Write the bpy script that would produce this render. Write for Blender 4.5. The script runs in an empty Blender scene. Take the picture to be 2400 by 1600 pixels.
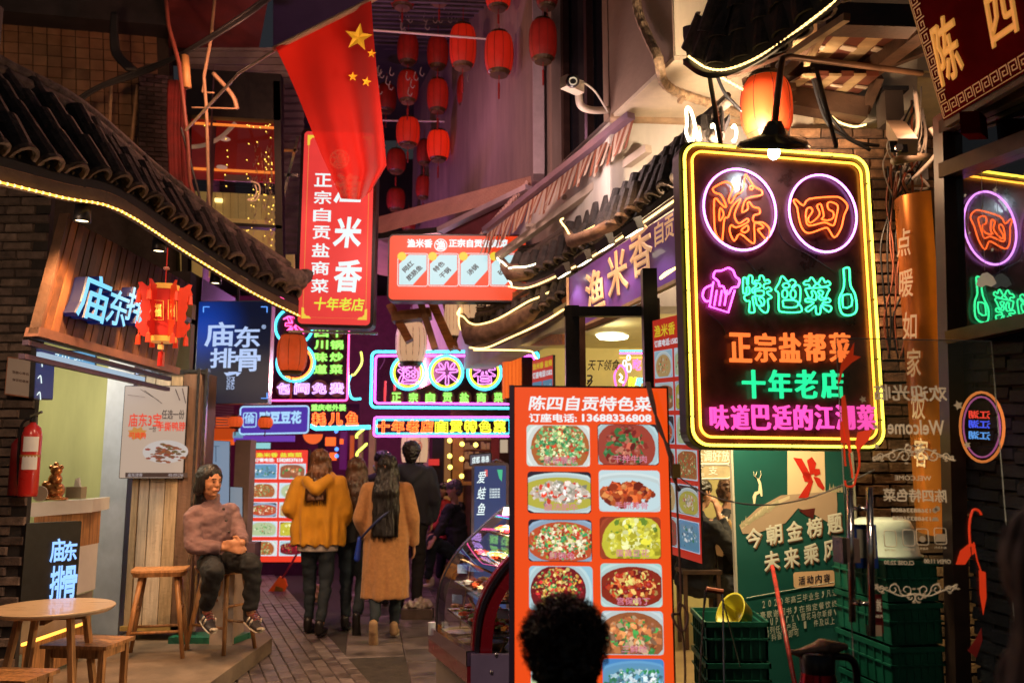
import bpy, math, random
import numpy as np
from mathutils import Vector, Matrix, noise
R = math.radians
scene = bpy.context.scene
col = scene.collection
random.seed(7)

# ---------------------------------------------------------------- camera, sky, exposure
CAMZ, PITCH = 1.6, math.atan(290 / 2000)
cd = bpy.data.cameras.new('camera'); cam = bpy.data.objects.new('camera', cd); col.objects.link(cam)
cam.location = (0, 0, CAMZ); cam.rotation_euler = (math.pi / 2 + PITCH, 0, 0)
cd.sensor_width = 36; cd.lens = 30; cd.clip_start = .05; cd.clip_end = 400
cd.dof.use_dof = True; cd.dof.focus_distance = 5.0; cd.dof.aperture_fstop = 2.2
scene.camera = cam
w = bpy.data.worlds.new('World'); scene.world = w; w.use_nodes = True
bgn = w.node_tree.nodes['Background']; sky = w.node_tree.nodes.new('ShaderNodeTexSky')
sky.sky_type = 'NISHITA'; sky.sun_disc = False; sky.sun_elevation = R(-2); sky.sun_rotation = R(200)
w.node_tree.links.new(sky.outputs[0], bgn.inputs[0]); bgn.inputs[1].default_value = .15
scene.view_settings.view_transform = 'Standard'; scene.view_settings.look = 'None'
scene.view_settings.exposure = 0; scene.view_settings.gamma = 1; scene.view_settings.use_curve_mapping = False
scene.render.engine = 'CYCLES'
scene.cycles.use_denoising = True; scene.cycles.max_bounces = 6; scene.cycles.transparent_max_bounces = 12
scene.cycles.sample_clamp_indirect = 4; scene.cycles.caustics_reflective = False; scene.cycles.caustics_refractive = False

def lamp(kind, loc, power, color, target=None, size=.1, spot=60, blend=.6, name='lamp_light', parent=None):
    l = bpy.data.lights.new(name, kind); o = bpy.data.objects.new(name, l); col.objects.link(o)
    l.energy = power; l.color = color
    if kind == 'AREA': l.size = size
    else: l.shadow_soft_size = size
    if kind == 'SPOT': l.spot_size = R(spot); l.spot_blend = blend
    o.location = loc
    if target is not None:
        o.rotation_euler = (Vector(target) - Vector(loc)).to_track_quat('-Z', 'Y').to_euler()
    return o

# ---------------------------------------------------------------- pixel rays (photo pixels, 2400 x 1600)
SP, CP = math.sin(PITCH), math.cos(PITCH)
def D(x, y):
    u = (x - 1200) / 2000; v = (800 - y) / 2000
    dy = CP - v * SP
    return Vector((u / dy, 1, (SP + v * CP) / dy))
CAM = Vector((0, 0, CAMZ))
def at(x, y, Y): return CAM + D(x, y) * Y
def gz(x, y, z=0.0):
    d = D(x, y); return CAM + d * ((z - CAMZ) / d.z)
def V(*a): return Vector(a)

# ---------------------------------------------------------------- materials
MATS = {}
def mat(name, c, rough=.6, metal=0, var=.2, scale=6, bump=0, bscale=40, emis=None, es=0, coat=0, alpha=None, trans=0, objvar=0, kind=None, sheen=0):
    if name in MATS: return MATS[name]
    m = bpy.data.materials.new(name); m.use_nodes = True; MATS[name] = m
    nt = m.node_tree; N = nt.nodes; L = nt.links; b = N['Principled BSDF']
    c4 = (*c, 1) if len(c) == 3 else c
    b.inputs['Roughness'].default_value = rough; b.inputs['Metallic'].default_value = metal
    b.inputs['Coat Weight'].default_value = coat
    if trans: b.inputs['Transmission Weight'].default_value = trans
    if alpha is not None: b.inputs['Alpha'].default_value = alpha
    if sheen: b.inputs['Sheen Weight'].default_value = sheen
    tc = N.new('ShaderNodeTexCoord'); out = None
    if var or kind:
        mp = N.new('ShaderNodeMapping'); L.new(tc.outputs['Object'], mp.inputs[0])
        if kind == 'wood': mp.inputs['Scale'].default_value = (14, 14, 1.2)
        if kind == 'woodx': mp.inputs['Scale'].default_value = (1.2, 14, 14)
        if kind == 'streak': mp.inputs['Scale'].default_value = (2.5, 2.5, .5)
        if objvar:
            oi = N.new('ShaderNodeObjectInfo'); ad = N.new('ShaderNodeVectorMath'); ad.operation = 'ADD'
            sc = N.new('ShaderNodeMath'); sc.operation = 'MULTIPLY'; sc.inputs[1].default_value = 37
            L.new(oi.outputs['Random'], sc.inputs[0]); L.new(mp.outputs[0], ad.inputs[0]); L.new(sc.outputs[0], ad.inputs[1]); vec = ad.outputs[0]
        else: vec = mp.outputs[0]
        n = N.new('ShaderNodeTexNoise'); n.inputs['Scale'].default_value = scale; n.inputs['Detail'].default_value = 6; n.inputs['Roughness'].default_value = .62
        L.new(vec, n.inputs['Vector'])
        r = N.new('ShaderNodeValToRGB'); L.new(n.outputs['Fac'], r.inputs[0])
        r.color_ramp.elements[0].position = .3; r.color_ramp.elements[1].position = .72
        k0 = 1 - var * 1.6 if var < .6 else .08; k1 = 1 + var
        r.color_ramp.elements[0].color = (*[max(0, x * k0) for x in c[:3]], 1); r.color_ramp.elements[1].color = (*[min(1, x * k1) for x in c[:3]], 1)
        out = r.outputs[0]
        if objvar:
            mr = N.new('ShaderNodeMapRange'); mr.inputs[3].default_value = 1 - objvar; mr.inputs[4].default_value = 1 + objvar
            L.new(oi.outputs['Random'], mr.inputs[0])
            mx = N.new('ShaderNodeMix'); mx.data_type = 'RGBA'; mx.blend_type = 'MULTIPLY'; mx.inputs[0].default_value = 1
            L.new(out, mx.inputs[6]); L.new(mr.outputs[0], mx.inputs[7]); out = mx.outputs[2]
        L.new(out, b.inputs['Base Color'])
        rr = N.new('ShaderNodeMapRange'); rr.inputs[3].default_value = max(0, rough - .12); rr.inputs[4].default_value = min(1, rough + .12)
        L.new(n.outputs['Fac'], rr.inputs[0]); L.new(rr.outputs[0], b.inputs['Roughness'])
    else: b.inputs['Base Color'].default_value = c4
    if bump:
        n2 = N.new('ShaderNodeTexNoise'); n2.inputs['Scale'].default_value = bscale; n2.inputs['Detail'].default_value = 4
        L.new(tc.outputs['Object'], n2.inputs['Vector'])
        bp = N.new('ShaderNodeBump'); bp.inputs['Strength'].default_value = bump; bp.inputs['Distance'].default_value = .01
        L.new(n2.outputs['Fac'], bp.inputs['Height']); L.new(bp.outputs[0], b.inputs['Normal'])
    if emis is not None:
        b.inputs['Emission Color'].default_value = (*emis, 1); b.inputs['Emission Strength'].default_value = es
    return m
def glow(name, c, s, base=(.02, .02, .02), mottle=0):
    m = mat(name, base, rough=.5, var=0, emis=c, es=s)
    if mottle and not m.get('mt'):
        m['mt'] = 1; nt = m.node_tree; N = nt.nodes; b = N['Principled BSDF']
        tc = N.new('ShaderNodeTexCoord'); n = N.new('ShaderNodeTexNoise'); n.inputs['Scale'].default_value = 2.2; n.inputs['Detail'].default_value = 3
        nt.links.new(tc.outputs['Object'], n.inputs[0]); mr = N.new('ShaderNodeMapRange'); mr.inputs[1].default_value = .3; mr.inputs[2].default_value = .7
        mr.inputs[3].default_value = s * (1 - mottle); mr.inputs[4].default_value = s * (1 + mottle); nt.links.new(n.outputs[0], mr.inputs[0])
        nt.links.new(mr.outputs[0], b.inputs['Emission Strength'])
    return m
def colmat(name, emit=0, rough=.5):
    if name in MATS: return MATS[name]
    m = bpy.data.materials.new(name); m.use_nodes = True; MATS[name] = m
    nt = m.node_tree; b = nt.nodes['Principled BSDF']; a = nt.nodes.new('ShaderNodeVertexColor'); a.layer_name = 'Col'
    b.inputs['Roughness'].default_value = rough
    if emit:
        nt.links.new(a.outputs[0], b.inputs['Emission Color']); b.inputs['Emission Strength'].default_value = emit
        b.inputs['Base Color'].default_value = (.05, .05, .05, 1)
    else: nt.links.new(a.outputs[0], b.inputs['Base Color'])
    return m
PRINT_LIT = colmat('backlit_print', 1.0); PRINT = colmat('paper_print', 0)

# ---------------------------------------------------------------- objects
WL = {}
def thing(name, label, cat, loc, group=None, kind=None):
    o = bpy.data.objects.new(name, None); col.objects.link(o); o.location = loc; o.empty_display_size = .1
    o['label'] = label; o['category'] = cat
    if group: o['group'] = group
    if kind: o['kind'] = kind
    WL[o.name] = Vector(loc); return o
def tag(o, label, cat, group=None, kind=None):
    o['label'] = label; o['category'] = cat
    if group: o['group'] = group
    if kind: o['kind'] = kind
    return o
def org(parent): return WL[parent.name] if parent else Vector((0, 0, 0))
def link(name, me, parent=None, loc=None, rot=None):
    """object with shared mesh; loc is in world space, rot a 3x3 matrix"""
    o = bpy.data.objects.new(name, me); col.objects.link(o)
    loc = Vector(loc) if loc is not None else Vector((0, 0, 0))
    WL[o.name] = loc
    M4 = Matrix.Translation(loc - org(parent)) if parent else Matrix.Translation(loc)
    if rot is not None: M4 = M4 @ rot.to_4x4()
    o.matrix_local = M4
    if parent: o.parent = parent; o.matrix_local = M4
    return o
def copy_tree(o, parent=None, loc=None, rot=None, label=None):
    c = o.copy(); col.objects.link(c)
    if parent: c.parent = parent
    for ch in list(o.children): copy_tree(ch, c)
    if loc is not None: c.location = loc; WL[c.name] = Vector(loc)
    if rot is not None: c.rotation_euler = rot
    if label: c['label'] = label
    return c

class MB:
    def __init__(s): s.v = []; s.f = []; s.c = []; s.sm = False
    def add(s, vs, fs, c=None):
        n = len(s.v); s.v += [tuple(v) for v in vs]; s.f += [tuple(i + n for i in f) for f in fs]
        s.c += [c] * len(fs); return s
    def box(s, a, b, c=None):
        (x0, y0, z0), (x1, y1, z1) = a, b
        return s.add([(x0, y0, z0), (x1, y0, z0), (x1, y1, z0), (x0, y1, z0), (x0, y0, z1), (x1, y0, z1), (x1, y1, z1), (x0, y1, z1)],
                     [(0, 3, 2, 1), (4, 5, 6, 7), (0, 1, 5, 4), (1, 2, 6, 5), (2, 3, 7, 6), (3, 0, 4, 7)], c)
    def obox(s, o, a, b, n, c=None):
        """box from corner o with edge vectors a, b, n"""
        o, a, b, n = map(Vector, (o, a, b, n))
        p = [o, o + a, o + a + b, o + b]; p += [q + n for q in p]
        return s.add(p, [(0, 3, 2, 1), (4, 5, 6, 7), (0, 1, 5, 4), (1, 2, 6, 5), (2, 3, 7, 6), (3, 0, 4, 7)], c)
    def bar(s, p, q, w_, h_=None, c=None, up=(0, 0, 1)):
        p, q = Vector(p), Vector(q); h_ = h_ or w_; d = (q - p).normalized(); up = Vector(up)
        if abs(d.dot(up)) > .95: up = Vector((1, 0, 0))
        a = d.cross(up).normalized(); b = a.cross(d)
        return s.obox(p - a * w_ / 2 - b * h_ / 2, a * w_, b * h_, q - p, c)
    def prism(s, pts, off, c=None, caps=True):
        """polygon pts (3d) swept by vector off"""
        n = len(pts); off = Vector(off); vs = [Vector(p) for p in pts] + [Vector(p) + off for p in pts]
        fs = [(i, (i + 1) % n, (i + 1) % n + n, i + n) for i in range(n)]
        if caps: fs += [tuple(range(n - 1, -1, -1)), tuple(range(n, 2 * n))]
        return s.add(vs, fs, c)
    def tube(s, pts, r, seg=6, closed=False, c=None, cap=True):
        pts = [Vector(p) for p in pts]; n = len(pts); rs = r if isinstance(r, (list, tuple)) else [r] * n
        vs = []; fs = []; prev = None
        for i, p in enumerate(pts):
            if closed: d = pts[(i + 1) % n] - pts[i - 1]
            else: d = pts[min(i + 1, n - 1)] - pts[max(i - 1, 0)]
            if d.length < 1e-9: d = Vector((0, 0, 1))
            d.normalize()
            if prev is None:
                a = d.cross(Vector((0, 0, 1)))
                if a.length < .1: a = d.cross(Vector((1, 0, 0)))
            else: a = prev - d * prev.dot(d)
            if a.length < 1e-6: a = d.orthogonal()
            a.normalize(); prev = a; b = d.cross(a)
            for k in range(seg):
                t = 2 * math.pi * k / seg; vs.append(p + (a * math.cos(t) + b * math.sin(t)) * rs[i])
        m = n if closed else n - 1
        for i in range(m):
            j = (i + 1) % n
            for k in range(seg): fs.append((i * seg + k, i * seg + (k + 1) % seg, j * seg + (k + 1) % seg, j * seg + k))
        if cap and not closed: fs += [tuple(range(seg - 1, -1, -1)), tuple(range((n - 1) * seg, n * seg))]
        return s.add(vs, fs, c)
    def lathe(s, prof, o=(0, 0, 0), seg=20, axis=None, c=None, start=0, end=2 * math.pi):
        """prof: (r, z) pairs about z (or a 3x3 basis axis)"""
        o = Vector(o); vs = []; fs = []; n = len(prof); full = abs(end - start - 2 * math.pi) < 1e-6; m = seg if full else seg + 1
        for k in range(m):
            t = start + (end - start) * k / seg
            for r, z in prof:
                q = Vector((r * math.cos(t), r * math.sin(t), z)); vs.append(o + (axis @ q if axis else q))
        for k in range(seg):
            k2 = (k + 1) % m
            for i in range(n - 1): fs.append((k * n + i, k2 * n + i, k2 * n + i + 1, k * n + i + 1))
        return s.add(vs, fs, c)
    def ball(s, o, r, sx=1, sy=1, sz=1, seg=10, c=None):
        o = Vector(o); vs = []; fs = []; h = seg // 2
        for i in range(h + 1):
            p = math.pi * i / h
            for k in range(seg):
                t = 2 * math.pi * k / seg; vs.append(o + Vector((math.sin(p) * math.cos(t) * r * sx, math.sin(p) * math.sin(t) * r * sy, math.cos(p) * r * sz)))
        for i in range(h):
            for k in range(seg): fs.append((i * seg + k, (i + 1) * seg + k, (i + 1) * seg + (k + 1) % seg, i * seg + (k + 1) % seg))
        return s.add(vs, fs, c)
    def mesh(s, name, m, o=(0, 0, 0), smooth=False):
        me = bpy.data.meshes.new(name); o = Vector(o)
        me.from_pydata([tuple(Vector(v) - o) for v in s.v], [], s.f)
        for k in (m if isinstance(m, (list, tuple)) else [m]): me.materials.append(k)
        if any(c is not None for c in s.c):
            if isinstance(m, (list, tuple)):
                for p, c in zip(me.polygons, s.c): p.material_index = c or 0
            else:
                ca = me.color_attributes.new('Col', 'FLOAT_COLOR', 'CORNER'); arr = []
                for p, c in zip(me.polygons, s.c): arr += [*(c or (1, 1, 1))[:3], 1] * p.loop_total
                ca.data.foreach_set('color', arr)
        if smooth:
            me.polygons.foreach_set('use_smooth', [True] * len(me.polygons))
        me.update(); return me
    def build(s, name, m, parent=None, smooth=False, auto=None, loc=None):
        """one object; its origin sits at its parent's origin (or at the base centre of its bounds)"""
        if loc is None and parent is not None: loc = org(parent)
        if loc is None:
            a = np.array([tuple(v) for v in s.v]); loc = Vector(((a[:, 0].min() + a[:, 0].max()) / 2, (a[:, 1].min() + a[:, 1].max()) / 2, a[:, 2].min()))
        me = s.mesh(name, m, loc, smooth)
        if auto: 
            me.set_sharp_from_angle(angle=R(auto))
        return link(name, me, parent, loc)

class Fr:
    """a flat face given by three photo corners with their depths: p(u, v, w) in metres, w towards the viewer"""
    def __init__(s, tl, tr, bl):
        s.o = Vector(tl); a = Vector(tr) - s.o; b = Vector(bl) - s.o
        s.W = a.length; s.H = b.length; s.a = a.normalized(); s.b = b.normalized(); s.n = s.b.cross(s.a).normalized()
        if s.n.dot(CAM - s.o) < 0: s.n = -s.n
    def p(s, u, v, w=0): return s.o + s.a * u + s.b * v + s.n * w
    def loc(s, x, y, w=0):
        d = D(x, y); o = s.o + s.n * w; t = (o - CAM).dot(s.n) / d.dot(s.n); q = CAM + d * t - o
        ab = s.a.dot(s.b); qa, qb = q.dot(s.a), q.dot(s.b); k = 1 - ab * ab
        return (qa - ab * qb) / k, (qb - ab * qa) / k
    def px(s, x, y, w=0): return s.p(*s.loc(x, y, w), w)
def fpx(tl, tr, bl): return Fr(at(*tl), at(*tr), at(*bl))

def rrect(u0, v0, u1, v1, r, n=5):
    pts = []
    for cx, cy, a0 in ((u1 - r, v1 - r, 0), (u0 + r, v1 - r, 90), (u0 + r, v0 + r, 180), (u1 - r, v0 + r, 270)):
        for k in range(n + 1):
            a = R(a0 + 90 * k / n); pts.append((cx + r * math.cos(a), cy + r * math.sin(a)))
    return pts
def circ(u, v, r, n=28, ry=None):
    ry = ry or r
    return [(u + r * math.cos(2 * math.pi * k / n), v + ry * math.sin(2 * math.pi * k / n)) for k in range(n)]
def slab(fr, pts, w0, w1, name, m, parent, **k):
    """2d outline with thickness between w0 and w1 on a frame"""
    return MB().prism([fr.p(u, v, w0) for u, v in pts], fr.n * (w1 - w0)).build(name, m, parent, **k)
def neon(fr, pts, r, w, name, m, parent, closed=True, seg=6):
    return MB().tube([fr.p(u, v, w) for u, v in pts], r, seg, closed).build(name, m, parent, smooth=True)
def rect(fr, x0, y0, x1, y1):
    a = fr.loc(x0, y0); b = fr.loc(x1, y1); return a[0], a[1], b[0], b[1]

# ---------------------------------------------------------------- lettering
GC = {}
def vnoise(p):
    """smooth value noise in about -1..1 for an N x 3 array"""
    i = np.floor(p).astype(np.int64); f = p - i; f = f * f * (3 - 2 * f); out = np.zeros(len(p))
    for k in range(8):
        o = np.array([k & 1, k >> 1 & 1, k >> 2]); h = (i + o) @ np.array([73856093, 19349663, 83492791]); h = (h ^ (h >> 13)) * 1274126177 & 0x7fffffff
        out += (h / 0x3fffffff - 1) * np.prod(np.where(o, f, 1 - f), axis=1)
    return out
TS = bpy.data.scenes.new('workbench')
def evaluate(o):
    """mesh of an object with its modifiers, evaluated in a scene of its own (fast)"""
    TS.collection.objects.link(o)
    with bpy.context.temp_override(scene=TS, view_layer=TS.view_layers[0]): dg = bpy.context.evaluated_depsgraph_get()
    me = bpy.data.meshes.new_from_object(o.evaluated_get(dg)); bpy.data.objects.remove(o); return me
def glyphs(s, style='fill', bold=.012, tube=.03, res=2):
    key = (s, style, bold, tube, res)
    if key in GC: return GC[key]
    c = bpy.data.curves.new('text', 'FONT'); c.body = s; c.size = 1; c.resolution_u = res; c.offset = bold if style == 'neon' else 0
    c.space_character = 1
    if style != 'neon' and bold: c.bevel_depth = bold; c.bevel_resolution = 0
    if style == 'neon': c.fill_mode = 'NONE'; c.bevel_depth = tube; c.bevel_resolution = 0
    elif style == 'block': c.extrude = tube
    me = evaluate(bpy.data.objects.new('text', c))
    n = len(me.vertices); a = np.empty(n * 3, np.float32); me.vertices.foreach_get('co', a); a = a.reshape(-1, 3)
    fs = [tuple(p.vertices) for p in me.polygons]
    bpy.data.curves.remove(c); bpy.data.meshes.remove(me)
    if n: 
        a[:, 0] -= a[:, 0].min(); a[:, 1] -= a[:, 1].min()
    GC[key] = (a, fs); return GC[key]
def put(mb, fr, s, u0, v0, u1, v1, style='fill', w=.001, bold=.012, tube=.03, shear=0, rot=0, mirror=False, keep=False, thick=None, res=2, c=None):
    """letters of s fitted into the local box u0 v0 u1 v1 (v down) of frame fr"""
    a, fs = glyphs(s, style, bold, tube, res)
    if not len(a): return
    W, H = max(a[:, 0].max(), 1e-4), max(a[:, 1].max(), 1e-4); sx, sy = (u1 - u0) / W, (v1 - v0) / H
    if keep: sx = sy = min(sx, sy)
    X = (a[:, 0] - W / 2) * sx; Yy = (a[:, 1] - H / 2) * sy; Z = a[:, 2] * sy * .15 if thick is None or style == 'neon' else a[:, 2] / max(1e-6, abs(a[:, 2]).max()) * tube * thick
    if style == 'neon': Z = a[:, 2] * sy
    X = X + shear * Yy
    if mirror: X = -X
    if rot: X, Yy = X * math.cos(rot) - Yy * math.sin(rot), X * math.sin(rot) + Yy * math.cos(rot)
    cu, cv = (u0 + u1) / 2, (v0 + v1) / 2
    O, A, B, Nn = (np.array(q) for q in (fr.o, fr.a, fr.b, fr.n))
    P = O + np.outer(cu + X, A) + np.outer(cv - Yy, B) + np.outer(w + Z, Nn)
    mb.add(P.tolist(), fs, c)
def text(fr, s, box, name, m, parent, vert=False, **k):
    """box in photo pixels; vertical text stacks its characters"""
    u0, v0, u1, v1 = rect(fr, *box); mb = MB()
    if vert:
        n = len(s); h = (v1 - v0) / n
        for i, ch in enumerate(s):
            g = .12 * h if ch != ' ' else 0; put(mb, fr, ch, u0, v0 + i * h + g, u1, v0 + (i + 1) * h - g, **k)
    else: put(mb, fr, s, u0, v0, u1, v1, **k)
    return mb.build(name, m, parent)
# ================================================================ SETTING
Z = Vector((0, 0, 1))
def frv(tl, tr, H): return Fr(tl, tr, Vector(tl) - Z * H)
STONE = mat('paving_stone', (.135, .11, .11), .36, var=.5, scale=3.5, bump=.35, bscale=60, objvar=.28)
MORTAR = mat('dark_grout', (.035, .028, .026), .9, var=.3, scale=12, bump=.4)
BRICK = [mat('brick_a', (.20, .14, .11), .85, var=.35, scale=14, bump=.6, bscale=70, objvar=.35), mat('brick_b', (.13, .09, .075), .85, var=.35, scale=14, bump=.6, bscale=70, objvar=.4)]
ORBR = [mat('brick_worn', (.36, .18, .09), .85, var=.4, scale=16, bump=.7, bscale=60, objvar=.35), mat('brick_dark', (.16, .08, .045), .85, var=.4, scale=14, bump=.7, bscale=60, objvar=.4)]
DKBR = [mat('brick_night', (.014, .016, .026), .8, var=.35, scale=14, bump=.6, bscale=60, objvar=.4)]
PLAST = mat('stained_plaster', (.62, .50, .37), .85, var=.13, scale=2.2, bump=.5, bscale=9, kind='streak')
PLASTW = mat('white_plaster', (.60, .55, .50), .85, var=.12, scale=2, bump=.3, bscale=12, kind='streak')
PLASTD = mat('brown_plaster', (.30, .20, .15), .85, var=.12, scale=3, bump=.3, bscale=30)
DARK = mat('dark_structure', (.022, .02, .024), .75, var=.3, scale=5, bump=.3)
BLACK = mat('black_metal', (.018, .016, .018), .4, metal=.3, var=.2, scale=20)
BROWNM = mat('brown_metal', (.07, .035, .03), .35, metal=.5, var=.25, scale=9)
STEEL = mat('brushed_steel', (.62, .60, .60), .22, metal=1, var=.06, scale=30)
WOOD = mat('warm_wood', (.42, .20, .075), .45, var=.4, scale=3, bump=.2, bscale=30, kind='wood', objvar=.2)
WOODX = mat('beam_wood', (.30, .14, .06), .6, var=.45, scale=3, bump=.3, bscale=30, objvar=.2)
WOODD = mat('dark_wood', (.10, .05, .028), .6, var=.4, scale=4, bump=.3, objvar=.2)
TILEM = mat('clay_roof_tile', (.050, .038, .034), .72, var=.5, scale=18, bump=.8, bscale=45, objvar=.45)
TILEL = mat('weathered_tile_edge', (.16, .115, .09), .8, var=.5, scale=14, bump=.8, bscale=45, objvar=.4)
WHITEP = mat('white_paint', (.72, .72, .70), .4, var=.05)
PIPE = mat('cable_sleeve', (.42, .27, .16), .6, var=.2, scale=15)
CABLE = mat('black_cable', (.015, .014, .016), .5, var=0)
CABLEW = mat('white_cable', (.55, .48, .42), .5, var=0)
LEDW = glow('warm_led', (1, .42, .05), 2.6, mottle=.3); LEDR = glow('pale_led', (1, .66, .22), 3.6, mottle=.3)
LEDB = glow('led_bead', (1, .62, .2), 4.5)

g = MB(); g.add([(-60, -20, -.04), (60, -20, -.04), (60, 120, -.04), (-60, 120, -.04)], [(0, 1, 2, 3)])
o = g.build('ground', MORTAR, loc=(0, 0, -.04)); o['kind'] = 'structure'
# --- lane paving
bed = MB().box((-9, 4, -.03), (6, 26, -.012)).build('lane_paving', MORTAR, loc=(0, 0, -.03)); bed['kind'] = 'structure'
def chamf(sx, sy, sz, c=.006):
    m = MB(); x, y = sx / 2, sy / 2
    vs = [(-x, -y, 0), (x, -y, 0), (x, y, 0), (-x, y, 0), (-x, -y, sz - c), (x, -y, sz - c), (x, y, sz - c), (-x, y, sz - c),
          (-x + c, -y + c, sz), (x - c, -y + c, sz), (x - c, y - c, sz), (-x + c, y - c, sz)]
    m.add(vs, [(0, 1, 5, 4), (1, 2, 6, 5), (2, 3, 7, 6), (3, 0, 4, 7), (4, 5, 9, 8), (5, 6, 10, 9), (6, 7, 11, 10), (7, 4, 8, 11), (8, 9, 10, 11)])
    return m
rnd = random.Random(3)
pav = chamf(.098, .198, .05).mesh('paver', STONE); slabm = chamf(.495, .495, .05, .007).mesh('paving_slab', STONE)
e1 = V(-.39, 1, 0).normalized(); e2 = V(1, .39, 0).normalized(); P0 = V(-1.42, 7.6, 0)
rotp = Matrix((e2, e1, Z)).transposed(); spots = []
for i in range(-18, 1):
    for j in range(-16, 50):
        q = P0 + e2 * (i * .103 - .05) + e1 * (j * .204 + (i % 2) * .1)
        if q.y < 6.2 or q.x < -2.12 and q.y < 7.75: continue
        spots.append(q)
spots.sort(key=lambda q: (q - V(-1.7, 7.2, 0)).length)
far = MB()
for k, q in enumerate(spots):
    zz = -.052 + rnd.uniform(-.0025, .0025)
    if k < 290: link('paver', pav, bed, q + Z * zz, rotp)
    elif q.y < 15:
        far.obox(q + Z * -.05 - e2 * .049 - e1 * .099, e2 * .098, e1 * .198, Z * (.05 + rnd.uniform(-.002, .002)))
o = far.build('distant_pavers', STONE, bed); o['kind'] = 'stuff'
d1 = V(-.17, 1, 0).normalized(); d2 = V(1, .17, 0).normalized(); rots = Matrix((d2, d1, Z)).transposed(); n = 0
for i in range(0, 9):
    for j in range(-4, 16):
        q = V(-1.12, 7.3, 0) + d2 * (i * .503) + d1 * (j * .503 + (i % 2) * .25)
        lim = P0 + e1 * ((q.y - 7.6) / e1.y)
        if q.y < 6.0 or q.x > 2.2 or q.x < lim.x + .2: continue
        link('paving_slab', slabm, bed, q + Z * (-.0525 + rnd.uniform(-.003, .003)), rots); n += 1
# --- left platform
pl = [gz(638, 1494, .12), gz(482, 1612, .12) + V(0, -4, 0), V(-8, 2, .12), V(-8, 14, .12), gz(545, 1412, .12)]
pl[1].x = pl[0].x
PLATF = mat('platform_stone', (.20, .15, .11), .6, var=.3, scale=3, bump=.3, bscale=40)
o = MB().prism([p - Z * .12 for p in pl], Z * .12).build('stone_platform', PLATF, loc=(pl[0].x, pl[0].y, 0)); o['kind'] = 'structure'

# ---------------------------------------------------------------- brick walls
def brick_wall(fr, name, label, w_, h_, mats, x_off=0, depth=.25, cat='wall', joint=.008, jz=1):
    t = thing(name, label, cat, fr.p(fr.W / 2, fr.H, 0))
    back = MB().obox(fr.p(0, 0, -.012), fr.a * fr.W, fr.b * fr.H, fr.n * -depth).build('mortar', MORTAR, t)
    ms = []
    for k in range(4):
        sx, sy = w_ - joint, h_ - joint; c = .005; m = MB()
        jit = lambda: rnd.uniform(-.003, .003)
        vs = [(-sx / 2, -sy / 2, 0), (sx / 2, -sy / 2, 0), (sx / 2, sy / 2, 0), (-sx / 2, sy / 2, 0)]
        top = [(x * (1 - 2 * c / sx) + jit(), y * (1 - 2 * c / sy) + jit(), .022 + jit()) for x, y, z in vs]
        vs = vs + top; m.add(vs, [(0, 1, 5, 4), (1, 2, 6, 5), (2, 3, 7, 6), (3, 0, 4, 7), (4, 5, 6, 7)])
        ms.append(m.mesh('brick', mats[k % len(mats)]))
    rot = Matrix((fr.a, fr.b, fr.n)).transposed(); v = h_ / 2; r = 0; cnt = 0
    if rot.determinant() < 0: rot = Matrix((fr.a, -fr.b, fr.n)).transposed()
    half = [MB().obox((-w_ / 4 + joint / 2, -h_ / 2 + joint / 2, 0), (w_ / 2 - joint, 0, 0), (0, h_ - joint, 0), (0, 0, .022)).mesh('half_brick', mm) for mm in mats]
    while v < fr.H:
        u = w_ / 2 + (w_ / 2 if r % 2 else 0)
        if r % 2: link('half_brick', half[r % len(half)], t, fr.p(w_ / 4, v, rnd.uniform(-.014, -.009)), rot)
        while u < fr.W - .02:
            if u + w_ / 2 <= fr.W + .01:
                link('brick', ms[rnd.randrange(4)], t, fr.p(u, v, -.010 + jz * rnd.uniform(-.004, .004)), rot); cnt += 1
            elif u - w_ / 2 < fr.W - w_ * .45: link('half_brick', half[r % len(half)], t, fr.p(u - w_ / 4, v, rnd.uniform(-.014, -.009)), rot)
            u += w_
        v += h_; r += 1
    return t
q = at(76, 1000, 5.9); q.z = at(78, 440, 5.9).z; fb = frv(q - V(.52, 0, 0), q, 3.4)
brick_wall(fb, 'brick_wall', 'weathered brown brick wall at the left edge holding the fire extinguisher', .21, .066, BRICK, depth=.05)

# ---------------------------------------------------------------- tiled roofs
def arc(r, th, L, r2=None, up=True, n=7, a0=0, a1=180):
    """half round tile along +y, open side down (or up)"""
    r2 = r2 or r * .86; m = MB(); vs = []
    for (rr, y) in ((r, 0), (r2, L), (r2 - th, L), (r - th, 0)):
        for k in range(n):
            a = R(a0 + (a1 - a0) * k / (n - 1)); s = 1 if up else -1
            vs.append((rr * math.cos(a), y, s * rr * math.sin(a)))
    fs = []
    for i in range(4):
        j = (i + 1) % 4
        for k in range(n - 1): fs.append((i * n + k, i * n + k + 1, j * n + k + 1, j * n + k))
    fs += [(0, n, 2 * n, 3 * n), (n - 1, 4 * n - 1, 3 * n - 1, 2 * n - 1)]
    return m.add(vs, fs)
COVER = arc(.082, .016, .24).mesh('cover_tile', TILEM, smooth=False)
PANT = arc(.095, .014, .24, up=False, a0=20, a1=160).mesh('pan_tile', TILEM)
DRIP = arc(.088, .022, .03, .088, n=8, a0=-8, a1=188).mesh('tile_rim', TILEL)
def interp(pts, s):
    """point and tangent at arc length s on a polyline"""
    for i in range(len(pts) - 1):
        d = (pts[i + 1] - pts[i]); l = d.length
        if s <= l or i == len(pts) - 2: return pts[i] + d * (s / l), d.normalized()
        s -= l
def plen(pts): return sum((pts[i + 1] - pts[i]).length for i in range(len(pts) - 1))
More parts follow.
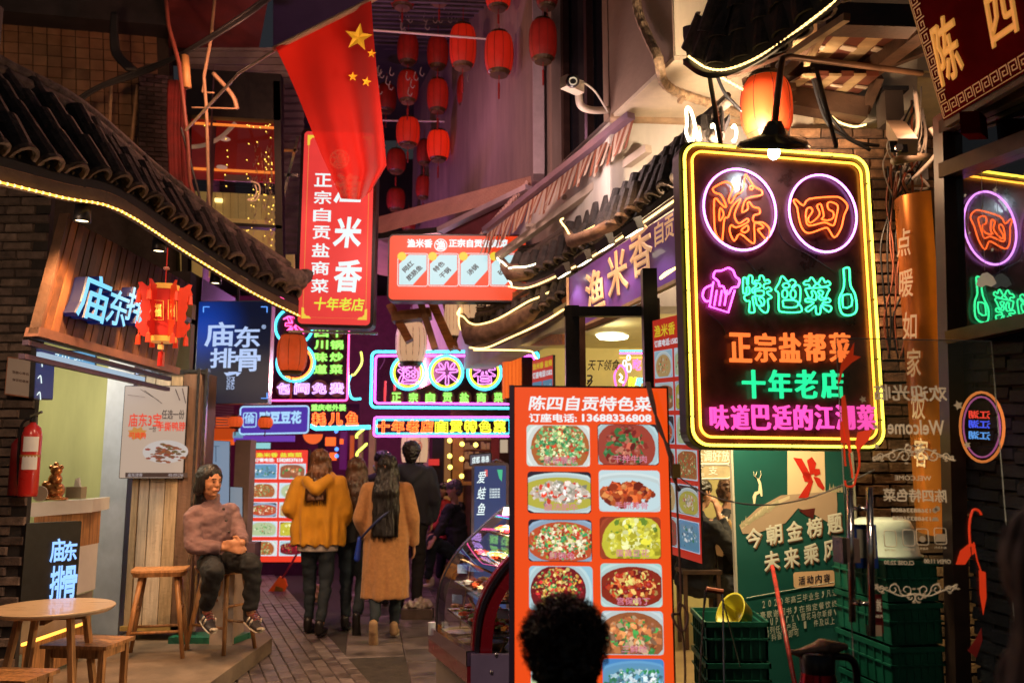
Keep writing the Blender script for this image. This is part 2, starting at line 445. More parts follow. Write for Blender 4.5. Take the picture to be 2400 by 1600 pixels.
def smooth(pts, n=8):
    out = []
    P = [pts[0]] + list(pts) + [pts[-1]]
    for i in range(1, len(P) - 2):
        for k in range(n):
            t = k / n; p0, p1, p2, p3 = P[i - 1:i + 3]
            out.append(.5 * ((2 * p1) + (p2 - p0) * t + (2 * p0 - 5 * p1 + 4 * p2 - p3) * t * t + (3 * p1 - p0 - 3 * p2 + p3) * t ** 3))
    return out + [pts[-1]]
def roof(name, label, line, up, lens, spacing=.2, fascia=.13, ridge=.06, fmat=None, rise=0, tip=None, side=1, scale=1.0, deckm=None):
    """tiled eave: line = edge of the fascia's foot, up = slope direction, lens = slope length at start/end"""
    line = smooth(line, 6); t = thing(name, label, 'tiled roof', line[0])
    L = plen(line); k = 0; s = spacing * .5; tops = []
    up = Vector(up).normalized()
    while s < L:
        p, d = interp(line, s); f = s / L; ln = lens[0] + (lens[1] - lens[0]) * f
        x = d * side; y = up; z = x.cross(y).normalized()
        if z.z < 0: z = -z; x = -x
        y = z.cross(x).normalized()
        base = p + Z * fascia
        rot = Matrix((x, y, z)).transposed() * scale; nrow = max(1, round(ln / (.17 * scale)))
        for r in range(nrow):
            j = rnd.uniform(-.012, .012)
            tl = Matrix.Rotation(R(rnd.uniform(-7, 7)), 3, 'Z') @ Matrix.Rotation(R(9 + rnd.uniform(-3, 3)), 3, 'X')
            link('cover_tile', COVER, t, base + y * (r * .17 * scale) + z * (.03 + j) * scale, rot @ tl)
            link('pan_tile', PANT, t, base + y * (r * .17 * scale) + x * spacing / 2 + z * (.05 * scale), rot @ tl)
        link('tile_rim', DRIP, t, base - y * .03 + z * (.028 + rnd.uniform(-.01, .01)) * scale, rot @ Matrix.Rotation(R(rnd.uniform(-9, 9)), 3, 'Y'))
        s += spacing; k += 1
    m = MB(); n = len(line)
    def upv(i):
        f = i / (n - 1); return up * (lens[0] + (lens[1] - lens[0]) * f)
    A = [p + Z * (fascia - .012) for p in line]; B = [A[i] + upv(i) for i in range(n)]
    nz = Z * -.05
    vs = A + B + [a + nz for a in A] + [b + nz for b in B]; fs = []
    for i in range(n - 1): fs += [(i, i + 1, n + i + 1, n + i), (2 * n + i, 3 * n + i, 3 * n + i + 1, 2 * n + i + 1), (i, 2 * n + i, 2 * n + i + 1, i + 1), (n + i, n + i + 1, 3 * n + i + 1, 3 * n + i)]
    fs += [(0, n, 3 * n, 2 * n), (n - 1, 3 * n - 1, 4 * n - 1, 2 * n - 1)]
    m.add(vs, fs); m.build('roof_deck', deckm or DARK, t)
    m = MB(); inn = up.cross(Z).cross(Z).normalized(); inn = Vector((up.x, up.y, 0)).normalized() * .03
    vs = line + [p + Z * (fascia - .066) for p in line]; vs = vs + [p + inn for p in vs]; fs = []
    for i in range(n - 1): fs += [(i, i + 1, n + i + 1, n + i), (2 * n + i, 3 * n + i, 3 * n + i + 1, 2 * n + i + 1), (i, 2 * n + i, 2 * n + i + 1, i + 1), (n + i, n + i + 1, 3 * n + i + 1, 3 * n + i)]
    m.add(vs, fs); m.build('fascia_board', fmat or WOODD, t)
    if ridge:
        rp = [b + Z * (ridge + .05) for b in B]
        m = MB(); m.tube(rp, ridge, 8); m.tube([q + Z * ridge * 1.3 for q in rp], ridge * .6, 6); m.build('ridge', TILEL, t, smooth=True)
    return t, line, B
def led(name, label, pts, r=.008, m=None, beads=0, parent=None, group=None):
    pts = list(pts)
    if beads:
        t = thing(name, label, 'led strip', pts[0], group)
        MB().tube(pts, r * .8, 6).build('tube', m or LEDW, t, smooth=True)
        b = MB(); L = plen(pts); s = 0
        while s < L:
            p, d = interp(pts, s); b.ball(p, r * 1.15, seg=6); s += beads
        b.build('beads', LEDB, t)['kind'] = 'stuff'
        return t
    o = MB().tube(pts, r, 6).build(name, m or LEDW, parent, smooth=True, loc=None if parent else pts[0])
    if not parent: tag(o, label, 'led strip', group)
    return o
lp = [at(*q) for q in ((-60, 420, 4.1), (0, 432, 4.3), (150, 468, 4.75), (280, 497, 5.25), (440, 598, 6.2), (590, 688, 7.0), (700, 742, 7.6))]
FASC = mat('brown_soffit', (.13, .085, .06), .7, var=.35, scale=4, bump=.4)
roof('tiled_roof', 'large dark tiled roof with curled up corner over the shop on the left', lp, (-.62, .08, .78), (.85, .18), .2, .16, .06, FASC)
led('led_strip', 'yellow led rope along the eave of the big roof on the left', [p + V(.02, -.03, 0) for p in smooth(lp, 4)], .008, beads=.05)
# curled tip
tp = [at(*q) for q in ((640, 640, 7.3), (690, 655, 7.5), (716, 648, 7.6), (724, 622, 7.62))]
MB().tube(smooth(tp, 5), [.1] * 8 + [.07] * 5 + [.02] * 3, 8).build('roof_corner', TILEL, bpy.data.objects['tiled_roof'], smooth=True)

# ---------------------------------------------------------------- tiled facade top left
ff = Fr(at(-60, -10, 9.0), at(392, 34, 9.6), at(-60, 480, 9.0))
t = thing('tiled_building', 'building faced with square tan tiles at the top left corner', 'building', ff.p(ff.W / 2, ff.H, 0))
MB().obox(ff.p(0, 0, -.01), ff.a * ff.W, ff.b * (ff.H + 1), ff.n * -.8).build('wall', MORTAR, t)
TANT = mat('tan_wall_tile', (.23, .13, .075), .5, var=.25, scale=3, bump=.2, objvar=.16)
tm = chamf(.138, .122, .012, .004).mesh('wall_tile', TANT); rot = Matrix((ff.a, -ff.b, ff.n)).transposed(); n = 0
for i in range(int(ff.W / .147)):
    for j in range(1, int(ff.H / .131)):
        if i > 11 and j > 14 : continue
        link('wall_tile', tm, t, ff.p(.07 + i * .147, .07 + j * .131, 0), rot); n += 1
o = MB().obox(at(-80, 18, 8.6), at(392, 60, 9.2) - at(-80, 18, 8.6), Z * 1.2, V(0, 1.5, .2)).build('dark_eave', DARK, t)
for q in (((262, 190, 9.1), (255, 320, 9.1)), ((322, 200, 9.2), (306, 350, 9.2))):
    MB().tube([at(*q[0]), at(*q[1])], .018, 8).build('drain_pipe', PIPE, t, smooth=True)
fk = Fr(at(325, 170, 9.15), at(405, 178, 9.3), at(325, 420, 9.15))
brick_wall(fk, 'brick_pier', 'dark violet brick pier beside the square tiled building', .16, .055, [mat('brick_violet', (.06, .04, .05), .85, var=.4, scale=14, bump=.6, objvar=.4)], depth=.3)
# bundle of black cables
cb = thing('cable_bundle', 'thick bundle of black cables crossing the square tiled wall', 'cables', at(160, 245, 8.4))
for k in range(9):
    e = rnd.uniform(-9, 9); pts = [at(150 + k * 3, 250 + e, 8.4), at(230, 205 + e * .6, 8.4), at(330, 168 + e, 8.4), at(420, 130 + e * .5, 8.2), at(560, 45 + e, 8), at(660, -30 + e, 8)]
    MB().tube(smooth(pts, 5), .012, 5).build('cable', CABLE, cb, smooth=True)
m = MB(); 
for k in range(5): m.tube(smooth([at(265 + k * 2, 30, 8.5), at(262 + k * 3, 90, 8.5), at(268 + k * 4, 130, 8.5), at(300 + k * 5, 165, 8.4)], 5), .022, 5)
m.build('hanging_cables', CABLE, cb, smooth=True)
# ---------------------------------------------------------------- centre left: dark canopy, glass bay
cn = thing('canopy', 'dark sheet canopy spanning the lane at the top', 'canopy', at(640, 60, 9))
REDD = mat('dark_red_sheet', (.09, .012, .014), .7, var=.3, scale=4)
m = MB(); m.obox(at(395, -60, 8.2), at(640, -60, 8.2) - at(395, -60, 8.2), at(395, 112, 9.6) - at(395, -60, 8.2), Z * .03)
m.build('red_sheet', REDD, cn)
CORR = mat('corrugated_sheet', (.16, .13, .14), .5, metal=.2, var=.25, scale=4)
def corrugated(name, fr, m, parent, pitch=.09, amp=.018, horiz=False):
    mb = MB(); nn = int((fr.H if horiz else fr.W) / pitch * 4); vs = []; 
    for i in range(nn + 1):
        s = i * pitch / 4; w_ = amp * math.sin(i * math.pi / 2)
        vs += [fr.p(0, s, w_), fr.p(fr.W, s, w_)] if horiz else [fr.p(s, 0, w_), fr.p(s, fr.H, w_)]
    mb.add(vs, [(2 * i, 2 * i + 1, 2 * i + 3, 2 * i + 2) for i in range(nn)])
    return mb.build(name, m, parent, smooth=False)
corrugated('corrugated_sheet', Fr(at(440, 112, 9.6), at(700, 112, 9.6), at(440, 250, 10.6)), CORR, cn, .12, .02, True)
corrugated('corrugated_wall', Fr(at(644, 190, 10.2), at(712, 190, 10.2), at(644, 600, 10.2)), mat('purple_sheet', (.16, .11, .15), .5, metal=.2, var=.2), cn, .1, .02, True)
for a, b in (((700, 320, 9.9), (660, 480, 9.9)), ((648, 354, 9.9), (700, 354, 9.9)), ((648, 410, 9.9), (700, 412, 9.9)), ((664, 200, 9.9), (660, 270, 9.9))):
    MB().bar(at(*a), at(*b), .035).build('brace', STEEL, cn)
# overhead slatted ceiling with the lanterns
m = MB(); m.add([at(640, -400, 7), at(1330, -400, 7), at(1330, 330, 16), at(640, 330, 16)], [(0, 1, 2, 3)]); m.build('ceiling_sheet', DARK, cn)
for k in range(34):
    Y = 8 + k * .22; f = (Y - 8) / 8
    y = -160 + 460 * f
    MB().bar(at(870, -60 + 370 * f, Y), at(1320, -45 + 370 * f, Y), .04, .02).build('slat', mat('slat_grey', (.07, .055, .065), .6, var=.3), cn)
ww = mat('light_line', (.6, .5, .5), .4, var=0)
for y0, y1, Y in ((70, 106, 9), (282, 290, 11.5)):
    o = MB().tube([at(862, y0, Y), at(1322, y1, Y)], .012, 6).build('tie_rod', ww, cn)
# glass bay with string lights
by = thing('glass_bay', 'black framed glass bay lit red inside with curtain lights', 'shop front', at(550, 590, 9.5))
fy = Fr(at(425, 262, 9.3), at(660, 276, 9.3), at(425, 640, 9.3))
m = MB()
for (x0, y0, x1, y1) in ((425, 160, 660, 282), (640, 190, 664, 640), (425, 514, 660, 536), (425, 262, 440, 640), (540, 536, 548, 640)):
    u0, v0, u1, v1 = rect(fy, x0, y0, x1, y1); m.obox(fy.p(u0, v0, 0), fy.a * (u1 - u0), fy.b * (v1 - v0), fy.n * -.12)
m.build('frame', BLACK, by)
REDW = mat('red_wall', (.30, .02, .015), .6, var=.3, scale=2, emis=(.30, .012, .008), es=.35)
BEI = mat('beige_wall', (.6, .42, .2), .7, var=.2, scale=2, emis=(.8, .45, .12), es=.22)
b2 = Fr(at(400, 200, 10.6), at(690, 215, 10.6), at(400, 660, 10.6))
def fbox(fr, x0, y0, x1, y1, d, name, m, parent, w=0):
    u0, v0, u1, v1 = rect(fr, x0, y0, x1, y1)
    return MB().obox(fr.p(u0, v0, w), fr.a * (u1 - u0), fr.b * (v1 - v0), fr.n * d).build(name, m, parent)
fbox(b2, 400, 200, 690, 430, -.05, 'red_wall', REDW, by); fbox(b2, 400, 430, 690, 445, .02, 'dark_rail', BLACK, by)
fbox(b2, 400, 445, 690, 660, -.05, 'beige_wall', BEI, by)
ORL = glow('orange_line', (1, .22, .03), 1.2)
fbox(fy, 442, 276, 640, 283, .02, 'light_line', ORL, by, w=-.2); fbox(b2, 446, 398, 650, 404, .03, 'light_line', ORL, by)
fbox(b2, 527, 410, 590, 428, .03, 'air_conditioner', mat('cream_plastic', (.5, .35, .3), .5, var=0), by)
for i in range(12): fbox(b2, 450 + i * 18, 450, 451 + i * 18, 512, .006, 'panel_joint', WOODD, by)
warm = glow('warm_tube', (1, .72, .25), 3); fbox(b2, 505, 466, 522, 475, .03, 'wall_light', warm, by); fbox(b2, 500, 503, 522, 507, .03, 'wall_light', warm, by)
fairy = glow('fairy_light', (1, .6, .08), 3.5); sb = MB(); sw = MB()
for x, n0 in ((530, 8), (582, 12), (592, 9), (606, 6), (622, 14), (632, 14), (638, 10), (480, 3)):
    ys = sorted(rnd.uniform(290, 590) for _ in range(n0)); sw.tube([at(x, 285, 9.36), at(x + 2, ys[-1], 9.36)], .0015, 3)
    for y in ys: sb.ball(at(x + rnd.uniform(-4, 4), y, 9.34), .0065, seg=6)
sb.build('fairy_lights', fairy, by)['kind'] = 'stuff'
m = MB()
for k in range(200):
    x = rnd.choice((620, 628, 634, 600)) + rnd.gauss(0, 4); y = rnd.uniform(340, 590); m.bar(at(x, y, 9.37), at(x + rnd.uniform(-3, 3), y + rnd.uniform(5, 12), 9.37), .012, .003)
m.build('tinsel', mat('tinsel', (.6, .4, .25), .4, var=0), by)['kind'] = 'stuff'
mo = [at(588, 425, 9.3), at(606, 432, 9.3), at(609, 452, 9.3), at(598, 470, 9.3), at(580, 468, 9.3), at(596, 462, 9.3), at(602, 448, 9.3), at(598, 434, 9.3)]
MB().tube(smooth(mo, 3), .008, 5).build('moon_ornament', mat('cream_ornament', (.7, .5, .35), .5, var=0, emis=(.8, .4, .2), es=.4), by)
for (x, y) in ((527, 326), (520, 392)): MB().ball(at(x, y, 10.4), .07, sz=.25, seg=12).build('ceiling_lamp', mat('lamp_cream', (.6, .4, .35), .5, var=0, emis=(.8, .4, .3), es=.5), by)
MB().tube(smooth([at(440, 345, 10), at(480, 340, 10), at(520, 320, 10), at(552, 288, 10)], 6), .025, 6).build('ceiling_trim', mat('trim_cream', (.6, .42, .34), .5, var=0, emis=(.8, .4, .25), es=.25), by)
GL = bpy.data.materials.new('window_glass'); GL.use_nodes = True; nt = GL.node_tree; N = nt.nodes
def glassmix(m, tint, refl, rough=.02):
    nt = m.node_tree; N = nt.nodes; N.remove(N['Principled BSDF']); out = N['Material Output']
    tr = N.new('ShaderNodeBsdfTransparent'); tr.inputs[0].default_value = (*tint, 1); gs = N.new('ShaderNodeBsdfGlossy'); gs.inputs['Roughness'].default_value = rough
    mx = N.new('ShaderNodeMixShader'); fz = N.new('ShaderNodeLayerWeight'); fz.inputs[0].default_value = .5; pw = N.new('ShaderNodeMath'); pw.operation = 'POWER'; pw.inputs[1].default_value = 4
    ad = N.new('ShaderNodeMath'); ad.operation = 'MULTIPLY_ADD'; ad.inputs[1].default_value = .9; ad.inputs[2].default_value = refl + .04; ad.use_clamp = True
    nt.links.new(fz.outputs[1], pw.inputs[0]); nt.links.new(pw.outputs[0], ad.inputs[0]); nt.links.new(ad.outputs[0], mx.inputs[0]); nt.links.new(tr.outputs[0], mx.inputs[1]); nt.links.new(gs.outputs[0], mx.inputs[2]); nt.links.new(mx.outputs[0], out.inputs[0])
glassmix(GL, (.92, .95, .93), .02)
GLD = bpy.data.materials.new('coated_glass'); GLD.use_nodes = True; glassmix(GLD, (.55, .55, .6), .42)
fbox(fy, 440, 283, 640, 514, -.008, 'pane', GL, by, w=-.05)

# red cloth strands + bent poles + flag pole
rc = thing('red_drapes', 'gathered dark red cloth hanging beside the glass bay', 'cloth', at(415, 480, 8.6))
RCL = mat('dark_red_cloth', (.16, .012, .012), .8, var=.4, scale=5)
for k in range(9):
    x = 398 + k * 4.2; pts = [at(x, 190, 8.6), at(x - 2 + rnd.uniform(-3, 3), 300, 8.55), at(x + rnd.uniform(-3, 3), 400, 8.6), at(x + k * 1.2, 480, 8.6)]
    MB().tube(smooth(pts, 4), [.018 + .01 * rnd.random()] * 12 + [.03], 6).build('strand', RCL, rc, smooth=True)
bp_ = thing('bent_pole', 'thin bent brown conduit rising in front of the glass bay', 'pole', at(490, 545, 8.2))
MB().tube([at(506, -30, 8.2), at(495, 90, 8.2), at(478, 180, 8.2), at(484, 260, 8.2), at(488, 400, 8.2), at(492, 545, 8.2)], .017, 8).build('conduit', PIPE, bp_, smooth=True)
for a, b in (((480, 178, 8.2), (474, 216, 8.2)), ((474, 216, 8.2), (502, 218, 8.2)), ((450, 252, 8.2), (556, 255, 8.2))): MB().tube([at(*a), at(*b)], .008, 6).build('bracket', PIPE, bp_)
MB().tube(smooth([at(500, 172, 8.3), at(530, 205, 8.3), at(548, 230, 8.3), at(556, 256, 8.3)], 5), .022, 8).build('curved_arm', PIPE, bp_, smooth=True)
p2 = thing('leaning_pole', 'reddish conduit leaning along the red cloth down to the roof', 'pole', at(490, 545, 8.0))
MB().tube([at(386, -30, 8), at(395, 60, 8), at(420, 150, 8), at(440, 330, 8), at(446, 430, 8), at(485, 560, 8)], [.02, .02, .022, .02, .02, .02], 8).build('conduit', mat('red_brown_pipe', (.20, .05, .035), .5, var=.2), p2, smooth=True)
MB().tube([at(432, 132, 8.1), at(438, 205, 8.1)], .045, 10).build('wide_sleeve', mat('orange_sleeve', (.5, .28, .1), .5, var=.1), p2, smooth=True)  # wide orange sleeve around the conduit
MB().tube([at(425, 300, 8), at(470, 470, 8), at(500, 560, 8)], .012, 6).build('cable', CABLE, p2)

# ---------------------------------------------------------------- RIGHT BUILDING
A = at(1430, 272, 6.1); dR = V(-.30, .955, 0).normalized(); B_ = at(1577, 132, 5.15); B_.z = A.z; zs = A.z
rb = thing('right_building', 'tall plastered building on the right with overhanging upper storey', 'building', (A.x + 1, A.y + 1, 0))
Bp = A - dR * ((A - B_).length)
def foot(ps, z0, z1, name, m, parent): return MB().prism([V(p[0], p[1], z0) for p in ps], Z * (z1 - z0)).build(name, m, parent)
F2 = A + dR * 8
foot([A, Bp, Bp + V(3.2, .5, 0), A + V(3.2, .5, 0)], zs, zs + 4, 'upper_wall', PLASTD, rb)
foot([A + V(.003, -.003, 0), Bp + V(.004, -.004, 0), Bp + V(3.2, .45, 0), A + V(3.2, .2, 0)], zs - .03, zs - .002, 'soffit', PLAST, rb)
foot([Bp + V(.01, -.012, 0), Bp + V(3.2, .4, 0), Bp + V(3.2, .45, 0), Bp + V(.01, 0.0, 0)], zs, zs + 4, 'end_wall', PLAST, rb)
# long facade with window hole left as a recessed window
wl = [at(1284, 320, 8.2), at(1425, 255, 6.2)]
def onR(x, y, off=0):
    """photo pixel on the long facade plane (offset towards the lane)"""
    n_ = V(-dR.y, dR.x, 0); o_ = A + n_ * off; d = D(x, y); return CAM + d * ((o_ - CAM).dot(n_) / d.dot(n_))
nR = V(-dR.y, dR.x, 0)
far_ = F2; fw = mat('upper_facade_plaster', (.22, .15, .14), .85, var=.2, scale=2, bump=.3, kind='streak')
pA = onR(1412, 100); pB = onR(1292, 100)
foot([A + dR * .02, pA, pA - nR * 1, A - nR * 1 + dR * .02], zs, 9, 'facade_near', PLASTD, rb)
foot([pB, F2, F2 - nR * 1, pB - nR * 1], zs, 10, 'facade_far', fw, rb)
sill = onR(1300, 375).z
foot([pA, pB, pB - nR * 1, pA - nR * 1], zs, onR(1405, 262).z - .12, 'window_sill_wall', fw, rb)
wn = MB()
pa, pb = pA - nR * .15, pB - nR * .15
for f0, f1 in ((0, .05), (.47, .52), (.95, 1)):
    a0, a1 = pa.lerp(pb, f0), pa.lerp(pb, f1); wn.obox(V(a0.x, a0.y, zs), a1 - a0 - Z * (a1 - a0).z, Z * 5, nR * .06)
wf = wn.build('window_frame', BROWNM, rb)
MB().obox(V(pa.x, pa.y, zs) - nR * .02, V(pb.x - pa.x, pb.y - pa.y, 0), Z * 5, nR * .006).build('pane', mat('dark_pane', (.01, .01, .015), .08, var=0), rb)
# lower long facade: wall above the shop fronts
foot([A + dR * .02, F2, F2 - nR * .3, A - nR * .3 + dR * .02], 2.75, zs - .04, 'lower_facade', PLASTW, rb)
foot([A + V(.0, .0, 0), A + V(3.2, .3, 0), A + V(3.2, .6, 0), A + V(0, .32, 0)], 2.75, zs - .04, 'cross_wall', PLASTW, rb)
MB().tube([A + V(0, -.03, -.03), A + V(1.7, .05, -.05)], .035, 8).build('cornice_pipe', PIPE, rb, smooth=True)
# far pilaster strip, purple light put into its plaster colour
px0, px1 = onR(1150, 400), onR(1236, 400)
m = MB(); q0 = onR(1262, 300, .06); m.bar(V(q0.x, q0.y, zs), V(q0.x, q0.y, 10), .18, .1); m.build('pilaster', mat('purple_lit_plaster', (.32, .24, .28), .8, var=.15), rb)
# shop-front room behind (yellowish interior) and dining room
room = thing('dining_room', 'bright yellowish restaurant interior behind the black frames on the right', 'room', (A.x + 1.3, 8, 0))
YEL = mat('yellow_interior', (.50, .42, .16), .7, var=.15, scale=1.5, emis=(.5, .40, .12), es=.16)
ya = A + dR * .2; FLO = mat('shop_floor_tile', (.35, .24, .11), .35, var=.25, scale=3)
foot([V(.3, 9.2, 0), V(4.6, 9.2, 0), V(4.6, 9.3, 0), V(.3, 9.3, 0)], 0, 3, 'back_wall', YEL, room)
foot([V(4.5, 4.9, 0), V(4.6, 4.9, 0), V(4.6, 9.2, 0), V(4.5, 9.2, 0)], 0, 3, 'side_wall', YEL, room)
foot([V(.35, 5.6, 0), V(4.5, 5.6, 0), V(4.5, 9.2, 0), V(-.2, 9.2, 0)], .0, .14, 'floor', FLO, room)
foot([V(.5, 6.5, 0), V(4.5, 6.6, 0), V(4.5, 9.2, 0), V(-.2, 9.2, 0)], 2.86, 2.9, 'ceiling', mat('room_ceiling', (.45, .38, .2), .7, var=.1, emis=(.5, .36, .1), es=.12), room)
MB().box((.45, 5.55, .0), (3, 5.6, .125)).build('step_edge', BLACK, room)
for (x, y, Y) in ((1430, 789, 8.2), (1437, 793, 7.6)):
    MB().lathe([(.0, 0), (.13, 0), (.14, .02), (0, .03)], at(x, y, Y), 20).build('ceiling_light', glow('room_lamp', (1, .95, .6), 6), room)
# brick return wall + plaster above it (right of the neon sign)
fbw = frv(at(1850, 300, 5.2), at(2262, 300, 5.2), 3.4)
brick_wall(fbw, 'brick_wall', 'worn orange brick wall behind the big neon sign', .2, .068, ORBR, depth=.2)
pw = thing('plaster_wall', 'stained cream plaster wall above the orange bricks', 'wall', at(1990, 330, 5.25))
q = [at(1780, 352, 5.35), at(1860, 345, 5.3), at(2150, 250, 5.3), at(2150, -60, 5.3), at(1780, 150, 5.35)]
MB().prism(q, V(0, .2, 0)).build('plaster', PLAST, pw)
for (x0, y0, x1, y1) in ((1906, 262, 1934, 292), (2014, 232, 2022, 252), (1994, 262, 1999, 274)):
    a0 = at(x0, y0, 5.27); a1 = at(x1, y1, 5.27); MB().box((a0.x, 5.25, a1.z), (a1.x, 5.28, a0.z)).build('patch', mat('plaster_patch', (.3, .19, .1), .9, var=.4, scale=20), pw)

# right window wall (mirror-like coated glass)
dW = V(-.27, 1, 0).normalized(); OW = V(2.10, 3.70, 0); nW = V(-dW.y, dW.x, 0)
def onW(x, y, off=0):
    o_ = OW + nW * off; d = D(x, y); return CAM + d * ((o_ - CAM).dot(nW) / d.dot(nW))
rw = thing('shop_window', 'dark framed shop window on the right mirroring the big neon sign', 'shop window', V(2.15, 3.4, 0))
def wbar(x0, y0, x1, y1, w_, h_, name, m, parent, off=0):
    return MB().bar(onW(x0, y0, off), onW(x1, y1, off), w_, h_).build(name, m, parent)
wbar(2214, 270, 2248, 1640, .09, .07, 'post', BROWNM, rw)
wbar(2230, 792, 2460, 742, .07, .06, 'rail', BROWNM, rw, .02)
wbar(2212, 402, 2460, 308, .06, .07, 'rail', BROWNM, rw, .02)
wbar(2210, 300, 2460, 190, .05, .06, 'rail', WOODD, rw, .02)
a0, a1, a2, a3 = onW(2222, 402, -.01), onW(2470, 306, -.01), onW(2470, 745, -.01), onW(2232, 792, -.01)
MB().prism([a0, a1, a2, a3], nW * -.01).build('pane', GLD, rw)
a0, a1, a2, a3 = onW(2216, 300, -.01), onW(2470, 195, -.01), onW(2470, 306, -.01), onW(2222, 398, -.01)
MB().prism([a0, a1, a2, a3], nW * -.01).build('pane', GLD, rw)
# room behind the mirror window: dark, with a pale wall strip and ceiling lamps
foot([OW - dW * 1.6 - nW * 2.2, OW + dW * 1.2 - nW * 2.2, OW + dW * 1.2 - nW * 2.3, OW - dW * 1.6 - nW * 2.3], 0, 4, 'inner_wall', mat('inner_wall', (.25, .2, .16), .8, var=.15), rw)
foot([OW + dW * .16 - nW * .05, OW + dW * .24 - nW * .05, OW + dW * .24 - nW * 2.2, OW + dW * .16 - nW * 2.2], 0, 4, 'divider', DARK, rw)
fdb = Fr(onW(2236, 800, -.05), onW(2480, 752, -.05), onW(2290, 1960, -.05)); fdb = frv(onW(2236, 800, -.05), onW(2520, 800, -.05), 2.1)
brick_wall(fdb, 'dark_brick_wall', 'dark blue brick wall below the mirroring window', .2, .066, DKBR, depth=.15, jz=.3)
# far end of the lane
fe = thing('far_building', 'dark building closing the far end of the lane', 'building', (-2, 20, 0))
MB().box((-9, 20, 0), (5, 21, 9)).build('wall', mat('far_wall', (.05, .025, .035), .8, var=.3, scale=1), fe)
lb = thing('left_building', 'dark upper building behind the blue shop sign on the left', 'building', (-5, 9, 0))
MB().box((-7, 8.7, 2.9), (-3.35, 16, 3.6)).build('wall', DARK, lb)
MB().add([V(-3.3, 8.9, 0), V(-5.6, 16, 0), V(-5.6, 16, 6), V(-3.3, 8.9, 6)], [(0, 1, 2, 3)]).build('side_wall', mat('maroon_wall', (.09, .035, .045), .8, var=.3, scale=2), lb)
MB().box((-8, 5.88, 0), (fb.o.x - .005, 6.0, 5)).build('near_wall', DARK, lb)
# ================================================================ SIGNS
def C(h):
    """sRGB hex to linear"""
    v = [int(h[i:i + 2], 16) / 255 for i in (0, 2, 4)]
    return tuple(x / 12.92 if x < .04045 else ((x + .055) / 1.055) ** 2.4 for x in v)
NY = glow('neon_yellow', (1, .72, .06), 5, (.5, .4, .1), .12); NO = glow('neon_orange', (1, .20, .035), 4.5, (.5, .1, .03))
NR = glow('neon_red_orange', (1, .13, .02), 3.6, (.5, .1, .03)); NM = glow('neon_magenta', (1, .10, .95), 4, (.5, .1, .4)); NV = glow('neon_violet', (.80, .28, 1), 4, (.4, .2, .5))
NG = glow('neon_green', (.05, 1, .34), 2.8, (.1, .5, .2)); NC = glow('neon_cyan', (.06, .75, .95), 3.2, (.1, .4, .5)); NP = glow('neon_pink', (1, .08, .35), 3.4, (.5, .1, .2))
NLG = glow('neon_lime', (.33, 1, .14), 1.5, (.3, .5, .2)); NYG = glow('neon_lemon', (.85, .8, .03), 2.2, (.5, .5, .1)); NLV = glow('neon_lavender', (.6, .35, 1), 2.6, (.4, .3, .5))
LG = glow('letter_green', (.02, .85, .32), 1.25); LO = glow('letter_orange', (1, .17, .03), 1.5); LP = glow('letter_pink', (1, .075, .42), 1.6)
CREAM = mat('gilt_letter', (.75, .42, .16), .35, metal=.3, var=.1, emis=(1, .5, .2), es=.12)
LWH = glow('lit_white', (.80, .92, 1), 1.25, (.6, .6, .6)); BACKSPILL = None

# ---------- big neon sign
S = fpx((1597, 333, 3.9), (2031, 368, 4.08), (1622, 1050, 3.9)); S = Fr(S.o, S.o + S.a * S.W, S.o - Z * S.H * .995)
bs = thing('neon_sign', 'big upright neon sign framed in double yellow tubes with two circled characters', 'neon sign', S.p(S.W / 2, S.H, 0))
slab(S, rrect(-.012, -.012, S.W + .012, S.H + .012, .085, 8), -.09, -.012, 'case', BLACK, bs)
BOARD = mat('smoked_acrylic', (.12, .034, .026), .3, var=.55, scale=5, coat=.3)
slab(S, rrect(.004, .004, S.W - .004, S.H - .004, .075, 8), -.012, 0, 'board', BOARD, bs)
def closed_sm(pts, n): return pts
neon(S, rrect(.008, .008, S.W - .008, S.H - .008, .08, 8), .0068, .012, 'neon_tube', NY, bs)
neon(S, rrect(.045, .045, S.W - .045, S.H - .045, .055, 8), .0058, .014, 'neon_tube', glow('neon_amber', (1, .38, .03), 5, (.5, .3, .1)), bs)
for (x, y, rr) in ((1731, 493, 95), (1925, 502, 92)):
    u, v = S.loc(x, y); r = rr * 4.0 / 2000; neon(S, circ(u, v, r * .97, 40, r * 1.05), .0055, .016, 'neon_ring', NV, bs)
def traced(fr, s, ox, oy, k, r, m, parent, w=.018, sm=3, name='neon_character'):
    """hand drawn neon outlines: closed loops in crop pixels; ('e', x, y, rx, ry) is an oval"""
    mb = MB()
    for loop in s:
        if loop[0] == 'e': P = [(loop[1] + loop[3] * math.cos(t * .5236), loop[2] + loop[4] * math.sin(t * .5236)) for t in range(12)]
        else: P = loop
        P = [Vector((ox + x / k, oy + y / k, 0)) for x, y in P]; n = len(P); Q = []
        for i in range(n):
            p0, p1, p2, p3 = P[i - 1], P[i], P[(i + 1) % n], P[(i + 2) % n]
            for j in range(sm):
                t = j / sm; Q.append(.5 * ((2 * p1) + (p2 - p0) * t + (2 * p0 - 5 * p1 + 4 * p2 - p3) * t * t + (3 * p1 - p0 - 3 * p2 + p3) * t ** 3))
        mb.tube([fr.px(q.x, q.y, w) for q in Q], r, 6, True)
    return mb.build(name, m, parent, smooth=True)
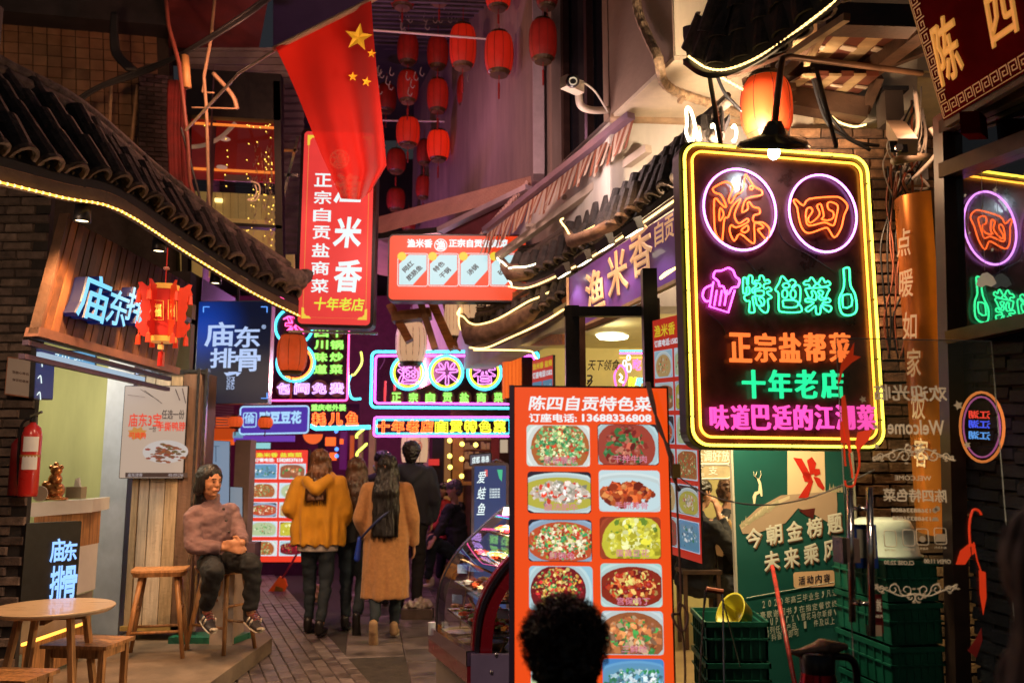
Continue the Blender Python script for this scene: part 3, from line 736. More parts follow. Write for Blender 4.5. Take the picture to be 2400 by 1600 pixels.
CHEN = [[(345,435),(380,395),(540,318),(640,360),(665,430),(600,590),(635,655),(720,515),(820,460),(860,220),(885,210),(1000,385),(1120,450),(1135,495),(1110,530),(880,590),(810,785),(850,790),(905,750),(900,660),(930,640),(990,715),(1080,740),(1100,800),(1080,830),(1000,855),(1000,955),(1140,965),(1235,1040),(1255,1120),(1225,1220),(1190,1230),(1070,1090),(1085,1065),(1150,1050),(1120,1000),(1010,985),(1015,1240),(975,1295),(780,1145),(690,1260),(615,1110),(640,1005),(720,1045),(905,960),(890,905),(760,980),(690,840),(780,620),(760,600),(650,720),(590,880),(530,910),(500,1220),(470,1250),(380,1090),(365,640),(400,585),(450,640),(540,720),(555,690),(480,530),(380,490)], [(465,730),(520,835),(460,935),(445,870)], ('e',960,410,28,30), [(900,1015),(915,1080),(860,1125),(800,1095),(850,1040)]]
SI = [[(275,625),(310,600),(430,695),(520,590),(900,555),(1030,580),(1135,700),(1080,850),(1030,1060),(925,1205),(830,1070),(760,1055),(510,1135),(400,1040),(350,850),(330,730)], [(480,760),(540,725),(575,790),(505,900),(540,970),(650,890),(690,810),(645,700),(700,670),(725,720),(755,860),(720,910),(820,930),(905,890),(905,800),(830,750),(815,660),(880,640),(980,700),(960,850),(920,1000),(870,1005),(760,965),(520,1015),(470,900)]]
TE = [[(120,240),(170,215),(208,250),(212,350),(240,375),(245,200),(290,155),(345,200),(340,330),(420,375),(430,410),(335,490),(350,570),(390,560),(400,490),(500,465),(540,410),(510,350),(420,345),(395,310),(420,280),(500,275),(515,180),(560,160),(610,200),(640,290),(710,262),(760,310),(730,345),(640,360),(605,420),(650,480),(730,440),(795,490),(780,530),(700,545),(705,590),(800,670),(770,710),(710,740),(725,900),(700,1030),(620,1040),(515,940),(520,890),(600,880),(630,780),(590,700),(510,695),(500,730),(560,820),(545,880),(500,890),(440,840),(420,720),(380,660),(345,700),(395,1000),(360,1045),(280,1040),(260,980),(280,780),(200,770),(145,700),(170,640),(270,590),(265,450),(230,430),(200,460),(200,570),(160,590),(120,550)], [(420,535),(590,525),(620,590),(580,650),(430,645),(405,590)]]
SE = [[(1030,200),(1080,185),(1200,310),(1290,255),(1385,330),(1290,430),(1320,460),(1410,385),(1490,470),(1480,780),(1440,810),(1520,930),(1480,1035),(1050,1030),(970,930),(970,590),(890,500),(980,340)], ('e',1150,400,80,58), ('e',1120,600,66,100), ('e',1315,605,66,105), [(1090,755),(1330,750),(1440,815),(1380,915),(1110,915),(1080,840)]]
CAI = [[(1570,340),(1620,290),(1690,290),(1740,210),(1800,240),(1860,335),(1930,330),(1990,225),(2040,240),(2090,330),(2150,290),(2210,350),(2170,400),(2000,435),(1940,380),(1870,365),(1780,460),(1720,440),(1690,380),(1600,380)], [(1620,490),(1650,470),(1990,450),(2110,435),(2190,490),(2150,560),(2100,680),(2050,700),(2000,660),(2040,560),(1970,520),(1910,540),(1960,620),(1930,680),(1980,740),(2080,740),(2150,700),(2210,750),(2180,800),(2050,800),(2030,850),(2200,890),(2235,950),(2180,1030),(2060,950),(1990,870),(1970,1050),(1930,1090),(1870,1060),(1860,910),(1830,900),(1690,1020),(1620,980),(1650,930),(1800,830),(1770,790),(1640,790),(1610,750),(1650,710),(1800,740),(1860,740),(1880,640),(1820,530),(1760,540),(1780,640),(1740,700),(1690,680),(1620,520)]]
traced(S, CHEN, 1620, 380, 6.818, .0042, NR, bs); traced(S, SI, 1820, 380, 6.818, .0042, NR, bs)
for q in (TE, SE, CAI): traced(S, q, 1730, 630, 10.226, .0042, NG, bs)
def letters(s, box, m, bold=.02, thick=.012):
    n = len(s); x0, y0, x1, y1 = box; wd = (x1 - x0) / n
    for k, ch in enumerate(s):
        g_ = wd * .05; b_ = (x0 + k * wd + g_, y0, x0 + (k + 1) * wd - g_, y1)
        text(S, ch, b_, 'letter', m, bs, style='block', w=.026, bold=bold, tube=thick, thick=1)
        pass
letters('正宗盐帮菜', (1700, 781, 1991, 851), LO, .016); letters('十年老店', (1730, 867, 1974, 935), LG, .018); letters('味道巴适的江湖菜', (1656, 949, 2047, 1008), LP, .012)
def spx(fr, pts, w=.016): return [fr.px(x, y, w) for x, y in pts]
mug = [(1668, 662), (1658, 720), (1702, 731), (1722, 690), (1724, 668)]
T = lambda pts, r, name, m, parent, fr=S, closed=False, sm=4: MB().tube(smooth(spx(fr, pts + ([pts[0]] if closed else [])), sm), r, 6).build(name, m, parent, smooth=True)
T([(1672, 660), (1663, 718), (1707, 732), (1722, 680)], .0048, 'neon_mug', NM, bs, sm=1)
T([(1672, 650), (1676, 636), (1692, 634), (1706, 628), (1718, 634), (1724, 648), (1733, 656), (1729, 672), (1716, 674), (1708, 688), (1700, 688), (1696, 672), (1686, 670), (1684, 660)], .0048, 'neon_foam', NM, bs, closed=True, sm=3)
T([(1668, 668), (1652, 676), (1647, 694), (1655, 706), (1664, 704)], .0048, 'neon_handle', NM, bs)
for x in (1680, 1692, 1704): T([(x, 680), (x - 6, 716)], .0045, 'neon_stroke', NM, bs, sm=1)
T([(1977, 630), (1985, 627), (1991, 632), (1993, 668), (2004, 690), (2008, 724), (1998, 737), (1980, 738), (1970, 728), (1967, 700), (1978, 672)], .0048, 'neon_bottle', NG, bs, closed=True, sm=3)
T([(1975, 692), (1994, 690), (1996, 716), (1976, 720)], .0045, 'neon_label', NG, bs, closed=True, sm=2)
m = MB(); W_, H_ = S.W, S.H
for k in range(5): v = .14 + k * (H_ - .28) / 4; m.obox(S.p(-.002, v, 0), S.a * .022, S.b * .007, S.n * .016); m.obox(S.p(W_ - .02, v, 0), S.a * .022, S.b * .007, S.n * .016)
for k in range(3): u = .2 + k * (W_ - .4) / 2; m.obox(S.p(u, -.002, 0), S.a * .007, S.b * .022, S.n * .016); m.obox(S.p(u, H_ - .02, 0), S.a * .007, S.b * .022, S.n * .016)
m.build('tube_clips', mat('clear_clip', (.25, .2, .15), .3, var=.1), bs)['kind'] = 'stuff'
for q in ([(1826, 500), (1833, 560), (1900, 600), (1960, 640)], [(1740, 600), (1760, 620), (1780, 650)], [(1660, 735), (1690, 760), (1700, 785)]): MB().tube(smooth([S.px(x, y, .004) for x, y in q], 4), .0018, 4).build('lead_wire', CABLE, bs)
for x in (1690, 1960): MB().tube([S.px(x, 345, -.05), S.px(x, 345, -.05) + V(0, .2, .5)], .012, 6).build('hanger', BLACK, bs)
# pendant lamp on a pipe arm
pl_ = thing('pendant_lamp', 'dark enamel pendant lamp on a bent pipe over the big neon sign', 'lamp', at(1812, 342, 3.8))
MB().tube([at(2160, 172, 4.4), at(1850, 133, 3.95), at(1834, 138, 3.9), at(1830, 160, 3.88), at(1816, 285, 3.8)], .016, 8).build('pipe_arm', mat('rust_pipe', (.28, .15, .08), .45, metal=.4, var=.3), pl_, smooth=True)
lc = at(1812, 342, 3.8)
MB().lathe([(.0, .115), (.03, .112), (.045, .085), (.055, .055), (.06, .05), (.15, .02), (.17, -.005), (.168, -.012), (.14, .012), (.05, .04), (0, .045)], lc, 28, Matrix.Rotation(R(22), 3, 'X')).build('shade', mat('olive_enamel', (.08, .06, .025), .25, var=.15, coat=.5), pl_, smooth=True)
BULB = glow('cool_bulb', (.75, .92, 1), 22)
MB().ball(lc + V(0, -.005, -.035), .028, sz=1.2, seg=14).build('bulb', BULB, pl_, smooth=True)
lamp('SPOT', lc + V(0, -.02, -.05), 16, (.75, .9, 1), target=S.px(1800, 470), size=.03, spot=120, blend=.8)
# LED loops on roof ornaments behind the sign's top left corner
orn = thing('roof_ornament', 'glowing roof ornaments wound with white led loops above the big neon sign', 'ornament', at(1640, 330, 4.5))
LW = glow('led_white', (1, .88, .6), 5)
for pts in ([(1608, 258), (1612, 252), (1620, 262), (1628, 290), (1634, 325)], [(1608, 258), (1610, 290), (1608, 310), (1616, 332)], [(1668, 300), (1670, 292), (1680, 305), (1684, 328)], [(1716, 300), (1721, 294), (1726, 310), (1722, 330), (1716, 328)]):
    MB().tube(smooth([at(x, y, 4.5) for x, y in pts], 4), .009, 6).build('led_loop', LW, orn, smooth=True)
for pts, r in (([(1616, 330), (1620, 300), (1614, 268)], .03), ([(1636, 330), (1632, 300), (1626, 290)], .025), ([(1672, 330), (1674, 302)], .035)):
    MB().tube([at(x, y, 4.55) for x, y in pts], [r] * (len(pts) - 1) + [r * .4], 8).build('horn', TILEL, orn, smooth=True)

# ---------- printed food
FOODS = {
 'scallion': ('c9dcd2', 'e8eee8', ['3f9a5c', '58b06c', '2f7a48', '8fc07a', 'd8d890', 'e8e4b0', '7aa860', 'c83a20'], 'b0622c'),
 'beef': ('2a1a22', 'bcd8dc', ['8a2a22', 'a03a2a', 'b85a44', '6a1a18', 'c47a60', '3a7a40', '2f6a38'], 'a04030'),
 'broth': ('201828', 'c8dcdc', ['d8ccc0', 'b8a898', 'e8ddd0', 'c0b0a0', 'd84028', '8a8a78', 'f0e0d0'], 'b8b040'),
 'ribs': ('c4dce0', 'd4e4e4', ['a83c18', '8a2c14', 'c8602c', 'd88a4a', '702010', 'c05020'], 'c4dce0'),
 'rabbit': ('201828', '9ab4cc', ['c83a20', 'e8d8b0', '3a9a5a', 'd8c898', '2f8a4c', 'f0e0c0', 'b02818', 'a8b850'], 'c05028'),
 'egg': ('8a3018', 'a84424', ['d4cc3c', 'c0b830', 'e0dc60', 'e8e8a0', 'b0a828', '6a8a2c'], 'ccc438'),
 'chilli': ('9cc8d8', 'c0dce0', ['b01c24', '8a1018', 'd02c30', '6a0c14', 'd8a040', '389a50', 'e0c878'], '701018'),
 'kungpao': ('a8d4cc', 'c4e0dc', ['8a1812', 'b02818', 'd06028', '6a100c', 'e0b060', 'd8d070', 'c04420'], '8a2814'),
 'stew': ('b4ccd4', 'd0dcdc', ['b86a38', 'a05a34', 'd88a50', '7a5a44', 'c87848', '4aa04c', 'c8a880', '3a8a40'], '9a5a34'),
 'fish': ('4a8ac8', '68a4d0', ['c8dce8', '5a90a8', 'a8c8d0', '3a7a58', 'e0ecf0', '486a78', '2f8a50'], '6098b8'),
 'green': ('c8e0e8', 'd8e8ea', ['8ab878', '68a058', 'd0d8b0', 'e4e0c0', 'c84030', '4a8848'], 'b8c898'),
 'noodle': ('a8cce0', 'dceaec', ['e0d0a8', 'c8a870', 'd84830', '58a058', 'f0e8d0', 'a87848'], 'c8a468')}
def food(fr, box, kind, parent, seed=0, w=.0012, m=None, n=230, frame=True, angle=0, name='food_picture', local=False):
    u0, v0, u1, v1 = box if local else rect(fr, *box)
    bg, plate, cols, base = FOODS[kind]; r_ = random.Random(seed * 7 + 1); mb = MB(); Wd, Hd = u1 - u0, v1 - v0; cu, cv = (u0 + u1) / 2, (v0 + v1) / 2
    def poly(pts, k, c): mb.add([fr.p(u, v, w + k * .00001) for u, v in pts], [tuple(range(len(pts)))], c)
    poly(rrect(u0, v0, u1, v1, min(Wd, Hd) * .09, 4), 0, C(bg)); rx, ry = Wd * r_.uniform(.52, .86), Hd * r_.uniform(.52, .9); cu += Wd * r_.uniform(-.06, .06); cv += Hd * r_.uniform(-.04, .05)
    def clip(u, v): return min(max(u, u0 + Wd * .01), u1 - Wd * .01), min(max(v, v0 + Hd * .015), v1 - Hd * .015)
    dv = Hd * .06
    poly([clip(*q) for q in circ(cu, cv + dv, rx, 30, ry * .98)], 2, C(plate))
    poly([clip(*q) for q in circ(cu, cv + dv, rx * .93, 30, ry * .88)], 4, tuple(x * .82 for x in C(plate)))
    poly([clip(*q) for q in circ(cu, cv + dv, rx * .82, 26, ry * .76)], 6, C(base))
    ks_, kr_ = {'ribs': (2.5, .7), 'beef': (2.1, .8), 'broth': (1.5, .75), 'egg': (1.9, 1), 'stew': (1.9, .9), 'kungpao': (1.5, .85), 'fish': (1.3, .9), 'noodle': (1.2, .8), 'green': (1.1, .8)}.get(kind, (1, 1)); n = int(n / ks_ ** 1.3)
    for i in range(n):
        f = i / n; rad = math.sqrt(r_.random()) * (1 - .35 * f); t = r_.uniform(0, 6.283)
        rad *= kr_; u, v = cu + math.cos(t) * rx * .8 * rad, cv + dv - Hd * .1 * f + math.sin(t) * ry * .72 * rad
        s = Wd * r_.uniform(.012, .042) * ks_; c = C(r_.choice(cols)); sh = (.55 + .6 * r_.random()) * (.75 + .4 * f)
        k = r_.randint(4, 6); el = r_.uniform(.4, 1); an = r_.uniform(0, 3.14); P = []
        for j in range(k):
            a = 6.283 * j / k; x_, y_ = math.cos(a) * s, math.sin(a) * s * el
            P.append(clip(u + x_ * math.cos(an) - y_ * math.sin(an), v + x_ * math.sin(an) + y_ * math.cos(an)))
        poly(P, 8 + i * .5, tuple(min(1, x * sh * 1.25) for x in c))
        if i % 4 == 0: poly([clip(u + (a_ - u) * .45 - s * .2, v + (b_ - v) * .4 - s * .2) for a_, b_ in P], 8.3 + i * .5, tuple(min(1, x * sh * 1.5 + .06) for x in c))
    o = mb.build(name, m or PRINT_LIT, parent); return o
def patch(fr, pts, w, c, name, parent, m=None):
    return MB().add([fr.p(u, v, w) for u, v in pts], [tuple(range(len(pts)))], c).build(name, m or PRINT_LIT, parent)

# ---------- food menu light box
Mf = frv(at(1206, 907, 3.4), at(1562, 910, 3.4), 2.0)
mbx = thing('menu_light_box', 'orange light box with twelve dish photos and a phone number behind the dark head', 'light box', Mf.p(Mf.W / 2, Mf.H, 0))
MB().obox(Mf.p(-.022, -.008, -.005), Mf.a * (Mf.W + .03), Mf.b * (Mf.H + .008), Mf.n * -.1).build('case', BLACK, mbx)
MB().obox(Mf.p(-.022, -.008, .0), Mf.a * .02, Mf.b * (Mf.H), Mf.n * .01).build('side_trim', mat('violet_trim', (.05, .035, .06), .4, var=0), mbx)
patch(Mf, [(0, 0), (Mf.W, 0), (Mf.W, Mf.H), (0, Mf.H)], .001, C('ee4a0c'), 'orange_face', mbx)
Wt = glow('backlit_white', (.9, .93, .93), 1.0)
text(Mf, '陈四自贡特色菜', (1241, 927, 1529, 964), 'title', Wt, mbx, w=.003, bold=.022, shear=.15)
text(Mf, '订座电话:', (1240, 968, 1352, 990), 'phone_label', Wt, mbx, w=.003, bold=.03); text(Mf, '13688336808', (1364, 969, 1527, 989), 'phone_number', Wt, mbx, w=.003, bold=.035)
cells = [((1234, 995, 1383, 1093), 'scallion', '葱香腰花'), ((1400, 993, 1545, 1090), 'beef', '干拌牛肉'), ((1236, 1104, 1386, 1203), 'broth', '酸汤肥牛'), ((1403, 1101, 1548, 1199), 'ribs', '手抓排骨'),
         ((1238, 1216, 1388, 1316), 'rabbit', '鲜锅兔'), ((1405, 1210, 1550, 1310), 'egg', '蛋黄豆花'), ((1240, 1325, 1390, 1430), 'chilli', '辣子鸡'), ((1407, 1319, 1553, 1422), 'kungpao', '宫保鸡丁'),
         ((1242, 1440, 1392, 1540), 'noodle', ''), ((1409, 1430, 1556, 1534), 'stew', '三鲜烩'), ((1244, 1550, 1394, 1650), 'green', ''), ((1412, 1542, 1558, 1645), 'fish', '')]
CAPM = glow('caption_pink', (.75, .25, .35), .9)
for i, (b_, k_, cap) in enumerate(cells):
    pic = food(Mf, b_, k_, mbx, i, w=.002, n=560)
    if cap:
        x0, y0, x1, y1 = b_; cx = (x0 + x1) / 2 + 4; hw = 9 * len(cap) + 3
        text(Mf, cap, (cx - hw, y1 - 24, cx + hw, y1 - 6), 'caption', CAPM, pic, w=.0062, bold=.012)
# loose cable hung over its corner with brass tag
cg = thing('loose_cable', 'tangled brown cable hanging beside the orange menu light box', 'cable', at(1583, 1600, 3.3))
BRC = mat('brown_cable', (.16, .09, .06), .5, var=.1)
for k in range(3):
    e = k * 3
    MB().tube(smooth([at(1515 + e, 895, 3.35), at(1528 + e, 950, 3.33), at(1548 - e, 1000, 3.32), at(1566 + e, 1060, 3.3), at(1580 - e, 1110, 3.3), at(1588 + e, 1150, 3.3)], 5), .005, 6).build('strand', BRC, cg, smooth=True)
MB().tube(smooth([at(1584, 1120, 3.3), at(1590, 1250, 3.3), at(1596, 1420, 3.3), at(1575, 1440, 3.28), at(1600, 1480, 3.28), at(1612, 1440, 3.3), at(1590, 1415, 3.3), at(1604, 1520, 3.3), at(1606, 1640, 3.3)], 6), .0045, 6).build('strand', BRC, cg, smooth=True)
MB().tube(smooth([at(1588, 1115, 3.3), at(1650, 1155, 3.35), at(1740, 1180, 3.4), at(1830, 1180, 3.4), at(1930, 1155, 3.4), at(2050, 1100, 3.35)], 6), .003, 5).build('hanging_wire', CABLEW, cg, smooth=True)
tf = frv(at(1576, 1086, 3.29), at(1594, 1086, 3.29), .055)
slab(tf, rrect(0, 0, tf.W, tf.H, .008), 0, .004, 'brass_tag', mat('brass', (.6, .42, .12), .3, metal=.8, var=.1), cg)

# ---------- poster of dishes beside / behind
Pf = Fr(at(1530, 752, 4.75), at(1628, 728, 4.3), at(1530, 752, 4.75) - Z * 1.26)
pp = thing('menu_poster', 'red hanging poster of dish photos half hidden behind the big neon sign', 'poster', Pf.p(0, Pf.H, 0))
PL2 = colmat('dim_print', .55)
slab(Pf, [(0, 0), (Pf.W, 0), (Pf.W, Pf.H), (0, Pf.H)], -.01, 0, 'board', BLACK, pp)
patch(Pf, [(0, 0), (Pf.W, 0), (Pf.W, Pf.H), (0, Pf.H)], .002, C('d8260c'), 'red_sheet', pp, PL2)
put_ = MB(); put(put_, Pf, '渔米香 正宗', .02, .03, Pf.W - .02, .1, w=.004, bold=.02); put_.build('title', glow('print_yellow', (.8, .6, .02), .7), pp)
put_ = MB(); put(put_, Pf, '订座电话:15828537618', .02, .115, Pf.W - .02, .155, w=.004, bold=.03); put_.build('phone_number', glow('print_white', (.8, .85, .9), .7), pp)
ks = ['noodle', 'green', 'stew', 'broth', 'rabbit', 'green', 'kungpao', 'scallion', 'noodle', 'broth', 'beef', 'fish']
for r in range(6):
    for c_ in range(2):
        u0 = .02 + c_ * (Pf.W / 2 - .005); v0 = .18 + r * .178
        patch(Pf, [(u0 - .005, v0 - .005), (u0 + Pf.W / 2 - .03, v0 - .005), (u0 + Pf.W / 2 - .03, v0 + .148), (u0 - .005, v0 + .148)], .003, C('c8dcf0'), 'picture_border', pp, PL2)
        food(Pf, (u0, v0, u0 + Pf.W / 2 - .035, v0 + .143), ks[r * 2 + c_], pp, r * 2 + c_ + 40, w=.0035, n=90, local=True, m=PL2)
# wooden edge of the poster frame lit lemon
# ---------- left of it: black portal frame
pf = thing('portal_frame', 'thick black square tube frame of the restaurant door under the purple sign', 'frame', at(1340, 920, 5.0))
def vbar(x, y0, Y, zb, w_, name, m, parent, d=None):
    p = at(x, y0, Y); return MB().box((p.x - w_ / 2, p.y - (d or w_) / 2, zb), (p.x + w_ / 2, p.y + (d or w_) / 2, p.z)).build(name, m, parent)
vbar(1340, 718, 5.2, 0, .085, 'post', BLACK, pf); vbar(1520, 632, 5.0, 0, .085, 'post', BLACK, pf)
a_, b_ = at(1325, 731, 5.2), at(1505, 731, 5.06); MB().bar(a_, b_, .06, .06).build('lintel', BLACK, pf)
vbar(1362, 745, 5.6, 0, .05, 'inner_post', BROWNM, pf); vbar(1535, 700, 5.2, 0, .05, 'inner_post', BROWNM, pf)
MB().bar(at(1372, 770, 5.8), at(1510, 715, 5.4), .03, .03).build('ceiling_rail', WOODD, pf)
# ---------- purple calligraphy sign
U = Fr(at(1334, 650, 6.5), at(1612, 472, 4.9), at(1334, 650, 6.5) - Z * .44 + V(-.0, -.0, 0))
pu = thing('purple_sign', 'long purple shop sign with gilt calligraphy under the led lined eave', 'shop sign', U.p(0, U.H, 0))
PUR = mat('purple_panel', (.17, .07, .42), .4, var=.25, scale=1.5, coat=.3)
slab(U, [(0, 0), (U.W, 0), (U.W, U.H), (0, U.H)], -.06, 0, 'panel', PUR, pu)
MB().bar(U.p(0, U.H + .01, .01), U.p(U.W, U.H + .01, .01), .025).build('edge_trim', PIPE, pu); MB().bar(U.p(-.01, 0, .01), U.p(-.01, U.H, .01), .02).build('edge_trim', PIPE, pu)
def loc_box(fr, cx, cy, wd, hg): u, v = fr.loc(cx, cy); return u - wd / 2, v - hg / 2, u + wd / 2, v + hg / 2
GILT = mat('gilt_brush', (.85, .55, .32), .4, var=.1, emis=(1, .55, .28), es=.3)
for ch, cx, cy in (('渔', 1397, 682), ('米', 1450, 640), ('香', 1505, 590)):
    mb = MB(); put(mb, U, ch, *loc_box(U, cx, cy, .3, .32), w=.012, bold=.02, shear=-.1, style='block', tube=.006, thick=1); mb.build('gilt_character', GILT, pu)
for ch, cx, cy in (('自', 1548, 547), ('贡', 1572, 533)):
    mb = MB(); put(mb, U, ch, *loc_box(U, cx, cy, .11, .15), w=.012, bold=.02); mb.build('gilt_character', GILT, pu)
for i, (x, y, Y) in enumerate(((1341, 640, 6.4), (1389, 612, 5.98), (1441, 577, 5.55), (1507, 542, 5.15))):
    p = at(x, y, Y) + V(-.10, -.08, .0)
    t = thing('flood_light', ['first small finned floodlight at the far end of the purple sign', 'second small finned floodlight above the purple sign', 'third small finned floodlight over the purple sign', 'nearest small finned floodlight over the purple sign'][i], 'floodlight', p, 'floodlights over the purple sign')
    ax = U.a; dn = V(.35, .1, -.9).normalized(); nn = ax.cross(dn).normalized()
    MB().obox(p - ax * .09 - dn * .02, ax * .18, dn * .06, nn * .05).build('housing', BLACK, t)
    f_ = MB()
    for k in range(7): f_.obox(p - ax * (.085 - k * .027) - dn * .035 , ax * .006, dn * .02, nn * .06)
    f_.build('fins', BLACK, t)
    MB().obox(p - ax * .075 + dn * .041, ax * .15, dn * .004, nn * .045).build('lens', glow('flood_lens', (1, .85, .55), 6), t)
    lamp('SPOT', p + dn * .06, 5, (1, .82, .62), target=U.loc and (p + V(.16, .05, -.42)), size=.03, spot=100, blend=.8)

# eaves on the right with LED rope
e1l = [at(*q) for q in ((1200, 672, 7.65), (1250, 674, 7.3), (1362, 623, 6.55), (1473, 553, 5.7), (1580, 480, 5.0), (1660, 425, 4.7))]
PURW = mat('mauve_fascia', (.16, .10, .13), .7, var=.3, scale=5, bump=.3)
roof('tiled_roof', 'upper dark tiled eave with led rope above the purple sign', e1l, (.42, .06, .9), (.16, .34), .17, .12, .03, PURW, scale=.8)
led('led_strip', 'led rope along the foot of the eave above the purple sign', [p + V(-.03, -.02, 0) for p in smooth(e1l, 5)], .0075, LEDR)
e2l = [at(*q) for q in ((1108, 815, 8.4), (1145, 816, 8.2), (1198, 794, 7.8), (1280, 756, 7.2), (1357, 708, 6.7))]
roof('tiled_roof', 'lower mauve tiled eave with led rope and upturned corner', e2l, (.4, .06, .9), (.12, .26), .15, .13, .045, PURW, scale=.75)
led('led_strip', 'led rope along the foot of the lower upturned eave', [p + V(-.03, -.02, 0) for p in smooth(e2l, 5)], .0075, LEDR)
for i, (pts, Y, lab) in enumerate((([(1171, 596), (1166, 606), (1180, 616), (1192, 628), (1204, 626), (1238, 624), (1290, 606), (1350, 590)], (7.8, 7.0), 'led rope looping over the corner ridge of the upper eave'),
                  ([(1078, 722), (1072, 736), (1086, 742), (1100, 756), (1123, 760), (1169, 746), (1237, 707), (1266, 695), (1320, 668)], (8.5, 7.0), 'led rope along the ridge of the lower eave'),
                  ([(1320, 512), (1314, 518), (1326, 534), (1339, 553), (1362, 545), (1384, 535), (1446, 500)], (6.6, 6.1), 'led rope on the ridge against the white wall'),
                  ([(1171, 596), (1176, 630), (1192, 655), (1204, 674)], (7.8, 7.75), 'short led rope outlining the upturned tip of the upper eave'),
                  ([(1078, 722), (1076, 760), (1094, 795), (1106, 812)], (8.5, 8.4), 'short led rope outlining the upturned tip of the lower eave'),
                  ([(1583, 628), (1560, 640), (1548, 652), (1566, 640), (1592, 622)], (4.7, 4.6), 'little led loop on the tile beside the portal frame'),
                  ([(1110, 820), (1180, 820), (1240, 822), (1252, 832), (1262, 848)], (8.3, 8.0), 'bent pale led tube above the pink and cyan neon sign'))):
    n = len(pts); P = [at(x, y, Y[0] + (Y[1] - Y[0]) * k / (n - 1)) for k, (x, y) in enumerate(pts)]
    led('led_strip', lab, smooth(P, 4), .0078, LW if i in (0, 3) else LEDR)
CLAY = mat('ridge_clay', (.24, .14, .09), .8, var=.4, scale=10, bump=.7)
r1 = bpy.data.objects['tiled_roof.001']; r2 = bpy.data.objects['tiled_roof.002']
for par, pts, Y, rr in ((r1, [(1177, 606), (1184, 626), (1200, 640), (1250, 636), (1300, 618)], (7.8, 7.1), (.02, .05, .08, .07, .05)),
                    (r2, [(1084, 734), (1092, 762), (1108, 786), (1150, 778), (1240, 736), (1330, 684)], (8.5, 7.1), (.02, .06, .11, .09, .08, .07)),
                    (r1, [(1328, 540), (1340, 566), (1400, 545), (1500, 490)], (6.6, 5.6), (.03, .05, .05, .05))):
    n = len(pts); MB().tube([at(x, y, Y[0] + .06 + (Y[1] - Y[0]) * k / (n - 1)) for k, (x, y) in enumerate(pts)], list(rr), 8).build('upturned_corner', CLAY, par, smooth=True)
# orange-brown soffit boards under the lower eave
so = thing('eave_beams', 'orange brown timber beams under the upturned eaves', 'beams', at(1280, 720, 7.3))
ORW = mat('orange_timber', (.42, .15, .04), .55, var=.4, scale=3, bump=.2, kind='woodx')
q = [at(1215, 792, 7.9), at(1250, 742, 7.9), at(1340, 690, 7.2), at(1352, 716, 7.0)]; MB().prism(q, V(.02, .06, 0)).build('soffit_board', ORW, so)
for a, b, w_ in (((1190, 700, 8.0), (1345, 655, 7.0), .07), ((1240, 800, 8.4), (1330, 795, 7.2), .09), ((1150, 690, 8.4), (1230, 700, 8), .05), ((1230, 760, 7.9), (1340, 700, 7.0), .05), ((1325, 700, 6.9), (1352, 760, 6.8), .05)):
    MB().bar(at(*a), at(*b), w_).build('beam', ORW, so)
# striped awnings
STR = [mat('awning_rust', (.27, .09, .05), .7, var=.15), mat('awning_cream', (.50, .36, .28), .7, var=.15)]
aw = thing('striped_awning', 'folded awning with brown and cream striped valance on the white wall', 'awning', at(1300, 430, 7))
va = [at(1482, 288, 6.0), at(1425, 275, 5.9), at(1150, 545, 8.6)]; vb = at(1425, 275, 5.95)
P1, P2 = at(1486, 280, 5.9), at(1142, 548, 7.75); n = 58
sg = [MB(), MB()]
for k in range(n):
    a = P1.lerp(P2, k / n); b = P1.lerp(P2, (k + 1) / n); h = .22 + .02 * math.sin(k * 1.3)
    out = V(-.06, -.02, 0); sg[k % 2].add([a, b, b - Z * h + out * (1 + .4 * math.sin(k)), a - Z * h + out * (1 + .4 * math.sin(k))], [(0, 1, 2, 3)])
sg[0].build('rust_stripes', STR[0], aw); sg[1].build('cream_stripes', STR[1], aw)
MB().bar(P1 + V(-.02, 0, .03), P2 + V(-.02, 0, .03), .07, .05).build('cassette', mat('mauve_metal', (.22, .14, .2), .4, metal=.3, var=.1), aw)
MB().bar(P1 + V(.1, 0, -.22), P2 + V(.1, 0, -.22), .06).build('roller', mat('cream_metal', (.5, .4, .33), .5, var=.1), aw)
MB().bar(P1 + V(.22, 0, -.30), P2 + V(.22, 0, -.30), .03).build('front_bar', mat('dark_bar', (.1, .07, .06), .5, var=.1), aw)
for (x, y, x2, y2, Y) in ((1400, 380, 1490, 400, 6.4), (1318, 462, 1385, 468, 7.0), (1232, 530, 1292, 525, 7.8), (1176, 560, 1236, 565, 8.4)):
    p, q = at(x, y, Y), at(x2, y2, Y); b = MB(); b.bar(p, q, .045, .03); b.prism([q + V(-.02, 0, .06), q + V(.03, 0, .06), q + V(.03, 0, -.1), q + V(-.02, 0, -.04)], V(0, .05, 0)); b.build('bracket', mat('cream_metal', (.5, .4, .33), .5), aw)
bc = thing('canopy_awning', 'wide pale red pinstriped awning stretched across the lane behind the flag', 'awning', at(1000, 520, 9.5))
q0, q1, q2, q3 = at(872, 512, 9.6), at(1244, 412, 7.6), at(1248, 452, 7.5), at(872, 552, 9.2)
n = 26; sg = [MB(), MB()]
for k in range(n):
    f0, f1 = k / n, (k + 1) / n; a, b = q0.lerp(q3, f0), q0.lerp(q3, f1); c_, d_ = q1.lerp(q2, f0), q1.lerp(q2, f1)
    sg[k % 2].add([a, b, d_, c_], [(0, 1, 2, 3)])
n = 26
sg[0].build('dark_stripes', mat('pin_red', (.28, .10, .08), .7, var=.15), bc); sg[1].build('pale_stripes', mat('pin_cream', (.42, .25, .20), .7, var=.15), bc)
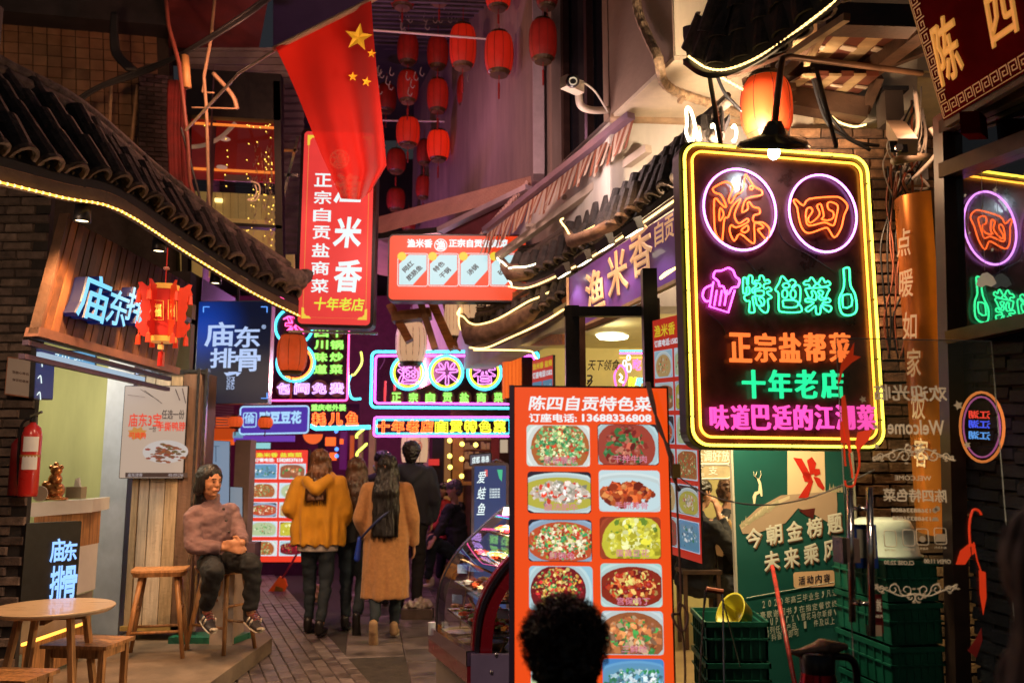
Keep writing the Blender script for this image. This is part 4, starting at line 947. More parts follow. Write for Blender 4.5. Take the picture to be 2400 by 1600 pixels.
MB().bar(at(872, 556, 9.1), at(1032, 540, 8.5), .06).build('front_bar', BLACK, bc); MB().bar(at(1032, 540, 8.5), at(1240, 440, 7.5), .09, .05).build('arm', mat('mauve_arm', (.4, .3, .38), .4, metal=.3, var=.1), bc)
tri = MB(); tri.add([at(1034, 545, 8.6), at(1236, 445, 7.6), at(1150, 552, 8.1)], [(0, 1, 2)]); tri.build('inner_cloth', mat('wine_cloth', (.12, .02, .03), .8, var=.2), bc)
cf = MB()
for k in range(22):
    f = k / 22; p = at(1112, 570, 8.0).lerp(at(1240, 425, 7.5), f); cf.ball(p, .04, sx=.5, seg=6)
cf.build('bead_trim', mat('pale_bead', (.5, .3, .28), .6, var=.1), bc)['kind'] = 'stuff'
# lower part of canopy: slatted layers behind the red sign
m = MB(); m.add([at(872, 552, 10.2), at(1150, 552, 10.2), at(1150, 700, 11.4), at(872, 640, 11.4)], [(0, 1, 2, 3)]); m.build('lower_cloth', mat('pin_brown', (.26, .14, .10), .7, var=.2), bc)

# ---------- near roof at the top right with led and rafters
e3 = [at(*q) for q in ((1612, 135, 4.35), (1650, 160, 4.2), (1690, 166, 4.1), (1740, 152, 4.0), (1800, 120, 3.85), (1870, 70, 3.65), (1960, 0, 3.45), (2060, -90, 3.2))]
roof('tiled_roof', 'near black tiled roof corner at the top right with led edge', e3, (-.12, .1, 1), (.16, .75), .15, .035, 0, BLACK, scale=.8)
led('led_strip', 'beaded led rope curving along the near roof at the top right', [p + V(0, -.03, -.01) for p in smooth(e3, 6)], .0065, LEDR, beads=.028)
led('led_strip', 'beaded led rope running behind the big red lantern to the junction box', smooth([at(*q) for q in ((1675, 172, 4.5), (1745, 212, 4.7), (1800, 232, 5.0), (1858, 245, 5.1), (1930, 258, 5.1), (1962, 284, 5.1), (2000, 297, 5.1), (2030, 292, 5.1))], 5), .0075, LEDR, beads=.035)
rf = thing('roof_underside', 'underside of the near roof with red and cream painted boards', 'roof', at(2000, 150, 4.3))
bt = [mat('board_redbrown', (.16, .04, .02), .6, var=.3), mat('board_cream', (.50, .33, .16), .7, var=.25)]
for (x0, y0, x1, y1, x2, y2, x3, y3, Y0, Y1, n) in ((1900, 55, 2145, 60, 2030, 158, 1828, 140, 4.1, 4.9, 6), (1885, 178, 2060, 178, 2010, 222, 1838, 205, 4.6, 5.1, 6)):
    for k in range(n):
        L = lambda xa, ya, xb, yb, f, Y: at(xa + (xb - xa) * f, ya + (yb - ya) * f, Y)
        a, b = L(x0, y0, x1, y1, k / n, Y0), L(x0, y0, x1, y1, (k + 1) / n, Y0); d, c_ = L(x3, y3, x2, y2, k / n, Y1), L(x3, y3, x2, y2, (k + 1) / n, Y1)
        MB().prism([a, b, c_, d], Z * (.03 if k % 2 else .015)).build('soffit_board', bt[(k + 1) % 2], rf)
        if k % 2 == 1:
            e = lambda p, q, f: p.lerp(q, f)
            MB().prism([e(a, d, .45) - Z * .004, e(b, c_, .5) - Z * .004, e(b, c_, .6) - Z * .004, e(a, d, .55) - Z * .004], Z * -.008).build('pale_batten', mat('pale_batten', (.7, .55, .4), .6, var=.1), rf)
for a, b, w_ in (((1800, 165, 5.0), (2040, 182, 5.0), .10), ((1830, 165, 4.9), (1960, 40, 4.2), .07), ((2030, 170, 4.8), (2170, 60, 4.1), .09), ((1925, 45, 4.0), (2140, 52, 4.0), .12), ((1850, 232, 5.1), (2026, 262, 5.1), .13), ((2026, 262, 5.1), (2060, 180, 4.9), .05), ((1770, 215, 4.9), (1860, 232, 5), .06), ((1745, 190, 4.7), (1860, 205, 4.9), .04), ((1700, 175, 4.4), (1850, 115, 4.3), .05), ((2030, 172, 4.85), (2215, 100, 4.2), .04)):
    MB().bar(at(*a), at(*b), w_).build('rafter', WOODD, rf)
MB().bar(at(1850, 130, 4.2), at(1985, 40, 3.7), .035).build('cream_rafter', bt[1], rf); MB().bar(at(1940, 60, 4.0), at(1890, 150, 4.6), .03).build('cream_rafter', bt[1], rf)

# ---------- pipes, cameras, junction box, wires
fx = thing('flexible_duct', 'tape wrapped flexible duct snaking over the cream soffit', 'duct', at(1740, 275, 5.2))
P = smooth([onR(1488, -30, .05), onR(1496, 30, .05), onR(1520, 90, .05), onR(1543, 140, .06)] + [gz(x, y, zs - .07) for x, y in ((1552, 186), (1575, 210), (1612, 226), (1680, 248), (1760, 278))], 8)
MB().tube(P, [.032 + .004 * ((i * 7) % 3 == 0) for i in range(len(P))], 8).build('duct', mat('tape_wrap', (.46, .30, .18), .6, var=.45, scale=25, bump=.3), fx)
MB().bar(gz(1602, 226, zs - .1), gz(1592, 240, zs - .12), .03).build('tape_end', PIPE, fx)
cctv = thing('security_camera', 'white dome elbow security camera by the dark upper window', 'camera', at(1420, 260, 6.0))
MB().tube(smooth([at(*q) for q in ((1425, 258, 6.1), (1385, 258, 6.0), (1360, 245, 5.95), (1356, 205, 5.9))], 6), .028, 8).build('elbow_arm', mat('cream_metal', (.5, .4, .33), .5), cctv, smooth=True)
MB().obox(at(1330, 200, 5.7), V(.13, .12, 0), V(0, 0, .085), V(-.05, .06, 0)).build('housing', mat('cream_metal', (.5, .4, .33), .5), cctv)
MB().ball(at(1342, 190, 5.68), .05, seg=12).build('lens_dome', mat('black_gloss', (.01, .01, .012), .08, var=0), cctv, smooth=True)
MB().lathe([(.022, 0), (.03, 0), (.03, .006), (.022, .006)], at(1343, 190, 5.62), 14, Matrix(((1, 0, 0), (0, 0, 1), (0, 1, 0)))).build('lens_ring', WHITEP, cctv)
MB().tube(smooth([at(1366, 192, 5.8), at(1395, 215, 5.9), at(1425, 262, 6.05)], 5), .008, 5).build('cable', CABLEW, cctv, smooth=True)
jb = thing('junction_box', 'grey brown junction box with pale wires on the cream wall', 'box', at(2100, 285, 4.9))
ja = at(2073, 212, 4.95); jbm = mat('box_brown', (.10, .07, .055), .5, var=.15)
MB().box((ja.x, ja.y, at(2073, 285, 4.95).z), (at(2116, 212, 4.95).x, 5.08, ja.z)).build('case', jbm, jb)
MB().box((ja.x - .012, ja.y - .012, ja.z), (at(2128, 205, 4.95).x, 5.09, ja.z + .025)).build('lid', mat('box_lid', (.03, .025, .025), .4, var=.1), jb)
c2 = thing('security_camera', 'large cream bullet security camera under the junction box', 'camera', at(2110, 370, 4.6))
d_ = (at(2118, 358, 4.25) - at(2090, 312, 4.7)); MB().obox(at(2076, 318, 4.7), V(.105, 0, 0), d_, V(0, -.02, .085)).build('housing', mat('beige_casing', (.55, .40, .28), .45, var=.1), c2)
q = at(2086, 358, 4.24); MB().obox(q, V(.09, 0, 0), V(0, .01, .065), V(0, -.01, 0)).build('front_glass', mat('black_gloss', (.01, .01, .012), .08), c2)
MB().tube([at(2096, 378, 4.3), at(2150, 368, 4.5), at(2185, 368, 4.8)], .022, 8).build('arm', mat('beige_casing', (.55, .40, .28), .45), c2, smooth=True)
MB().lathe([(.0, 0), (.02, 0), (.022, .01), (.0, .012)], at(2108, 345, 4.2), 12, Matrix(((1, 0, 0), (0, 0, 1), (0, 1, 0)))).build('lens', STEEL, c2)
wr = thing('wall_wires', 'loose tangle of white and rust wires beside the couplet board', 'wires', at(2120, 760, 4.9))
rw_ = random.Random(5)
for k in range(26):
    x0, y0 = rw_.uniform(2100, 2170), rw_.uniform(200, 420); x1, y1 = rw_.uniform(2090, 2150), rw_.uniform(380, 470)
    pts = [at(x0, y0, 4.75), at((x0 + x1) / 2 + rw_.uniform(-45, 45), (y0 + y1) / 2 + rw_.uniform(-25, 25), 4.6), at(x1, y1, 4.8)]
    MB().tube(smooth(pts, 6), rw_.choice((.004, .006, .008)), 5).build('wire', rw_.choice((CABLEW, CABLEW, CABLE, mat('rust_wire', (.3, .08, .04), .5))), wr, smooth=True)
for k in range(7):
    x = 2080 + k * 7; pts = [at(x, 390 + k * 6, 4.85)] + [at(x + rw_.uniform(-16, 16), 480 + 90 * j, 4.9) for j in range(5)]
    MB().tube(smooth(pts, 5), .006, 5).build('wire', mat('rust_wire', (.3, .08, .04), .5) if k % 2 else CABLE, wr, smooth=True)
for pts in ([(1905, 160), (1925, 240), (1960, 290), (2000, 330), (2060, 342)], [(1898, 160), (1935, 280), (1980, 320), (2040, 352)], [(1678, 172), (1700, 220), (1740, 262)]):
    MB().tube(smooth([at(x, y, 4.7) for x, y in pts], 6), .010, 6).build('wire', CABLE, wr, smooth=True)
for pts in ([(2140, 420), (2200, 350), (2180, 300)], [(2145, 215), (2150, 300), (2120, 350)]): MB().tube(smooth([at(x, y, 4.5) for x, y in pts], 6), .012, 6).build('wire', CABLEW, wr, smooth=True)
u0 = at(2135, 340, 4.8); MB().box((u0.x, 4.8, at(0, 420, 4.8).z), (u0.x + .09, 4.9, u0.z)).build('meter_box', mat('pale_box', (.5, .5, .52), .5, var=.2), wr)

# ---------- couplet board, lacquer board
Kf = frv(at(2096, 470, 4.55), at(2182, 446, 4.3), 1.78)
kb = thing('couplet_board', 'tall curved bronze board with gilt calligraphy right of the big neon sign', 'board', Kf.p(Kf.W / 2, Kf.H, 0))
BRZ = mat('bronze_lacquer', (.75, .22, .035), .3, metal=.6, var=.12, scale=3)
m = MB(); n = 10; vs = []
for k in range(n + 1):
    u = Kf.W * k / n; w_ = .05 * math.sin(math.pi * min(1, k / n * 1.0)) ; vs += [Kf.p(u, 0, w_), Kf.p(u, Kf.H, w_)]
m.add(vs, [(2 * k, 2 * k + 1, 2 * k + 3, 2 * k + 2) for k in range(n)]); m.build('panel', BRZ, kb, smooth=True)
MB().obox(Kf.p(0, 0, 0), Kf.a * Kf.W, Kf.b * Kf.H, Kf.n * -.04).build('backing', WOODD, kb)
for ch, x, y in (('点', 2124, 570), ('暖', 2130, 665), ('如', 2138, 765), ('家', 2148, 850), ('饭', 2158, 950), ('客', 2165, 1060)):
    mb = MB(); put(mb, Kf, ch, *loc_box(Kf, x + 14, y, .10, .15), w=.056, bold=.012, shear=.1); mb.build('gilt_character', GILT, kb)
Lf = Fr(at(2103, -90, 3.35), at(2103, -90, 3.35) + (at(2400, 172, 3.2) - at(2212, 284, 3.75)) * 2.2, at(2212, 284, 3.75))
lb_ = thing('lacquer_board', 'dark red lacquer board with golden characters and key border at the top right', 'board', Lf.p(0, Lf.H, 0))
slab(Lf, [(0, 0), (Lf.W, 0), (Lf.W, Lf.H), (0, Lf.H)], -.05, 0, 'panel', mat('red_lacquer', (.13, .006, .008), .9, var=.15), lb_)
MB().bar(Lf.p(0, Lf.H + .012, -.02), Lf.p(Lf.W, Lf.H + .012, -.02), .03, .06).build('edge', WOODD, lb_)
MATS['red_lacquer'].node_tree.nodes['Principled BSDF'].inputs['Specular IOR Level'].default_value = 0
KEY = mat('key_border', (.55, .26, .10), .4, var=.1, emis=(.8, .35, .12), es=.25)
def key(fr, u, v, s, flip, mb):
    t = s * .1
    P = [(0, 1), (0, 0), (.86, 0), (.86, .75), (.3, .75), (.3, .38), (.58, .38)]
    for i in range(len(P) - 1):
        (a, b), (c_, d_) = P[i], P[i + 1]
        if flip: a, b, c_, d_ = b, a, d_, c_
        x0, x1 = sorted((a, c_)); y0, y1 = sorted((b, d_)); x0 -= .05; y0 -= .05; x1 += .05; y1 += .05
        mb.add([fr.p(u + x * s, v + y * s, .003) for x, y in ((x0, y0), (x1, y0), (x1, y1), (x0, y1))], [(0, 1, 2, 3)])
kbm = MB(); s_ = .052; v = Lf.H - .075; u = .018
while u < Lf.W: key(Lf, u, v, s_, False, kbm); u += s_ * 1.12
v = Lf.H - .075 - s_ * 1.12
while v > 0: key(Lf, .018, v, s_, True, kbm); v -= s_ * 1.12
for a, b in (((.008, Lf.H - .012), (Lf.W, Lf.H - .012)), ((.008, 0), (.008, Lf.H - .012))): kbm.bar(Lf.p(*a, .003), Lf.p(*b, .003), .004, .002)
kbm.build('key_border', KEY, lb_)['kind'] = 'stuff'
GOLD = mat('gold_brush', (.80, .38, .09), .35, metal=.35, var=.12, emis=(1, .42, .08), es=.4)
for ch, x, y, wd, hg in (('陈', 2228, 110, .17, .28), ('四', 2356, 30, .16, .20)):
    mb = MB(); u, v = Lf.loc(x, y); put(mb, Lf, ch, u - wd / 2, v - hg / 2, u + wd / 2, v + hg / 2, w=.02, bold=.022, style='block', tube=.006, thick=1, shear=.1); mb.build('gold_character', GOLD, lb_)
p = at(2248, 262, 3.5); bk = thing('lacquer_block', 'small dark red lacquered block under the golden character board', 'ornament', p)
MB().obox(p, V(.08, -.01, 0), V(.0, .0, -.10), V(.10, .12, .02)).build('block', mat('red_lacquer', (.06, .01, .01), .2), bk)
# ================================================================ CENTRE: signs, lanterns
def case(fr, name, label, cat, depth=.1, r=.03, pad=.012, face=None, fm=None, m=None, group=None):
    t = thing(name, label, cat, fr.p(fr.W / 2, fr.H, 0), group)
    slab(fr, rrect(-pad, -pad, fr.W + pad, fr.H + pad, r + pad), -depth, 0, 'case', m or BLACK, t)
    if face: patch(fr, rrect(0, 0, fr.W, fr.H, r), .002, face, 'face', t, fm)
    return t
# ---------- tall red sign
Rf = Fr(at(714, 308, 7.6), at(878, 312, 7.6), at(712, 758, 7.6)); Rf = frv(Rf.o, Rf.o + Rf.a * Rf.W, Rf.H)
rs = case(Rf, 'shop_sign', 'tall red light box sign with white vertical characters half covered by the flag', 'shop sign', .16, .03, .03)
RF = glow('red_backlit', (.72, .045, .04), 1.0, (.2, .02, .02), .12); slab(Rf, rrect(0, 0, Rf.W, Rf.H, .04), 0, .004, 'red_face', RF, rs)
SW = glow('sign_white', (.82, .95, .95), 1.05); SY = glow('sign_yellow', (.80, .85, .05), 1.0); SGD = glow('sign_gold', (.85, .35, .06), .9)
u0, v0, u1, v1 = .045, .05, Rf.W - .04, Rf.H - .06
MB().tube([Rf.p(u, v, .006) for u, v in ((u0, v0), (u1, v0), (u1, v1), (u0, v1))], .0022, 4, True).build('gold_line', SGD, rs)
for (u, v, a, b) in ((u0, v0, 1, 1), (u1, v0, -1, 1), (u1, v1, -1, -1), (u0, v1, 1, -1)):
    s = .075; patch(Rf, [(u - a * .012, v - b * .012), (u + a * s, v - b * .012), (u + a * s * .8, v + b * .01), (u + a * s * .4, v + b * .014), (u + a * s * .3, v + b * s * .35), (u + a * .012, v + b * s * .45), (u + a * .01, v + b * s * 1.1), (u - a * .012, v + b * s * 1.2)], .008, (.85, .6, .05), 'gold_corner', rs)
text(Rf, '正宗自贡盐商菜', (738, 402, 770, 692), 'side_text', SW, rs, vert=True, w=.007, bold=.018)
for ch, y0, y1 in (('渔', 405, 478), ('米', 508, 582), ('香', 608, 686)): text(Rf, ch, (784, y0, 848, y1), 'main_character', SW, rs, w=.007, bold=.03, shear=.08)
text(Rf, '十年老店', (737, 696, 853, 730), 'slogan', SY, rs, w=.007, bold=.02, shear=.12)
neon(Rf, circ(*Rf.loc(796, 374), .085, 24), .008, .008, 'logo_ring', SW, rs); text(Rf, '渔', (778, 356, 814, 392), 'logo', SW, rs, w=.007, bold=.03)
MB().bar(Rf.p(-.1, Rf.H + .06, -.08), Rf.p(Rf.W + .06, Rf.H + .06, -.08), .02).build('support_bar', STEEL, rs)
# ---------- flag with five stars
fl = thing('flag', 'red flag with five yellow stars hanging from a slanting pole', 'flag', at(800, 470, 7.0))
FR_ = mat('flag_cloth', (.62, .015, .006), .75, var=.12, scale=3, sheen=.3)
nt = FR_.node_tree; N = nt.nodes; bs_ = N['Principled BSDF']; tl = N.new('ShaderNodeBsdfTranslucent'); tl.inputs[0].default_value = (.8, .03, .01, 1); mx = N.new('ShaderNodeMixShader'); mx.inputs[0].default_value = .5
tp_ = N.new('ShaderNodeBsdfTransparent'); tp_.inputs[0].default_value = (.9, .12, .05, 1); mx2 = N.new('ShaderNodeMixShader'); mx2.inputs[0].default_value = .22
out = N['Material Output']; nt.links.new(bs_.outputs[0], mx.inputs[1]); nt.links.new(tl.outputs[0], mx.inputs[2]); nt.links.new(mx.outputs[0], mx2.inputs[1]); nt.links.new(tp_.outputs[0], mx2.inputs[2]); nt.links.new(mx2.outputs[0], out.inputs[0])
FY = 6.9
top = [(646, 112), (700, 86), (760, 56), (820, 28), (868, 4)]
# rows of the cloth in photo pixels (left edge, right edge) down the flag
left = [(646, 112), (672, 165), (700, 230), (728, 300), (752, 360), (776, 412), (800, 466)]
right = [(870, 2), (876, 90), (884, 175), (893, 250), (900, 320), (906, 388), (870, 448)]
nu, nv = 24, 30; vs = []
def lerp_px(L, f):
    f *= len(L) - 1; i = min(int(f), len(L) - 2); t = f - i; return L[i][0] + (L[i + 1][0] - L[i][0]) * t, L[i][1] + (L[i + 1][1] - L[i][1]) * t
def flagp(s, t, off=0):
    a, b = lerp_px(left, t), lerp_px(right, t); x = a[0] + (b[0] - a[0]) * s; y = a[1] + (b[1] - a[1]) * s
    if t > .8: y += (t - .8) * 5 * (-40 * max(0, s - .62) + (22 * s if s < .7 else 15))
    dY = .075 * math.sin(s * 11 + t * 1.5) * (.25 + t) + .05 * math.sin(s * 5 - 1)
    return at(x, y, FY + dY - off)
for j in range(nv + 1):
    for i in range(nu + 1): vs.append(flagp(i / nu, j / nv))
m = MB(); m.add(vs, [(j * (nu + 1) + i, j * (nu + 1) + i + 1, (j + 1) * (nu + 1) + i + 1, (j + 1) * (nu + 1) + i) for j in range(nv) for i in range(nu)]); m.build('cloth', FR_, fl, smooth=True)
STARM = mat('star_yellow', (.90, .50, .03), .7, var=.1, emis=(1, .5, .02), es=.16)
def star(cx, cy, r, rot_, name):
    P = []
    for k in range(10):
        a = R(rot_ + 36 * k); q = r if k % 2 == 0 else r * .42; P.append((cx + q * math.sin(a), cy - q * math.cos(a)))
    mb = MB(); c0 = at(cx, cy, FY - .10)
    def fit(x, y):
        s = (x - lerp_px(left, .3)[0]) / 200; return at(x, y, FY - .13)
    mb.add([c0] + [fit(*p) for p in P], [(0, k + 1, (k + 1) % 10 + 1) for k in range(10)]); mb.build(name, STARM, fl)
star(840, 88, 34, 8, 'large_star'); star(871, 126, 11, 5, 'small_star'); star(827, 180, 12, 0, 'small_star'); star(859, 192, 12, 12, 'small_star')
MB().tube([at(640, 116, FY), at(872, 0, FY), at(900, -14, FY)], [.022, .024, .02], 8).build('cloth_sleeve', mat('sleeve_cloth', (.55, .33, .2), .7, var=.2), fl)
MB().tube([at(435, 306, 7.6), at(560, 172, 7.2), at(645, 118, FY)], .013, 8).build('pole', mat('pole_cream', (.5, .36, .26), .5, var=.15), fl)
# ---------- red lanterns overhead
LANC = mat('lantern_red', (.42, .012, .008), .65, var=.25, scale=4, emis=(1, .03, .005), es=.14)
def lantern(name, label, p, r, h, m, cap=None, tassel=True, ribs=10, group='red lanterns hung over the lane', cat='lantern', sq=.8):
    t = thing(name, label, cat, p, group); mb = MB(); prof = []
    for k in range(11):
        a = k / 10; z = h * (a - .5); e = abs(a - .5) * 2; rr = r * (1 - (1 - sq) * e ** 3); prof.append((rr, z))
    n = 30; vs = []
    for k in range(n):
        tt = 6.2832 * k / n; bul = 1 + .02 * (abs(math.sin(tt * ribs / 2)))
        for rr, z in prof: vs.append(p + V(rr * bul * math.cos(tt), rr * bul * math.sin(tt), z))
    c = len(prof); mb.add(vs, [(k * c + i, ((k + 1) % n) * c + i, ((k + 1) % n) * c + i + 1, k * c + i + 1) for k in range(n) for i in range(c - 1)]); mb.build('shade', m, t, smooth=True)
    cm = cap or mat('lantern_cap', (.10, .05, .02), .5, var=.4, metal=.3)
    for s in (-1, 1): MB().lathe([(0, s * (h / 2 + .10 * h)), (r * .62, s * (h / 2 + .10 * h)), (r * .66, s * (h / 2 + .05 * h)), (r * .80, s * (h / 2 - .005)), (0, s * (h / 2 - .01))], p, 16).build('top_cap' if s > 0 else 'bottom_cap', cm, t)
    rb = MB()
    for k in range(ribs):
        tt = 6.2832 * k / ribs; rb.tube([p + V(rr * 1.012 * math.cos(tt), rr * 1.012 * math.sin(tt), z) for rr, z in prof[::2]], r * .018, 4)
    rb.build('ribs', mat('lantern_rib', (.12, .01, .005), .6, var=0), t)['kind'] = 'stuff'
    MB().tube([p + V(0, 0, h * .58), p + V(0, 0, h * 1.1)], r * .03, 5).build('cord', mat('tassel_red', (.28, .01, .01), .7, var=.2), t)
    if tassel: MB().tube([p + V(0, 0, -h * .6), p + V(0, 0, -h * .8), p + V(0, 0, -h * .84), p + V(0, 0, -h * 1.25)], [r * .03, r * .03, r * .09, r * .07], 6).build('tassel', MATS['tassel_red'], t)
    return t
LL = [((1052, 1118, 60, 160), 9.2, 'bright red lantern in the middle of the top row', .55), ((1134, 1205, 78, 176), 8.2, 'red lantern with gold cap in the top row left of the rightmost', .55), ((1238, 1307, 48, 145), 7.0, 'dark red lantern with long tassel furthest right by the wall', .12),
      ((930, 982, 82, 150), 10.5, 'dim red lantern at the left of the top row beside the flag', .05), ((1000, 1052, 88, 160), 10.5, 'dim red lantern left of the bright one in the top row', .08), ((930, 982, 168, 240), 10.5, 'dim red lantern second row beside the flag', .12),
      ((1000, 1052, 188, 262), 10.6, 'dim red lantern in the middle of the second row', .22), ((1070, 1120, 176, 250), 10.6, 'dim red lantern right in the second row', .10), ((928, 985, 278, 342), 11, 'glowing red lantern left in the third row beside the flag', .6),
      ((1000, 1055, 308, 376), 11, 'brightest small red lantern in the middle of the third row', 1.1), ((1068, 1120, 284, 352), 11, 'red lantern right in the third row', .32), ((905, 952, 352, 404), 12, 'very dim lantern left in the fourth row', .05),
      ((974, 1010, 414, 464), 12.5, 'small dim lantern hanging over the pale awning', .09), ((906, 950, 444, 492), 12.5, 'very dim lantern lowest beside the red sign', .04), ((880, 930, 200, 262), 12, 'very dim lantern just right of the flag edge', .02), ((955, 1000, 120, 175), 13, 'small dim lantern deep behind the top rows', .03), ((1020, 1060, 262, 300), 13, 'small dim lantern between the second and third rows', .04), ((1085, 1122, 395, 440), 12, 'small dim lantern above the pale awning on the right', .04), ((940, 975, 500, 540), 13, 'lowest small dim lantern above the orange sign', .03), ((1030, 1066, 440, 484), 13, 'small dim lantern right of the one over the pale awning', .03), ((976, 1012, 330, 384), 12, 'very dim lantern behind the brightest one', .03),
      ((1136, 1200, -40, 22), 8.2, 'bright lantern cut by the top edge of the picture', .6), ((1000, 1060, -60, 10), 9.4, 'dim lantern cut by the top edge left of the bright one', .05), ((1254, 1310, -50, 20), 7, 'dark lantern cut by the top edge beside the wall', .01), ((912, 975, -40, 20), 9.4, 'dim lantern at the top edge beside the flag', .03)]
for k, ((x0, x1, y0, y1), Y, lab, e) in enumerate(LL):
    p = at((x0 + x1) / 2, (y0 + y1) / 2, Y); r = (x1 - x0) / 4000 * Y; h = (y1 - y0) / 2000 * Y * .96
    lm = MATS.get('lan%.2f' % e) or mat('lan%.2f' % e, (.24, .006, .005), .65, var=.4, scale=4, emis=(1, .022, .003), es=e * .45); lm.name = 'lantern_silk'
    lantern('red_lantern', lab, p, r, h, lm)
hook = mat('hook_grey', (.35, .28, .26), .5, var=.1); 
hg = thing('hook_lights', 'rows of pale curled hooks hanging among the red lanterns', 'lights', at(960, 250, 10.4)); m = MB()
for (x, y, n) in ((905, 180, 7), (975, 190, 5), (1110, 190, 5), (945, 25, 8), (1060, 40, 6), (1190, 32, 8), (1010, 20, 6)):
    for k in range(n):
        a = x + rnd.uniform(-22, 22); b = y + rnd.uniform(-18, 45); m.tube(smooth([at(a, b - 14, 10.2), at(a - 3, b, 10.2), at(a + 3, b + 6, 10.2), at(a + 7, b, 10.2)], 3), .006, 4)
m.build('hooks', hook, hg)['kind'] = 'stuff'
for (x, y, c_) in ((1055, 176, (.5, .1, .6)), (1068, 174, (.9, .6, .35)), (1057, 222, (.4, .2, .7))): MB().box(tuple(at(x - 7, y + 9, 13)), tuple(at(x + 7, y - 9, 13.05))).build('distant_window', glow('far_win%d' % x, c_, .8), fe)
# ---------- orange horizontal sign
Of = fpx((914, 552, 7.85), (1232, 554, 7.85), (916, 702, 7.85)); Of = frv(Of.o, Of.o + Of.a * Of.W, Of.H)
osn = case(Of, 'shop_sign', 'wide orange light box sign with four white dish cards', 'shop sign', .14, .04, .015, C('f03c06'))
text(Of, '渔米香', (954, 560, 1014, 581), 'name', SW, osn, w=.004, bold=.045); text(Of, '正宗自贡盐商菜', (1052, 560, 1191, 581), 'name', SW, osn, w=.004, bold=.045)
neon(Of, circ(*Of.loc(1033, 575), .058, 24), .005, .004, 'logo_ring', SW, osn); text(Of, '渔', (1021, 563, 1045, 587), 'logo', SW, osn, w=.004, bold=.04)
BL = C('bfe6ec')
for k, (s1, s2) in enumerate((('网红', '肥肠鱼'), ('特色', '干锅'), ('汤锅', ''), ('砂锅', ''))):
    x0 = 936 + k * 72; u0, v0, u1, v1 = rect(Of, x0, 597, x0 + 63, 668); d = .09
    MB().tube([Of.p(u, v, .004) for u, v in rrect(u0 - .012, v0 - .012, u1 + .012, v1 + .012, .02, 3)], .0028, 4, True).build('card_line', SW, osn)
    cd = patch(Of, [(u0 + d, v0), (u1, v0), (u1, v0 + (v1 - v0) * .5), (u1 - d * 1.4, v1), (u0, v1), (u0, v0 + d)], .004, BL, 'dish_card', osn)
    mb = MB(); cu, cv = (u0 + u1) / 2, (v0 + v1) / 2
    dk = glow('print_dark', (.02, .05, .06), .3)
    for j, s in enumerate((s1, s2)):
        if s: hw = .030 * len(s); o_ = (-.03, .03)[j] if s2 else 0; put(mb, Of, s, cu - hw + o_ - .015, cv - .027 + o_, cu + hw + o_ - .015, cv + .027 + o_, w=.006, rot=R(45), bold=.025)
    mb.build('dish_name', dk, cd)
    patch(Of, circ(u0 + .025, v0 + .017, .042, 14), .007, (.85, .62, .03), 'gold_badge', osn)
# robot-like cream lanterns and carved beams behind it
crl = mat('cream_silk', (.62, .45, .28), .6, var=.12, scale=3, emis=(.9, .52, .28), es=.55)
for lab, (x0, x1, y0, y1), Y in (('cream lantern with black marks left of the carved beams', (928, 1000, 755, 850), 10.3), ('tall cream lantern half behind the carved beams', (1040, 1080, 690, 790), 8.9), ('round cream lantern with a dark character under the orange sign', (1072, 1150, 680, 752), 8.6)):
    t = lantern('cream_lantern', lab, at((x0 + x1) / 2, (y0 + y1) / 2, Y), (x1 - x0) / 4000 * Y, (y1 - y0) / 2000 * Y, crl, tassel=False, ribs=14, group='cream lanterns behind the orange sign', sq=.7)
q = Fr(at(1112, 700, 8.3), at(1140, 700, 8.3), at(1112, 724, 8.3)); text(q, '鱼', (1114, 700, 1142, 722), 'lantern_mark', mat('mark_brown', (.08, .02, .01), .6), bpy.data.objects['cream_lantern.002'], w=0, bold=.03)
bmz = thing('carved_beams', 'slanting weathered timber beams between cream lanterns', 'beams', at(1010, 830, 10.5))
for a, b, w_, mm in (((980, 690, 10.4), (1020, 845, 10.4), .16, WOODX), ((1005, 690, 10.6), (1062, 850, 10.6), .22, ORW), ((1040, 700, 10.8), (1070, 860, 10.8), .12, WOODX), ((915, 715, 10.6), (960, 800, 10.6), .2, ORW), ((920, 745, 10.5), (1010, 735, 10.5), .25, WOODX), ((1150, 690, 10.5), (1170, 800, 10.5), .14, ORW), ((1190, 690, 10.6), (1196, 730, 10.6), .14, WOODX), ((1072, 815, 10.4), (1070, 850, 10.4), .2, WOODX)):
    a, b = (a[0], a[1], a[2] - 1.9), (b[0], min(b[1], 818), b[2] - 1.9); MB().bar(at(*a), at(*b), w_ * .82, w_ * .4).build('beam', mm, bmz)
